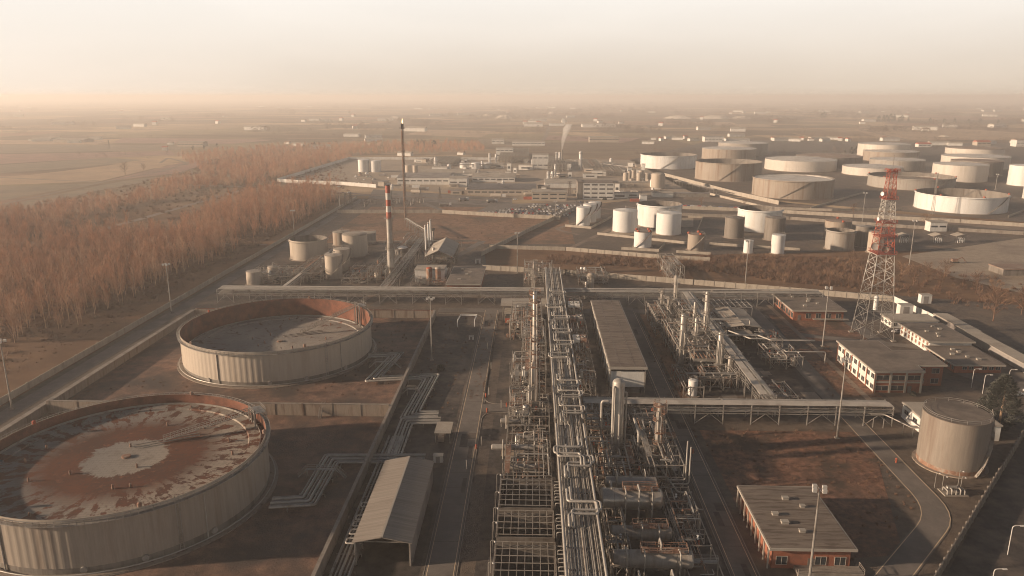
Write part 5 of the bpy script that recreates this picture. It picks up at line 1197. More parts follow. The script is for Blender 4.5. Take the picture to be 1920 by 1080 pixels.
# chimney, flare, stacks
p = G(734,524); h = Hz(p, 348); root = thing('chimney', 'red and white banded chimney left of the slim stacks', 'chimney', (p.x, p.y, 0)); s = ppm((p.x,p.y,30))
r0, r1 = 6.2/s, 4.6/s
bands = [(0,.14,r0*.72,r0*.72,'steel_paint'),(.14,.34,r0,r0,'pipe_clad'),(.34,.40,r0*1.0,r0*.9,'steel_paint'),(.40,.655,r0*.84,r0*.8,'pipe_clad'),(.655,.725,r1*1.05,r1*1.05,'signal_red'),(.725,.79,r1*1.02,r1*1.02,'signal_white'),(.79,.855,r1,r1,'signal_red'),(.855,.925,r1*.98,r1*.98,'signal_white'),(.925,1,r1*.96,r1*.95,'signal_red')]
for a, b, ra, rb, mm in bands: MB().lathe(p.x, p.y, [(.05,h*a),(ra,h*a),(rb,h*b),(.05,h*b)], 22).build('shaft_band', mm, root)
for f in (.33, .66): mb = MB(); platform(mb, p.x, p.y, r0*.8, r0*1.5, h*f, 0, 6.283); mb.build('platform', 'steel_paint', root)
mb = MB(); x = p.x+r0*1.1
for q in (-.3, .3): mb.bar((x,p.y+q-.5,0), (x,p.y+q-.5,h*.99), .1)
for k in range(int(h/1.2)): mb.bar((x,p.y-.8,k*1.2+.5), (x,p.y-.2,k*1.2+.5), .08)
mb.build('ladder', 'steel_paint', root)
MB().lathe(p.x, p.y, [(r1*.8,h-.02),(r1*.8,h+.3),(r1*.7,h+.3),(r1*.7,h-.5)], 18).build('rim', 'black_seal', root)
p = G(760,413); h = Hz(p, 232); root = thing('flare_stack', 'tall rusty flare stack with small flame at its tip', 'flare stack', (p.x, p.y, 0)); w = 1.15
for k in range(3):
    a = 2.1*k+.4; q = Vector((p.x+w*math.cos(a), p.y+w*math.sin(a), 0)); MB().bar(q, q+Vector((0,0,h*.93)), .3).build('mast_leg', 'rusty_steel' , root)
mb = MB(); k = 0; z = 0
while z < h*.92:
    for j in range(3):
        a, b = 2.1*j+.4, 2.1*(j+1)+.4; A = (p.x+w*math.cos(a), p.y+w*math.sin(a), z); B = (p.x+w*math.cos(b), p.y+w*math.sin(b), z+2.2); mb.bar(A, B, .16)
    z += 2.2
mb.build('lattice_bracing', 'dark_steel', root)
MB().lathe(p.x, p.y, [(.62,0),(.62,h*.9),(.5,h*.97)], 14).build('riser', 'rusty_steel', root)
for f, rr in ((.95,2.3),(.72,1.8),(.46,1.8)): mb = MB(); platform(mb, p.x, p.y, .6, rr, h*f, 0, 6.283); mb.build('platform', 'dark_steel', root)
for k in range(3): a = 2.1*k; MB().lathe(p.x+.8*math.cos(a), p.y+.8*math.sin(a), [(.45,h*.95),(.55,h*1.0),(.4,h*1.0),(.35,h*.96)], 10).build('burner_tip', 'black_seal', root)
fm = bpy.data.materials.new('flame'); fm.use_nodes = True; MAT['flame'] = fm; b = fm.node_tree.nodes['Principled BSDF']; b.inputs['Base Color'].default_value = (1,.5,.15,1); b.inputs['Emission Color'].default_value = (1,.62,.28,1); b.inputs['Emission Strength'].default_value = 2.2
MB().lathe(p.x+.4, p.y, [(.1,h*1.003),(.5,h+1.0),(.42,h+2.0),(.2,h+3.2),(.02,h+4.2)], 10).build('flame', 'flame', root)
for i, (u, vb, vt, w) in enumerate(((799,481,422,3.2),(804,464,417,3.2),(808,459,412,3.2),(812.5,455,433,3.6))):
    q = G(u, vb); h = Hz(q, vt); r = w/2/ppm((q.x,q.y,20))
    root = thing('steel_stack', ('nearest','middle','farthest','shortest, dark-capped')[i]+' of the slim pale stacks by the gabled workshop', 'stack', (q.x, q.y, 0))
    MB().lathe(q.x, q.y, [(r*1.15,0),(r*1.15,h*.2),(r,h*.22),(r,h),(r*.8,h),(r*.8,h-1)], 14).build('shaft', 'white_tank' if i < 3 else 'grey_tank', root)
    MB().lathe(q.x, q.y, [(r+.02,h-.8),(r+.25,h-.75),(r+.25,h-.4),(r+.02,h-.35)] if i < 3 else [(r*.4,h+.05),(r*2,h+.5),(r*2,h+1.8),(r*.6,h+1.9)], 14).build('cap_ring', 'black_seal' if i == 3 else 'rusty_steel', root)
    MB().box(q.x-r*1.6,q.y-r*1.6,0,q.x+r*1.6,q.y+r*1.6,.5).build('base', 'concrete', root)
# telecom tower
p = G(1642,637); h = Hz(p, 320); root = thing('telecom_tower', 'red and white lattice telecom tower between offices and tank farm', 'lattice tower', (p.x, p.y, 0))
def hw(z): t = z/h; return 5.1*(1-t)**1.15+1.25 if t < .97 else 1.4
segs = []; z = 0
zs = [0]
while zs[-1] < h*.985: zs.append(min(h, zs[-1]+max(2.2, hw(zs[-1])*1.05)))
zs[-1] = h
tx = p.x+2; 
def colr(z):
    v = None; t = z/h
    return 'signal_red' if (t > .835 or .52 < t < .70) else ('signal_white' if t > .3 else 'galv')
for i in range(len(zs)-1):
    a, b = zs[i], zs[i+1]; A, B = hw(a), hw(b); mb = MB(); c = lambda k, hh, z: Vector((p.x+hh*(1,1,-1,-1)[k % 4], p.y+4+hh*(1,-1,-1,1)[k % 4], z))
    for k in range(4):
        mb.bar(c(k,A,a), c(k,B,b), .26 if a < h*.5 else .2); mb.bar(c(k,A,a), c(k+1,B,b), .12); mb.bar(c(k+1,A,a), c(k,B,b), .12); mb.bar(c(k,B,b), c(k+1,B,b), .12)
    if i < 4: 
        m_ = (a+b)/2
        for k in range(4): mb.bar(c(k,A,a), (c(k,B,b)+c(k+1,B,b))/2, .12)
    mb.build('lattice_section', colr((a+b)/2), root)
for t in (.835, .70, .62, .52, .99):
    z = h*t; w = hw(z)+.7; mb = MB().box(p.x-w,p.y+4-w,z-.12,p.x+w,p.y+4+w,z); add_rail(mb, [(p.x-w,p.y+4-w,z),(p.x+w,p.y+4-w,z),(p.x+w,p.y+4+w,z),(p.x-w,p.y+4+w,z),(p.x-w,p.y+4-w,z)], step=.1, w=.1); mb.build('platform', 'signal_red', root)
def dish(x, y, z, r, d, m): 
    d = Vector(d).normalized(); a = d.orthogonal().normalized(); b = d.cross(a); c = Vector((x,y,z)); mb = MB(); n = 16; vs = []
    for q, k in ((0,.0),(.5,.05),(.85,.2),(1,.35)): vs += [c+d*r*k+(a*math.cos(6.2832*i/n)+b*math.sin(6.2832*i/n))*r*max(q,.02) for i in range(n)]
    vs += [c-d*r*.1+(a*math.cos(6.2832*i/n)+b*math.sin(6.2832*i/n))*r*.9 for i in range(n)]
    mb.add(vs, [(j*n+i,j*n+(i+1)%n,(j+1)*n+(i+1)%n,(j+1)*n+i) for j in range(4) for i in range(n)], True); mb.build('antenna_dish', m, root)
dish(p.x-3.2,p.y+3,h*.865,.9,(-1,-.4,0),'white_tank'); dish(p.x+3.4,p.y+3,h*.57,1.2,(.8,-.7,0),'orange_red'); dish(p.x-4,p.y+2,h*.56,1.5,(-.6,-.8,0),'grey_roof'); dish(p.x-3.6,p.y+3,h*.72,.8,(-1,-.2,0),'white_tank'); dish(p.x-.4,p.y+1,h*.545,1.3,(-.2,-1,0),'dark_tank')
MB().lathe(p.x, p.y+4, [(.9,h*.17),(.9,h*.25),(.02,h*.26)], 14).build('drum_antenna', 'white_tank', root)
MB().tube([(p.x,p.y+4,h),(p.x,p.y+4,h+6)], .09, 6).build('whip_antenna', 'galv', root)
MB().box(p.x-.6,p.y+3.2,.1,p.x+.6,p.y+4.8,h*.95).build('cable_ladder', 'dark_steel', root) if False else None
mb = MB()
for q in (-.3, .3): mb.bar((p.x+q,p.y+4.4,0), (p.x+q,p.y+4.4,h*.98), .1)
for k in range(int(h/.9)): mb.bar((p.x-.3,p.y+4.4,k*.9+.4), (p.x+.3,p.y+4.4,k*.9+.4), .07)
mb.build('ladder', 'galv', root)
for k in range(4): x, y = p.x+6.3*(1,1,-1,-1)[k], p.y+4+6.3*(1,-1,-1,1)[k]; MB().box(x-.9,y-.9,0,x+.9,y+.9,.5).build('footing', 'concrete', root)
p = G(1748,402); h = Hz(p, 324); root = thing('lattice_mast', 'thin grey lattice mast before the big white open tank', 'lattice mast', (p.x, p.y, 0)); mb = MB(); z = 0
for k in range(3): a = 2.1*k; mb.bar((p.x+1.6*math.cos(a),p.y+1.6*math.sin(a),0), (p.x+.3*math.cos(a),p.y+.3*math.sin(a),h), .2)
mb.build('mast_leg', 'galv', root); mb = MB()
while z < h-2:
    s1, s2 = 1.6-1.3*z/h, 1.6-1.3*(z+2)/h
    for k in range(3): mb.bar((p.x+s1*math.cos(2.1*k),p.y+s1*math.sin(2.1*k),z), (p.x+s2*math.cos(2.1*k+2.1),p.y+s2*math.sin(2.1*k+2.1),z+2), .12)
    z += 2
mb.build('lattice_bracing', 'galv', root)
# ------------------------------------------------------------------ flood-light masts
def mast(label, u, vb, vt, heads=4, r=.32, lift=0):
    p = G(u, vb); h = Hz(p, vt); root = thing('floodlight_mast', label, 'light mast', (p.x, p.y, 0), 'floodlight masts around the works')
    MB().tube([(p.x,p.y,0),(p.x,p.y,h)], r, 8, r*.5).build('pole', 'galv', root); MB().box(p.x-.6,p.y-.6,0,p.x+.6,p.y+.6,.4).build('base', 'concrete', root)
    mb = MB().bar((p.x-1.3,p.y,h), (p.x+1.3,p.y,h), .16); mb.bar((p.x,p.y-1,h+.02), (p.x,p.y+1,h+.02), .16); a = mb.build('crossbar', 'galv', root)
    for k in range(heads):
        an = 6.2832*k/heads+.5; x, y = p.x+1.35*math.cos(an), p.y+1.1*math.sin(an); f = MB().box(x-.42,y-.3,h-.35,x+.42,y+.3,h+.5); f.build('floodlight', 'lamp_head', a)
for lb, u, vb, vt in (('light mast at the left edge of the photo beside the concrete wall',23,768,640), ('light mast by the concrete wall in front of the bare poplars',322,587,496), ('light mast by the wall behind the cream open tank',552,441,395),
    ('light mast by the wall at the left of the grass field',638,400,350), ('light mast rising from the dark strip beside the farther rusty tank',810,676,560), ('light mast in front of the diagonal panel wall',970,513,437),
    ('light mast in the brown scrub below the small slim white tank',1397,536,452), ('light mast before the single-storey brick building',1542,650,540), ('light mast left of the two-storey red-brick office',1569,822,676),
    ('nearest light mast beside the brick building in the lower right',1516,1100,917), ('light mast between the tank farm walls left of the tower',1616,420,362), ('rusty light mast right of the tower in the scrub',1705,496,414),
    ('light mast on the diagonal wall below the car park',1041,412,378), ('light mast at the right behind the open tanks',1866,356,327), ('light mast at the office block in the refinery forecourt',1203,372,335)): mast(lb, u, vb, vt)
def street_lamp(label, u, vb, vt, L=1.8, group='street lamps by the offices'):
    p = G(u, vb); h = Hz(p, vt); root = thing('street_lamp', label, 'street lamp', (p.x, p.y, 0), group)
    MB().tube(fillet([(p.x,p.y,0),(p.x,p.y,h),(p.x+L,p.y,h+.1)], .6), .1, 8).build('pole', 'lamp_head', root); MB().box(p.x+L-.2,p.y-.22,h-.05,p.x+L+.7,p.y+.22,h+.14).build('lamp_head', 'white_wall', root)
for lb, u, vb, vt in (('curved street lamp left of the conifer',1821,727,692), ('curved street lamp nearest the conifer',1842,738,703), ('curved street lamp by the lower carport',1891,713,693), ('tall curved street lamp on the dark verge at the lower right edge',1889,1040,986),
                      ('curved street lamp at the bottom right corner',1857,1110,1067)): street_lamp(lb, u, vb, vt)
# small things in the yard
for i, (u, v) in enumerate(((952,633),(962,633),(971,632))):
    p = G(u, v); root = thing('hose_reel', ('left','middle','right')[i]+' of three dark hose reels beside the upper left process frame', 'reel', (p.x, p.y, 0)); MB().tube([(p.x,p.y-.35,.9),(p.x,p.y+.5,.9)], .8, 16).build('drum', 'rusty_steel', root)
    MB().tube([(p.x,p.y-.42,.9),(p.x,p.y-.36,.9)], .35, 12).build('hub', 'galv', root); MB().box(p.x-.7,p.y-.2,0,p.x+.7,p.y+.3,.12).build('stand', 'dark_steel', root)
p = G(958,607); root = thing('red_trailer', 'red tarpaulin-covered trailer by the upper left process frame', 'trailer', (p.x, p.y, 0)); MB().prism([(p.x-2.6,p.y-1.2),(p.x+2.6,p.y-1.2),(p.x+2.6,p.y+1.2),(p.x-2.6,p.y+1.2)], .7, 2.2).build('load', 'orange_red', root)
for sx in (-1.6, 1.6):
    for sy in (-1.25, 1.25): MB().tube([(p.x+sx,p.y+sy-.12,.5),(p.x+sx,p.y+sy+.12,.5)], .5, 12).build('wheel', 'rubber', root)
for i, (u, v) in enumerate(((911,745),(913,773),(950,763),(1299,851),(1680,868),(893,842))):
    p = G(u, v); root = thing('fire_hydrant', ('red pillar hydrant by the rounded kerb corner','red pillar hydrant at the road junction','red hydrant near the corner pump frame','orange pillar hydrant on the lawn right of the right-hand road','red hydrant beside the road to the curve','rusty hydrant on the verge by the long exchanger')[i], 'hydrant', (p.x, p.y, 0))
    MB().lathe(p.x, p.y, [(.22,0),(.22,1.1),(.3,1.15),(.3,1.4),(.03,1.6)], 10).build('barrel', 'orange_red', root); MB().tube([(p.x-.5,p.y,.85),(p.x+.5,p.y,.85)], .12, 8).build('outlet', 'rusty_steel', root)
for i, (u, v) in enumerate(((917,740),(940,765),(921,692),(914,655),(940,800),(903,835),(875,880))):
    p = G(u, v); root = thing('marker_post', ('pale upright pipe post beside the junction kerb','pale upright post near the corner exchanger','pale upright post along the verge, level with the shed front','pale upright post along the verge, level with the zigzag pipes','pale post at the near corner of the junction','pale post beside the long exchanger verge','pale post by the central road near the shed')[i], 'post', (p.x, p.y, 0))
    MB().tube([(p.x,p.y,0),(p.x,p.y,2.6)], .16, 8).build('pole', 'pipe_clad', root); MB().lathe(p.x, p.y, [(.2,2.6),(.2,2.8),(.02,2.85)], 8).build('cap', 'galv', root)
# ================================================================== refinery forecourt and plant beyond
def pbox(label, ul, ur, vb, vt, dep=12, wall='white_wall', roof='grey_roof', name='industrial_building', bands=1, cat='building', lean=0):
    p, q = G(ul, vb), G(ur, vb); h = max(2.5, Hz(p, vt)); x0, x1, y0, y1 = p.x, q.x, p.y, p.y+dep
    root = thing(name, label, cat, ((x0+x1)/2, y0, 0)); MB().box(x0,y0,0,x1,y1,h).build('wall', wall, root)
    r = MB()
    if lean:    # shallow gable along x
        ym = (y0+y1)/2; r.add([(x0-.5,y0-.5,h),(x1+.5,y0-.5,h),(x1+.5,ym,h+lean),(x0-.5,ym,h+lean),(x0-.5,y1+.5,h),(x1+.5,y1+.5,h)], [(0,1,2,3),(3,2,5,4),(0,3,4),(1,5,2),(0,4,5,1)])
    else: r.box(x0-.4,y0-.4,h+.01,x1+.4,y1+.4,h+.5)
    r.build('roof', roof, root)
    for k in range(bands):
        z = h*(k+.55)/bands; hh = min(1.3, h/bands*.35); w = x1-x0
        n = max(2, int(w/7))
        for j in range(min(n, 12)): a = x0+w*(j+.12)/min(n,12); b = x0+w*(j+.88)/min(n,12); MB().box(a,y0-.06,z-hh/2,b,y0-.004,z+hh/2).build('window', 'glass', root)
    return root
PB = [('long grey shed with skylights at the left of the forecourt plant', 745,842,346,333,60,'white_wall','grey_roof',1,3), ('pale shed with light roof behind the long grey shed', 785,890,336,325,50,'white_wall','light_roof',1,3),
  ('white cube building before the dark saw-roofed hall', 842,876,351,334,22,'white_wall','light_roof',1,0), ('wide dark saw-roofed hall in the middle of the forecourt', 876,1005,366,355,55,'cream_tank','saw_roof',1,2),
  ('pale roofed hall right of the white cube', 885,965,341,332,45,'white_wall','light_roof',1,3), ('tall white plant building with lower wing behind the halls', 930,962,297,278,25,'white_wall','light_roof',2,0),
  ('white tower block among the far columns', 998,1028,317,290,18,'white_wall','light_roof',2,0), ('white three-storey office with striped windows facing the car park', 1093,1150,374,343,26,'white_wall','flat_roof',4,0),
  ('dark stair block at the left end of the striped office', 1083,1092,374,342,26,'dark_tank','flat_roof',0,0), ('low long beige building before the dark hall', 997,1062,376,361,16,'cream_tank','light_roof',2,0),
  ('long low pale roof behind the striped office', 1022,1150,352,343,45,'white_wall','light_roof',0,2), ('long filling shed beside the silo cluster', 1152,1222,350,342,18,'cream_tank','light_roof',0,1),
  ('grey container row by the road right of the silos', 1262,1330,370,363,8,'steel_paint','grey_roof',0,0), ('white canopy heap of tarpaulin stores by the road', 1225,1262,370,362,14,'white_wall','light_roof',0,1),
  ('small white hut by the three slender tanks', 1200,1213,378,366,6,'white_tank','light_roof',0,0), ('far long white building with dark windows left of the plume', 960,1022,273,266,20,'white_wall','light_roof',1,2),
  ('far white works building beyond the forecourt', 922,945,270,262,25,'white_wall','light_roof',1,3), ('far pale works right of the plume', 1105,1160,267,257,25,'cream_tank','light_roof',1,0),
  ('far white warehouse with tall tower', 1030,1058,236,232,60,'white_wall','light_roof',0,0), ('far white warehouse with flat long roof', 1092,1154,239,233,60,'white_wall','light_roof',0,0), ('far narrow white tower on the plain', 1054,1059,234,222,20,'white_wall','light_roof',0,0),
  ('far building with white end wall left of the big tanks', 1321,1354,266,257,25,'white_wall','grey_roof',1,2), ('far row of white greenhouses', 1363,1406,265,261,30,'white_wall','light_roof',0,2), ('far white house among evergreens on the right plain', 1620,1642,228,224,25,'white_wall','light_roof',0,2),
  ('yellowish farmhouse block on the left plain', 333,382,275,267,22,'cream_tank','light_roof',1,2), ('long low farm sheds far on the left plain', 100,158,267,262,40,'cream_tank','light_roof',0,2), ('red-roofed farm right beyond the rear tanks', 1832,1857,273,266,18,'cream_tank','orange_red',1,3),
  ('white farm at the far right edge', 1905,1935,275,263,20,'white_wall','brown_roof',1,3), ('white farmhouse behind the middle tanks', 1722,1745,276,270,14,'white_wall','orange_red',1,3)]
for lb, ul, ur, vb, vt, dep, wl_, rf_, bd, ln in PB: pbox(lb, ul, ur, vb, vt, dep, wl_, rf_, bands=bd, lean=ln)
for lb, ul, ur, vb, vt, k in (('left of two cylindrical white tanks in the forecourt corner',672,693,323,300,'cone'), ('right of two cylindrical white tanks in the forecourt corner',694,715,323,302,'cone'), ('big beige silo at the right of the silo cluster',1220,1246,355,328,'dome'),
    ('front left silo of the silo cluster',1168,1178,342,325,'dome'), ('second silo of the silo cluster',1176,1184,338,322,'dome'), ('third silo of the silo cluster',1183,1192,334,320,'dome'), ('middle silo of the silo cluster',1193,1204,343,325,'dome'), ('rear silo of the silo cluster',1197,1207,335,321,'dome'),
    ('front right silo of the silo cluster',1207,1219,343,326,'dome'), ('small front silo left in the cluster',1180,1187,346,336,'dome'), ('small front silo right in the cluster',1212,1218,347,337,'dome'),
    ('squat white tank left of the plant pipeway',862,880,316,307,'cone'), ('squat white tank in the plant pipeway',884,902,317,306,'cone'), ('squat white tank right in the plant pipeway',905,922,316,306,'cone'), ('far small tank by the flare, left',760,772,328,311,'dome'), ('far small tank by the flare, right',774,784,326,311,'dome')):
    tank(lb, ul, ur, vb, vt, k, 'white_tank' if k == 'cone' else 'cream_tank', rise=.12, rail=False, n=24, base=False, name='storage_silo' if k == 'dome' else 'storage_tank')
for lb, u, vb, vt, w in (('white distillation column left of the plume',1043,310,285,4),('white distillation column beside the plume',1049,311,285,4),('tall white column right of the plume',1088,319,284,6),('slim grey stack giving off the steam plume',1053.5,312,280,2),('white column left of the white tower block',918,307,287,4),('second white column left of the white tower block',930,306,289,4),
      ('thin column with arched pipe in the plant',1041,333,308,4),('short silo column by the arched pipe',1028,335,321,6),('short silo column right of the arched pipe',1036,334,321,6),('grey cooling vessel by the pipeway',817,312,294,6)):
    column(lb, u, vb, vt, w, (.5,.9), m='white_tank' if w > 2 else 'steel_paint', pipes=1, ladder=False, seed=int(u))
for i, (u0, u1, vb, vf, h, lb) in enumerate(((1028,1062,304,322,9,'tangled pipe frame below the plume'), (1095,1130,308,322,8,'tangled pipe frame right of the tall white column'), (935,990,288,306,10,'plant frame around the tall white building'), (800,850,300,312,6,'low pipe frame in the left of the plant'),
        (1130,1170,318,330,6,'low pipe frame before the silo cluster'), (1150,1200,345,352,3,'low crates frame by the filling shed'))):
    p0, p1 = G(u0, vf), G(u1, vf); q = G(u0, vb); unit(lb, p0.x, p0.y, p1.x, q.y, h, 2, 120+i, npipe=18, nves=5, gauge=.5, valves=0)
for i, (a, b, lb) in enumerate((((760,318),(960,316),'pipeway along the rear of the forecourt plant'), ((1010,300),(1180,322),'pipeway from the columns to the silo cluster'), ((1265,348),(1340,366),'pipe bridge along the bund wall by the silos'))):
    pa, pb = G(*a), G(*b); rack(lb, (pa.x,pa.y), (pb.x,pb.y), 4, 6, 4, 14, 1, 60+i, truss=False, braces=False, r=(.25,.5))
# small huts, stores and vessels crowding the forecourt plant
pro = []
for i, (w, d, h, wm_, rm_) in enumerate(((5,5,4,'white_wall','light_roof'),(9,5,3.2,'cream_tank','grey_roof'),(4,4,7,'white_wall','light_roof'),(14,6,4.5,'white_wall','light_roof'))):
    o = thing('plant_hut', 'x', 'hut', (0,0,0), 'small huts of the forecourt plant'); MB().box(-w/2,-d/2,0,w/2,d/2,h).build('wall', wm_, o); MB().box(-w/2-.3,-d/2-.3,h+.01,w/2+.3,d/2+.3,h+.4).build('roof', rm_, o); MB().box(-w*.3,-d/2-.07,h*.3,w*.3,-d/2-.004,h*.6).build('window', 'glass', o); pro.append(o)
o = thing('plant_vessel', 'x', 'vessel', (0,0,0), 'small vessels of the forecourt plant'); MB().lathe(0,0,[(1.6,0),(1.6,6),(1.0,7),(.03,7.4)],16).build('shell','white_tank',o); MB().lathe(0,0,[(1.62,5.4),(2.3,5.4),(2.3,5.55),(1.62,5.55)],16,False).build('platform','steel_paint',o); pro.append(o)
o = thing('plant_vessel', 'x', 'vessel', (0,0,0), 'small vessels of the forecourt plant'); MB().hcyl((-3.5,0,2),(3.5,0,2),1.3,14).build('shell','cream_tank',o)
for x in (-2,2): MB().box(x-.3,-1,0,x+.3,1,1.2).build('saddle','concrete',o)
pro.append(o); seen = set(); rnd = random.Random(31); NM = ['small white hut','low cream store','tall white hut','long white store','upright white vessel','lying cream vessel']
for i in range(92):
    u, v = (rnd.uniform(780,1250), rnd.uniform(300,338)) if i < 64 else (rnd.uniform(700,1240), rnd.uniform(346,372))
    if 1085 < u < 1155 and 335 < v < 380: continue
    k = rnd.randrange(6); p = G(u, v); lb = NM[k]+(' crowding the rear of the forecourt plant' if i < 64 else ' along the front of the forecourt plant')+(', left half' if u < 980 else ', right half')
    if k not in seen: seen.add(k); pro[k].location = p; pro[k]['label'] = lb; pro[k].rotation_euler = (0,0,-.25)
    else: copy_tree(pro[k], p, lb, rnd.choice((-.25,-.1,0,1.3)), rnd.uniform(.8,1.5))
# ------------------------------------------------------------------ vehicles
mat('glass_dark', (.03,.03,.035), rough=.15, spec=.6)
CARC = {'white': (.75,.73,.70), 'silver': (.45,.44,.43), 'grey': (.17,.165,.16), 'black': (.03,.03,.032), 'red': (.45,.05,.035), 'blue': (.07,.10,.18), 'beige': (.5,.43,.33)}
for c, v in CARC.items(): mat('paint_'+c, v, rough=.3, var=.03, spec=.6)
def car_mesh(c):
    mb = MB(); prof = [(-2.1,.35),(-2.15,.75),(-1.95,.95),(-1.3,1.02),(-.75,1.42),(.75,1.45),(1.35,1.02),(2.0,.9),(2.15,.6),(2.1,.35)]
    n = len(prof); vs = [(x, s*(.86 if z < 1.2 else .68), z) for s in (-1, 1) for x, z in prof]; mb.add(vs, [tuple(range(n)), tuple(range(n, 2*n))[::-1]]+[(i, n+i, n+(i+1)%n, (i+1)%n) for i in range(n)])
    nb = len(mb.f)
    for s in (-1, 1):   # side windows
        mb.add([(-1.05,s*.84,1.06),(1.15,s*.84,1.06),(.7,s*.72,1.38),(-.68,s*.72,1.38)], [(0,1,2,3)])
    mb.add([(1.3,-.7,1.07),(1.3,.7,1.07),(.8,.6,1.43),(.8,-.6,1.43)], [(0,1,2,3)]); mb.add([(-1.27,-.7,1.06),(-1.27,.7,1.06),(-.8,.6,1.42),(-.8,-.6,1.42)], [(0,1,2,3)])
    ng = len(mb.f)
    for x in (-1.3, 1.3):
        for s in (-.82, .82): mb.tube([(x,s-.1,.32),(x,s+.1,.32)], .33, 10)
    o = mb.build('parked_car', 'paint_'+c); me = o.data; me.materials.append(MAT['glass_dark']); me.materials.append(MAT['rubber'])
    for i, p in enumerate(me.polygons): p.material_index = 0 if i < nb else 1 if i < ng else 2
    return o
protos = {}
rnd = random.Random(12)
def put_car(x, y, rot, c, label, group):
    if c not in protos: o = protos[c] = car_mesh(c)
    else: o = protos[c].copy(); COL.objects.link(o)
    o.location = (x, y, .1); o.rotation_euler = (0, 0, rot); o['label'] = label; o['category'] = 'car'; o['group'] = group
def car_row(a, b, n, rot, where, group, fill=.85):
    a, b = G(*a), G(*b)
    for i in range(n):
        if rnd.random() > fill: continue
        c = rnd.choice(['white','silver','white','grey','black','silver','red','blue','beige','white']); q = a+(b-a)*i/(n-1)
        put_car(q.x+rnd.uniform(-.3,.3), q.y+rnd.uniform(-.4,.4), rot+rnd.uniform(-.04,.04)+(math.pi if rnd.random() < .5 else 0), c, f'{c} car parked {where}', group)
for i, (v, u0, u1) in enumerate(((403,900,1064),(400,905,1068),(396.5,925,1071),(393.5,948,1075),(390.5,970,1079),(388,985,1086),(385,1000,1090))):
    car_row((u0,v), (u1,v+1.5), int((u1-u0)/6), R(90), ('in the frontmost row','in the second row','in the third row','in the fourth row','in the fifth row','in the sixth row','in the rearmost row')[i]+' of the refinery car park', 'cars in the refinery car park', .8)
car_row((1285,387), (1400,391), 18, R(0), 'along the road below the big tanks', 'cars along the tank farm road', .6); car_row((1080,380), (1105,381), 4, R(90), 'before the striped white office', 'cars by the striped office', .9)
for (u, v, c, lb) in ((655,362,'white','white van-like car driving on the far left road'), (966,375,'white','white car at the edge of the beige building yard'), (1681,624,'silver','silver car standing by the white-walled flat building'), (1906,742,'white','white car parked right of the conifer'), (1930,735,'silver','silver car at the right edge by the carports')):
    p = G(u, v); put_car(p.x, p.y, .3, c, lb, 'single cars about the works')
def tanker(label, u, v, rot):
    p = G(u, v); root = thing('tanker_truck', label, 'tanker truck', (0,0,0))
    MB().hcyl((-5.5,0,2.2), (2.2,0,2.2), 1.15, 16, .3).build('tank', 'vessel_clad', root); MB().box(-5.4,-1,.8,4.8,1,1.15).build('chassis', 'dark_steel', root)
    c = MB().prism([(3,-1.2),(5.2,-1.2),(5.2,1.2),(3,1.2)], 1.0, 3.2).build('cab', 'white_tank', root); MB().box(5.18,-1,2.0,5.23,1,2.9).build('windscreen', 'glass_dark', c)
    for x in (-4.8,-3.6,1.2,4.2):
        for s in (-1, 1): MB().tube([(x,s*1.0-.15,.5),(x,s*1.0+.15,.5)], .5, 10).build('wheel', 'rubber', root)
    root.location = (p.x, p.y, .1); root.rotation_euler = (0, 0, rot)
for lb, u, v, r_ in (('tanker truck left in the forecourt yard, cab to the right',836,387,.1), ('tanker truck in the forecourt yard turned half away',870,377,.7), ('tanker truck right in the forecourt yard, cab up right',923,380,.5), ('long tanker parked before the dark hall',900,365,.05), ('white tanker by the long grey shed',795,357,.2), ('tanker behind the filling shed',1230,358,2.6)): tanker(lb, u, v, r_)
for i, (u, v, c) in enumerate(((848,362,'orange_red'),(862,363,'dark_steel'),(940,369,'white_tank'),(990,374,'orange_red'),(1190,378,'orange_red'),(780,352,'white_tank'),(760,350,'cream_tank'),(725,348,'white_tank'),(705,343,'grey_roof'),(740,333,'white_tank'),(718,330,'grey_roof'),(735,338,'cream_tank'))):
    p = G(u, v); root = thing('shipping_container', ('red container before the dark hall','dark container before the dark hall','white container at the right end of the dark hall','red container by the beige building','red container right of the striped office','white container left of the long grey shed','cream container by the forecourt wall','white container at the wall corner','grey container in the scrap yard','white container behind the flare stack','grey container by the two white tanks','cream container in the scrap yard')[i], 'container', (p.x, p.y, 0))
    MB().box(p.x-4.5,p.y-1.3,.1,p.x+4.5,p.y+1.3,2.8).build('body', c, root); MB().box(p.x+4.51,p.y-1.2,.2,p.x+4.58,p.y+1.2,2.7).build('door', 'grey_roof', root)
rnd = random.Random(44)
for i in range(26):
    u, v = rnd.uniform(660,760), rnd.uniform(326,346); p = G(u, v); s = rnd.uniform(1.2,3); mb = MB()
    mb.lathe(p.x, p.y, [(s,0),(s*rnd.uniform(.6,1),s*.4),(s*rnd.uniform(.3,.7),s*.8),(.03,s*.95)], 7, False); single('scrap_heap', mb, rnd.choice(('galv','rusty_steel','white_tank','dark_tank')), 'heap of mixed scrap in the corner yard by the two white tanks', 'scrap heap', (p.x,p.y,0), 'scrap heaps in the forecourt corner')
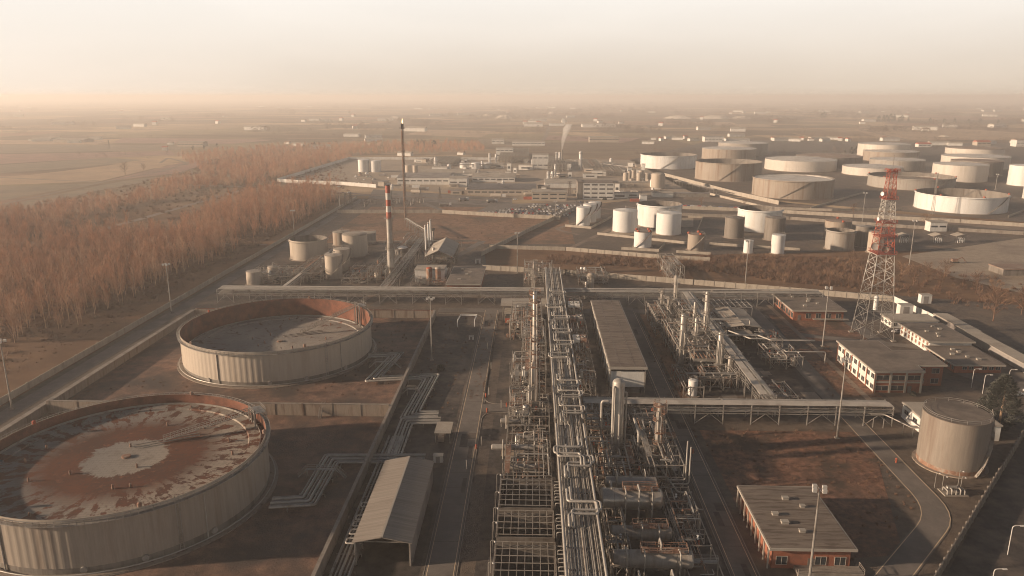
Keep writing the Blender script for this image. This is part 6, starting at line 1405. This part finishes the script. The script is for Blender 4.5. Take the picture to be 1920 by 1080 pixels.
# electrical yard of dark gantries by the left end of the forecourt wall
rnd = random.Random(9)
for i in range(22):
    u, v = rnd.uniform(668,800), rnd.uniform(379,395); p = G(u, v); root = thing('switchgear', 'dark switchgear post in the fenced electrical yard', 'switchgear', (p.x, p.y, 0), 'switchgear in the electrical yard'); h = rnd.uniform(3.5,6)
    MB().bar((p.x-1.5,p.y,0), (p.x-1.5,p.y,h), .3).build('post', 'dark_steel', root); MB().bar((p.x+1.5,p.y,0), (p.x+1.5,p.y,h), .3).build('post', 'dark_steel', root); MB().bar((p.x-2,p.y,h), (p.x+2,p.y,h), .4).build('crossbar', 'dark_steel', root)
    MB().lathe(p.x, p.y, [(.5,0),(.5,h*.4),(.15,h*.45),(.15,h*.8),(.02,h*.82)], 8).build('insulator', 'grey_tank', root)
def pylon(label, u, vb, vt):
    p = G(u, vb); h = Hz(p, vt); root = thing('pylon', label, 'pylon', (p.x,p.y,0)); mb = MB(); w = h*.11
    for sx in (-1, 1):
        for sy in (-1, 1): mb.bar((p.x+sx*w,p.y+sy*w,0), (p.x+sx*.3,p.y+sy*.3,h), .3)
    for k in range(7):
        a, b = w*(1-k/7.2), w*(1-(k+1)/7.2); z0, z1 = h*k/7, h*(k+1)/7
        for s in (-1, 1): mb.bar((p.x-a,p.y+s*a,z0), (p.x+b,p.y+s*b,z1), .2); mb.bar((p.x+a,p.y+s*a,z0), (p.x-b,p.y+s*b,z1), .2)
    mb.build('lattice', 'dark_steel', root); mb = MB()
    for f in (.75,.87,.98): mb.bar((p.x-h*.16,p.y,h*f), (p.x+h*.16,p.y,h*f), .3)
    mb.build('crossarm', 'dark_steel', root)
for a in (('pylon at the left of the electrical yard',648,386,362),('second pylon beside the electrical yard',658,384,360),('dark pylon standing on the yard road',825,372,350),('pylon before the low beige building',1068,368,340),('far pylon on the left plain',205,279,262)): pylon(*a)
# loading bays with tilted roofs at the right
for i, (u, v) in enumerate(((1695,455),(1758,455),(1800,455))):
    p = G(u, v); root = thing('loading_bay', ('left','middle','right')[i]+' of three tilted-roof loading bays behind the scrub', 'loading bay', (p.x, p.y, 0)); h = 6.5
    for s in (-1, 1): q = [(p.x,p.y-3,h),(p.x+s*5,p.y-3,h-1.6),(p.x+s*5,p.y+5,h-1.6),(p.x,p.y+5,h)]; MB().add(q+[(x,y,z+.2) for x,y,z in q], [(0,1,2,3),(7,6,5,4),(0,4,5,1),(1,5,6,2),(2,6,7,3),(3,7,4,0)]).build('roof_slope', 'light_roof' if s < 0 else 'grey_roof', root)
    for sx in (-3, 3): MB().bar((p.x+sx,p.y,0), (p.x+sx,p.y,h-1), .4).build('post', 'galv', root)
    for k in range(3): MB().tube(fillet([(p.x-2+k*1.6,p.y-.5,0),(p.x-2+k*1.6,p.y-.5,3.6),(p.x-1+k*1.6,p.y-.5,3.6),(p.x-1+k*1.6,p.y-.5,1)], .4), .2, 8).build('loading_arm', 'white_tank', root)
pbox('small white control cabin behind the loading bays', 1743,1774,434,417,8,'white_wall','light_roof',bands=1); pbox('brown flat store at the right edge in the scrub', 1880,1940,517,506,14,'dark_tank','brown_roof',bands=0)
p = G(1790,493); root = thing('excavator', 'small rusty digger parked on the paved yard in the scrub', 'digger', (p.x,p.y,0)); MB().box(p.x-2.2,p.y-1.2,.1,p.x+2.2,p.y+1.2,.9).build('track', 'rubber', root); MB().prism([(p.x-2,p.y-1.1),(p.x+1.2,p.y-1.1),(p.x+1.2,p.y+1.1),(p.x-2,p.y+1.1)], .95, 2.6).build('body', 'rusty_steel', root); MB().tube([(p.x+1,p.y,2),(p.x+4,p.y,3.6),(p.x+6.5,p.y,1)], .3, 6).build('arm', 'rusty_steel', root); MB().lathe(p.x+6.6,p.y,[(.1,0),(.8,.3),(.5,1.1),(.05,1.2)],8).build('bucket', 'dark_steel', root)
# far refinery on the horizon
for i, (u, vt, w) in enumerate(((1137,166,2.2),(1143,178,3),(1148,177,2),(1153,166,1.4),(1158,178,3),(1166,176,1.6),(1172,170,1.6),(1176,180,4))):
    p = G(u, 190.5); h = max(20, Hz(p, vt)); r = w/2/ppm((p.x,p.y,20)); root = thing('distant_stack', ('tallest reddish','low','short','tall pale','broad','thin','slender pale','broadest low')[i]+' stack of the faint refinery on the horizon', 'stack', (p.x,p.y,0))
    h = min(h*.6, 103); MB().lathe(p.x, p.y, [(r,0),(r*.8,h),(.03,h+1)], 10).build('shaft', 'white_tank' if i else 'orange_red', root)
# steam
mat('spoil', (.62,.55,.46), (.42,.34,.26), scale=.02, mscale=.01)
rnd = random.Random(3)
for i, (u, v, w, h) in enumerate(((945,222,34,9),(915,218,22,6),(1270,222,60,7),(1340,222,70,8),(1390,222,40,6),(740,222,26,5),(1035,213,16,5),(1770,256,22,3))):
    p = G(u, v); s = 1/ppm(p); mb = MB(); n = 14; W_ = w*s/2; vs = []
    for k, f in ((1,0),(.7,.5),(.4,.9),(.1,1.0)): vs += [(p.x+W_*k*math.cos(6.283*j/n)*rnd.uniform(.8,1.2), p.y+W_*.6*k*math.sin(6.283*j/n)*rnd.uniform(.8,1.2), h*s*.75*f) for j in range(n)]
    mb.add(vs, [(a*n+j,a*n+(j+1)%n,(a+1)*n+(j+1)%n,(a+1)*n+j) for a in range(3) for j in range(n)]); mb.add(vs[-n:], [tuple(range(n))])
    single('spoil_heap', mb, 'spoil', ('large pale sand heap behind the flare tip','smaller sand heap left of the large one','long low pale spoil heap left of centre right','long pale spoil heap on the right plain','right end spoil heap of the pale row','small pale heap beside the flare stack','little pale heap above the far warehouses','small pale heap beyond the middle tanks')[i], 'sand heap', (p.x,p.y,0))
# ================================================================== bare trees, scrub, woods
def twig_tree(seed, h, spread, nl=16, nt=7, start=.12, up=1.0, tl=2.0, tw=.07, tr=.17):
    """bare tree: (trunk+limbs builder, twig builder)"""
    rn = random.Random(seed); t = MB(); c = MB()
    lean = Vector((rn.uniform(-.03,.03), rn.uniform(-.03,.03), 1)); tip = lean*h
    P = [lean*h*k/5+Vector((rn.uniform(-.12,.12), rn.uniform(-.12,.12), 0))*(k > 0) for k in range(6)]; t.tube(P, tr, 5, .03, False)
    for i in range(nl):
        f = start+(.97-start)*(i+rn.random())/nl; a = rn.random()*6.283; L = spread*(1.15-f)*rn.uniform(.7,1.3)+.8; b = lean*h*f
        e = Vector((math.cos(a), math.sin(a), 0)); k1 = b+e*L*.45+Vector((0,0,L*.55*up)); k2 = k1+e*L*.45+Vector((0,0,L*.85*up))
        if f > .2 or i % 2: t.tube([b, k1, k2], .035+tr*.35*(1-f), 3, .015, False)
        for j in range(nt):
            q = b+(k1-b)*rn.random() if rn.random() < .35 else k1+(k2-k1)*rn.random(); d = Vector((e.x+rn.uniform(-.9,.9), e.y+rn.uniform(-.9,.9), rn.uniform(.3,1.5)*up)).normalized(); l = tl*rn.uniform(.5,1.2)
            s = d.orthogonal().normalized(); s.rotate(__import__('mathutils').Quaternion(d, rn.random()*6.28)); s = s*tw
            c.add([q-s, q+s, q+d*l], [(0,1,2)]); m = q+d*l*.4; d2 = (d+Vector((rn.uniform(-.7,.7),rn.uniform(-.7,.7),.2))).normalized(); c.add([m-s*.6, m+s*.6, m+d2*l*.6], [(0,1,2)])
    return t, c
def arrays(mb):
    tri = []
    for f in mb.f:
        for i in range(1, len(f)-1): tri.append((f[0], f[i], f[i+1]))
    return np.array(mb.v, np.float32), np.array(tri, np.int32)
def mass(name, variants, spots, m, kind='stuff', seed=0):
    """one mesh from many turned, scaled copies"""
    rn = np.random.RandomState(seed); V = []; F = []; off = 0
    A = [arrays(v) for v in variants]
    for x, y, s in spots:
        v, f = A[rn.randint(len(A))]; a = rn.rand()*6.283; c, d = math.cos(a), math.sin(a); sc = s*(.85+.3*rn.rand())
        w = np.empty_like(v); w[:,0] = (v[:,0]*c-v[:,1]*d)*s+x; w[:,1] = (v[:,0]*d+v[:,1]*c)*s+y; w[:,2] = v[:,2]*sc
        V.append(w); F.append(f+off); off += len(v)
    V = np.concatenate(V); F = np.concatenate(F); me = bpy.data.meshes.new(name)
    me.vertices.add(len(V)); me.vertices.foreach_set('co', V.ravel()); me.loops.add(F.size); me.loops.foreach_set('vertex_index', F.ravel())
    me.polygons.add(len(F)); me.polygons.foreach_set('loop_start', np.arange(0, F.size, 3, dtype=np.int32)); me.update(calc_edges=True); me.validate()
    me.materials.append(MAT[m]); o = bpy.data.objects.new(name, me); COL.objects.link(o); o['kind'] = kind; return o
def inside(poly, x, y):
    r = False; n = len(poly)
    for i in range(n):
        (a, b), (c, d) = poly[i], poly[(i+1)%n]
        if (b > y) != (d > y) and x < (c-a)*(y-b)/(d-b)+a: r = not r
    return r
def scatter(px, gap, seed, jit=.4):
    P = [tuple(G(u, v))[:2] for u, v in px]; rn = random.Random(seed); xs = [p[0] for p in P]; ys = [p[1] for p in P]; out = []
    y = min(ys)
    while y < max(ys):
        x = min(xs)
        while x < max(xs):
            X, Y = x+rn.uniform(-jit,jit)*gap, y+rn.uniform(-jit,jit)*gap
            if inside(P, X, Y): out.append((X, Y))
            x += gap
        y += gap
    return out
# poplar grove
POP = [twig_tree(s, 13.5+s, 2.0+.35*(s%4), 24, 15, .1, 1.5, 2.1, .045, .15) for s in range(7)]
pop_mesh = []
for t, c in POP: pop_mesh.append((t, c))
grove = scatter([(-120,650),(20,648),(150,610),(260,556),(330,520),(420,483),(470,462),(-120,462)], 6.0, 1)+scatter([(-120,454),(455,454),(545,428),(610,396),(640,372),(575,362),(470,372),(360,425),(300,447),(150,446),(-120,410)], 6.5, 2)
grove = [(x, y) for x, y in grove if x < -186 and (hash((int(x/9),int(y/9))) % 7)]
grove.sort(key=lambda p: p[0]**2+p[1]**2)
near, rest = grove[:290], grove[290:]
protos_t = []
rnd = random.Random(8)
for i, (x, y) in enumerate(near):
    s = rnd.uniform(.55,1.12)
    if i < len(pop_mesh):
        t, c = pop_mesh[i]; o = thing('poplar_tree', 'bare upright poplar in the orange grove beyond the left wall', 'tree', (0,0,0), 'bare poplars of the grove')
        t.build('trunk', 'bark', o); c.build('crown', 'twig', o); protos_t.append(o); o.location = (x, y, 0)
    else: o = copy_tree(protos_t[i % len(protos_t)], (x, y, 0), 'bare upright poplar in the orange grove beyond the left wall', rnd.random()*6.28, s)
both = [MB().add(t.v, t.f).add(c.v, c.f) for t, c in pop_mesh]
mass('poplar_grove', both, [(x, y, rnd.uniform(.5,1.12)) for x, y in rest], 'twig', seed=2)
# undergrowth between the trees
BU = []
for s in range(4):
    rn = random.Random(50+s); b = MB()
    for k in range(46):
        a = rn.random()*6.283; q = Vector((rn.uniform(-.9,.9), rn.uniform(-.9,.9), 0)); d = Vector((math.cos(a)*rn.random(), math.sin(a)*rn.random(), rn.uniform(.5,1.2))); l = rn.uniform(.9,2.2); sd = Vector((-math.sin(a), math.cos(a), 0))*.07
        b.add([q-sd, q+sd, q+d*l], [(0,1,2)])
    BU.append(b)
ug = scatter([(-120,660),(60,640),(250,565),(340,520),(480,465),(640,375),(560,362),(300,430),(-120,420)], 4.2, 5); ug = [(x, y, rnd.uniform(.5,1.1)) for x, y in ug if x < -186]
ug += [(x, y, rnd.uniform(.5,1.8)) for x, y in scatter([(-120,470),(470,462),(660,372),(640,300),(420,286),(360,318),(250,345),(-120,420)], 8, 15, .9)+scatter([(-120,700),(0,690),(330,545),(640,380),(560,362),(-120,640)], 7, 16, .9) if x < -186 and rnd.random() < .75]
mass('undergrowth', BU, ug, 'scrub_twig', seed=3)
# strips of young woods between the left fields
W2 = scatter([(-100,402),(60,398),(230,378),(330,340),(480,332),(505,345),(380,355),(300,378),(160,410),(-100,440)], 8, 6)+scatter([(370,318),(480,300),(640,290),(660,297),(520,338),(400,330)], 8, 7)+scatter([(330,295),(500,278),(700,272),(900,272),(910,284),(700,290),(520,296),(360,312)], 11, 8)
LUMP = []
for s in range(4):
    rn = random.Random(70+s); b = MB()
    for k in range(120):
        a, z, r = rn.random()*6.28, rn.uniform(.5,8), 2.6*math.sqrt(rn.random()); q = Vector((r*math.cos(a), r*math.sin(a), z)); d = Vector((rn.uniform(-.5,.5), rn.uniform(-.5,.5), rn.uniform(.6,1.4))); l = rn.uniform(1.5,3.2); sd = Vector((-math.sin(a), math.cos(a), 0))*.09
        b.add([q-sd, q+sd, q+d*l], [(0,1,2)])
    b.tube([(0,0,0),(0,0,7)], .14, 3, .04, False); LUMP.append(b)
mass('young_woods', LUMP, [(x, y, rnd.uniform(.5,1.5)) for x, y in W2 if rnd.random() < .8], 'twig', seed=5)
# scrub along the middle
SC = scatter([(1020,494),(1180,500),(1340,512),(1480,530),(1640,545),(1660,520),(1500,500),(1340,495),(1240,486),(1100,480),(1030,478)], 2.6, 9)+scatter([(1640,545),(1700,556),(1960,600),(1960,540),(1800,510),(1650,500)], 6, 10)+scatter([(1240,492),(1500,505),(1650,515),(1640,490),(1480,480),(1300,480)], 3, 12)
SC = [(x, y, rnd.uniform(.6,1.7)) for x, y in SC if rnd.random() < .8]
mass('scrub', BU, SC, 'scrub_twig', seed=6)
mass('weeds', BU, [(x, y, rnd.uniform(.2,.45)) for px, g_, sd in (([(1290,805),(1600,805),(1730,955),(1560,1080),(1500,1080),(1385,905)], 3, 1), ([(-40,735),(320,555),(560,420),(520,420),(260,560),(-40,690)], 3.5, 9), ([(905,590),(940,590),(905,750),(880,750)], 2.5, 8), ([(1200,600),(1225,600),(1300,740),(1255,760)], 2.5, 7), ([(1480,640),(1560,650),(1655,745),(1560,745)], 3, 5), ([(140,740),(330,740),(420,720),(600,745),(720,740),(780,600),(700,600),(690,680),(360,690)], 5, 2), ([(840,590),(900,590),(850,780),(760,760)], 4, 3), ([(560,440),(640,400),(1000,415),(900,480),(700,450)], 6, 4)) for x, y in scatter(px, g_, sd, .7)], 'scrub_twig', seed=9)
# single bare trees
BT = [twig_tree(90+s, 11, 5.5, 26, 11, .22, .75, 2.4, .07, .26) for s in range(3)]
pr = []
TREES = [(1862,602,1.25,'large spreading bare tree at the right behind the carports'), (1915,590,1.0,'bare tree cut by the right edge near the carports'), (1598,512,1.0,'pale slender bare tree in the scrub left of the tower'), (1660,520,.9,'bare sapling in the scrub just right of the tower'), (1688,528,.9,'leaning bare tree right of the tower, in the scrub'),
         (1712,535,.95,'bare scrub tree beside the rusty light mast'), (1738,530,.9,'bare scrub tree right of the rusty light mast'), (1760,540,.85,'bare scrub tree near the digger'), (1830,548,.9,'bare tree between the digger and the spreading tree'), (1053,506,.75,'round pinkish bare bush by the pipe head'), (1735,425,.8,'small bare tree before the big white open tank'),
         (1770,520,.8,'low bare tree before the paved yard'), (1395,388,.6,'pinkish small tree on the bund wall'), (1315,385,.6,'small bare tree beside the tank farm road'), (235,328,1.3,'lone bare tree on the left field'), (270,322,.9,'small bare tree at the left field edge'), (1860,560,.8,'bare bush tree before the spreading bare tree'), (1600,400,.7,'small bare tree by the wall before the tank farm')]
for i, (u, v, s, lb) in enumerate(TREES):
    p = G(u, v)
    if i < 3:
        o = thing('bare_tree', lb, 'tree', (0,0,0)); BT[i][0].build('trunk', 'scrub_twig', o); BT[i][1].build('crown', 'scrub_twig', o); pr.append(o); o.location = p; o.scale = (s,)*3
    else: copy_tree(pr[i % 3], p, lb, rnd.random()*6, s)
# the conifer by the offices
p = G(1872,800); h = Hz(p, 705); rn = random.Random(4); root = thing('conifer', 'bushy grey-green conifer behind the rust-footed tank', 'tree', (p.x,p.y,0))
MB().tube([(p.x,p.y,0),(p.x+.2,p.y,h*.5),(p.x,p.y,h*.97)], .45, 8, .06).build('trunk', 'bark', root)
c = MB(); W_ = 8.2
for k in range(320):
    f = rn.random()**.8; z = .6+h*f*.96; rad = W_*(1-f)**.5*min(1,.45+f*2.2)*rn.uniform(.55,1.08); a = rn.random()*6.283; tip = Vector((p.x+rad*math.cos(a), p.y+rad*math.sin(a), z-.1*rad)); e = Vector((math.cos(a), math.sin(a), 0)); sd = Vector((-e.y,e.x,0))
    for j in range(26):
        q = tip-e*rn.random()*1.9+sd*rn.uniform(-.8,.8)+Vector((0,0,rn.uniform(-.5,.6))); d = (e*rn.uniform(.2,1)+sd*rn.uniform(-.7,.7)+Vector((0,0,rn.uniform(-.2,.9)))).normalized()*rn.uniform(.5,1.0); w_ = d.orthogonal().normalized()*.13
        c.add([q-w_, q+w_, q+d], [(0,1,2)])
c.build('crown', 'needle', root)
# bushes on the dark strip and by the offices
for u, v, s, lb in ((826,694,1.5,'dark bush tangled round a valve at the bund wall'), (1712,742,1.0,'small dark bush at the corner of the two-storey office'), (1000,372,2.0,'dark round bush before the beige building, left'), (1012,373,2.0,'dark round bush before the beige building, right'), (1134,375,2.2,'dark round bush before the striped office')):
    p = G(u, v); b = MB()
    for k in range(420):
        a, r, z = rn.random()*6.28, math.sqrt(rn.random()), rn.random(); q = Vector((p.x+s*1.1*r*math.cos(a)*math.sqrt(1-z*z*.8), p.y+s*1.1*r*math.sin(a)*math.sqrt(1-z*z*.8), s*1.4*z)); d = Vector((rn.uniform(-1,1),rn.uniform(-1,1),rn.uniform(-.3,1))).normalized()*.5*s*.6; w_ = d.orthogonal().normalized()*.12*s
        b.add([q-w_, q+w_, q+d], [(0,1,2)])
    single('bush', b, 'needle', lb, 'bush', p)
# far evergreens and woods
def clump(seed, n, rx, h, cone=False):
    rn = random.Random(seed); b = MB()
    for k in range(n):
        f = rn.random(); z = h*(.08+.9*f); r = rx*((1-f)**.7 if cone else math.sqrt(max(.05,1-(2*f-.9)**2)))*math.sqrt(rn.random()); a = rn.random()*6.28; q = Vector((r*math.cos(a), r*math.sin(a), z)); s = h*.11
        v = [q+Vector((rn.uniform(-1,1),rn.uniform(-1,1),rn.uniform(-.8,.8)))*s for _ in range(4)]; b.add(v, [(0,1,2),(0,2,3),(0,3,1),(1,3,2)])
    return b
ev = []
EVG = [(u+rnd.uniform(-3,3), v, h) for u, v, h in ((1648,228,11),(1655,229,13),(1662,228,12),(1670,229,15),(1676,228,13),(1684,229,10),(1690,228,12),(1700,229,8),(1745,230,9),(1770,231,9),(1790,231,10),(1815,232,9),(1840,232,10),(1870,233,9),(1540,222,10),(1546,222,12),(776,275,10),(784,275,13),(792,274,12),(800,275,12),(812,276,13),(818,276,11),(572,278,8),(582,277,9),(592,276,10),(600,275,9),(628,273,9),(365,282,9),(385,280,8),(405,278,9),(930,268,8),(346,290,7),(1596,290,14),(1604,288,14),(1586,292,11))]
for i, (u, v, hp) in enumerate(EVG):
    p = G(u, v); s = hp/ppm(p)/10
    lb = 'dark evergreen in the row beyond the right plain' if u > 1600 and v < 240 else 'dark evergreen of the pair left of the right-hand row' if 1500 < u < 1600 and v < 240 else 'dark evergreen in the clump behind the flare stack' if 760 < u < 840 else 'dark evergreen in the slanting row on the left plain' if 560 < u < 640 else 'dark evergreen by the yellowish farmhouse' if u < 420 else 'dark evergreen beside the far white works' if u < 1000 else 'dark evergreen behind the brown-roofed tank'
    if len(ev) < 3:
        o = thing('evergreen_tree', lb, 'tree', (0,0,0), 'far evergreens on the plain'); MB().tube([(0,0,0),(0,0,6)], .3, 5, .1).build('trunk', 'bark', o); clump(i, 90, 3.2, 10, i == 1).build('crown', 'far_evergreen', o); ev.append(o); o.location = p; o.scale = (s,)*3
    else: copy_tree(ev[i % 3], p, lb, rnd.random()*6, s)
FC = [clump(200+s, 26, 6, 8) for s in range(4)]
spots = []; rn = random.Random(77)
while len(spots) < 5200:
    u, v = rn.uniform(-20,1940), 190+60*rn.random()**1.6
    k = math.sin(u*.011+v*.16)+math.sin(u*.027-v*.31+1.7)+.6*math.sin(u*.06+v*.5)
    lim = .15 if u > 900 and v < 222 else 1.0 if u > 500 else 1.5
    if k < lim or (u < 700 and rn.random() < .35): continue
    p = G(u, v); spots.append((p.x, p.y, rn.uniform(.6,1.5)*min(2.2, 1+p.y/6000)))
mass('far_woods', FC, spots, 'far_tree', seed=7)
hs = []
for a, b, n in (((880,252),(1010,250),40),((1000,256),(1300,245),70),((1180,258),(1330,250),60),((1300,262),(1600,250),60),((1440,255),(1640,262),60),((1560,285),(1960,276),110),((560,262),(760,250),40),((700,238),(1000,232),50),((1560,240),(1700,237),40),((1700,262),(1960,262),60),((1440,292),(1610,288),40),((100,296),(330,288),20),((1180,290),(1320,283),50),((1230,240),(1440,236),60),((480,240),(700,236),30)):
    for k in range(n): u, v = a[0]+(b[0]-a[0])*rn.random(), a[1]+(b[1]-a[1])*rn.random()+rn.uniform(-2.5,2.5); p = G(u, v); hs.append((p.x, p.y, rn.uniform(.35,.9)))
for k in range(150):
    u0, v0 = rn.uniform(-20,1900), 196+75*rn.random()**1.5; du = rn.uniform(60,260); dv = rn.uniform(-4,4)
    for j in range(int(du/7)): t = rn.random(); p = G(u0+du*t, v0+dv*t); hs.append((p.x, p.y, rn.uniform(.25,.7)))
mass('hedgerow_woods', FC, hs, 'far_tree', seed=8)
# far farm buildings as small gabled houses
hm = []
for i, (w, d, h, roof) in enumerate(((12,8,4,'brown_roof'),(26,10,5,'light_roof'),(9,9,6,'orange_red'),(40,14,6,'light_roof'))):
    o = thing('farm_building', 'x', 'farm building', (0,0,0), 'farm buildings out on the plain'); MB().box(-w/2,-d/2,0,w/2,d/2,h).build('wall', 'white_wall', o)
    MB().add([(-w/2-.5,-d/2-.5,h),(w/2+.5,-d/2-.5,h),(w/2+.5,0,h+2.4),(-w/2-.5,0,h+2.4),(-w/2-.5,d/2+.5,h),(w/2+.5,d/2+.5,h)], [(0,1,2,3),(3,2,5,4),(0,3,4),(1,5,2),(0,4,5,1)]).build('roof', roof, o); hm.append(o)
used = set(); rn = random.Random(21)
HS = [(u, v) for u, v in ((205,207),(218,207),(230,206),(485,200),(520,202),(580,201),(610,201),(640,201),(720,202),(790,205),(812,205),(855,203),(935,206),(1007,203),(1036,199),(1074,204),(1165,209),(1370,214),(1384,210),(1395,212),(1425,213),(1520,180+10),(1545,210),(1620,212),(1655,210),(1710,190),(1725,206),(1850,209),(1870,209),(1880,186+8),(1900,190),(570,228),(590,226),(610,228),(640,226),(660,256),(700,258),(540,270),(560,274),(600,279),(320,271),(60,264),(80,265),(95,263),(140,268),(180,262),(310,282),(1215,270),(1225,262),(1240,264),(1255,260),(1270,262),(1285,260),(1300,264),(1340,262),(1380,256),(1450,263),(1465,264),(1478,262),(1490,265),(1503,263),(1520,264),(1533,263),(1546,265),(1560,262),(1575,264),(1590,265),(1657,263),(1668,264),(1740,274),(1760,272),(1790,273),(1850,270),(1900,268),(865,290),(760,292),(700,265),(1000,237),(985,233),(1000,230),(1010,234),(1125,230),(1165,232))]
HS += [(rn.uniform(-10,1930), 189+58*rn.random()**1.3) for _ in range(80)]
for i, (u, v) in enumerate(HS):
    p = G(u, v); k = rn.randrange(4); big = 1.0 if v > 250 else 1.6
    lb = ('small white house' if k == 0 else 'white shed with pale roof' if k == 1 else 'house with reddish roof' if k == 2 else 'long white shed')+(' in the far settlement on the left plain' if u < 420 else ' among fields left of the flare' if u < 755 else ' in the cluster beyond the refinery forecourt' if u < 1180 else ' in the bright row behind the big tanks' if 240 < v else ' far out on the hazy right plain')
    if k not in used: used.add(k); o = hm[k]; o.location = p; o['label'] = lb; o.rotation_euler = (0,0,rn.uniform(-.5,.5)); o.scale = (big,)*3
    else: copy_tree(hm[k], p, lb, rn.uniform(-.5,.5), big)
for k in range(4):
    if k not in used: hm[k].location = G(1250+k*10, 262); hm[k]['label'] = 'pale farm building behind the first open tank'
# ================================================================== steam and haze
def volume(name, mb, dens, col, aniso=0.0):
    m = bpy.data.materials.new(name); m.use_nodes = True; n, l = m.node_tree.nodes, m.node_tree.links; n.clear()
    v = n.new('ShaderNodeVolumePrincipled'); o_ = n.new('ShaderNodeOutputMaterial'); l.new(v.outputs[0], o_.inputs['Volume'])
    v.inputs['Color'].default_value = (*col, 1); v.inputs['Density'].default_value = dens; v.inputs['Anisotropy'].default_value = aniso
    MAT[name] = m; o = mb.build(name, name); o['kind'] = 'stuff'; return o
p = G(1053.5, 312); zt = Hz(p, 281); mb = MB(); n = 10; vs = []
rn = random.Random(6)
K = [(0,1.0),(6,1.8),(14,3.0),(22,4.2),(30,6),(36,5)]
for dz, r in K: vs += [(p.x+.012*dz*dz*.6+r*math.cos(6.283*j/n)*rn.uniform(.75,1.2), p.y+r*math.sin(6.283*j/n)*rn.uniform(.75,1.2), min(zt+.3+dz, 104)) for j in range(n)]
mb.add(vs, [(a*n+j,a*n+(j+1)%n,(a+1)*n+(j+1)%n,(a+1)*n+j) for a in range(len(K)-1) for j in range(n)]); mb.add(vs[:n], [tuple(range(n))[::-1]]); mb.add(vs[-n:], [tuple(range(n))])
volume('steam', mb, .12, (.95,.93,.9))
volume('haze', MB().box(-E-200,-700,-1,E+200,E+200,112), HAZE_D, HAZE_C, .24)
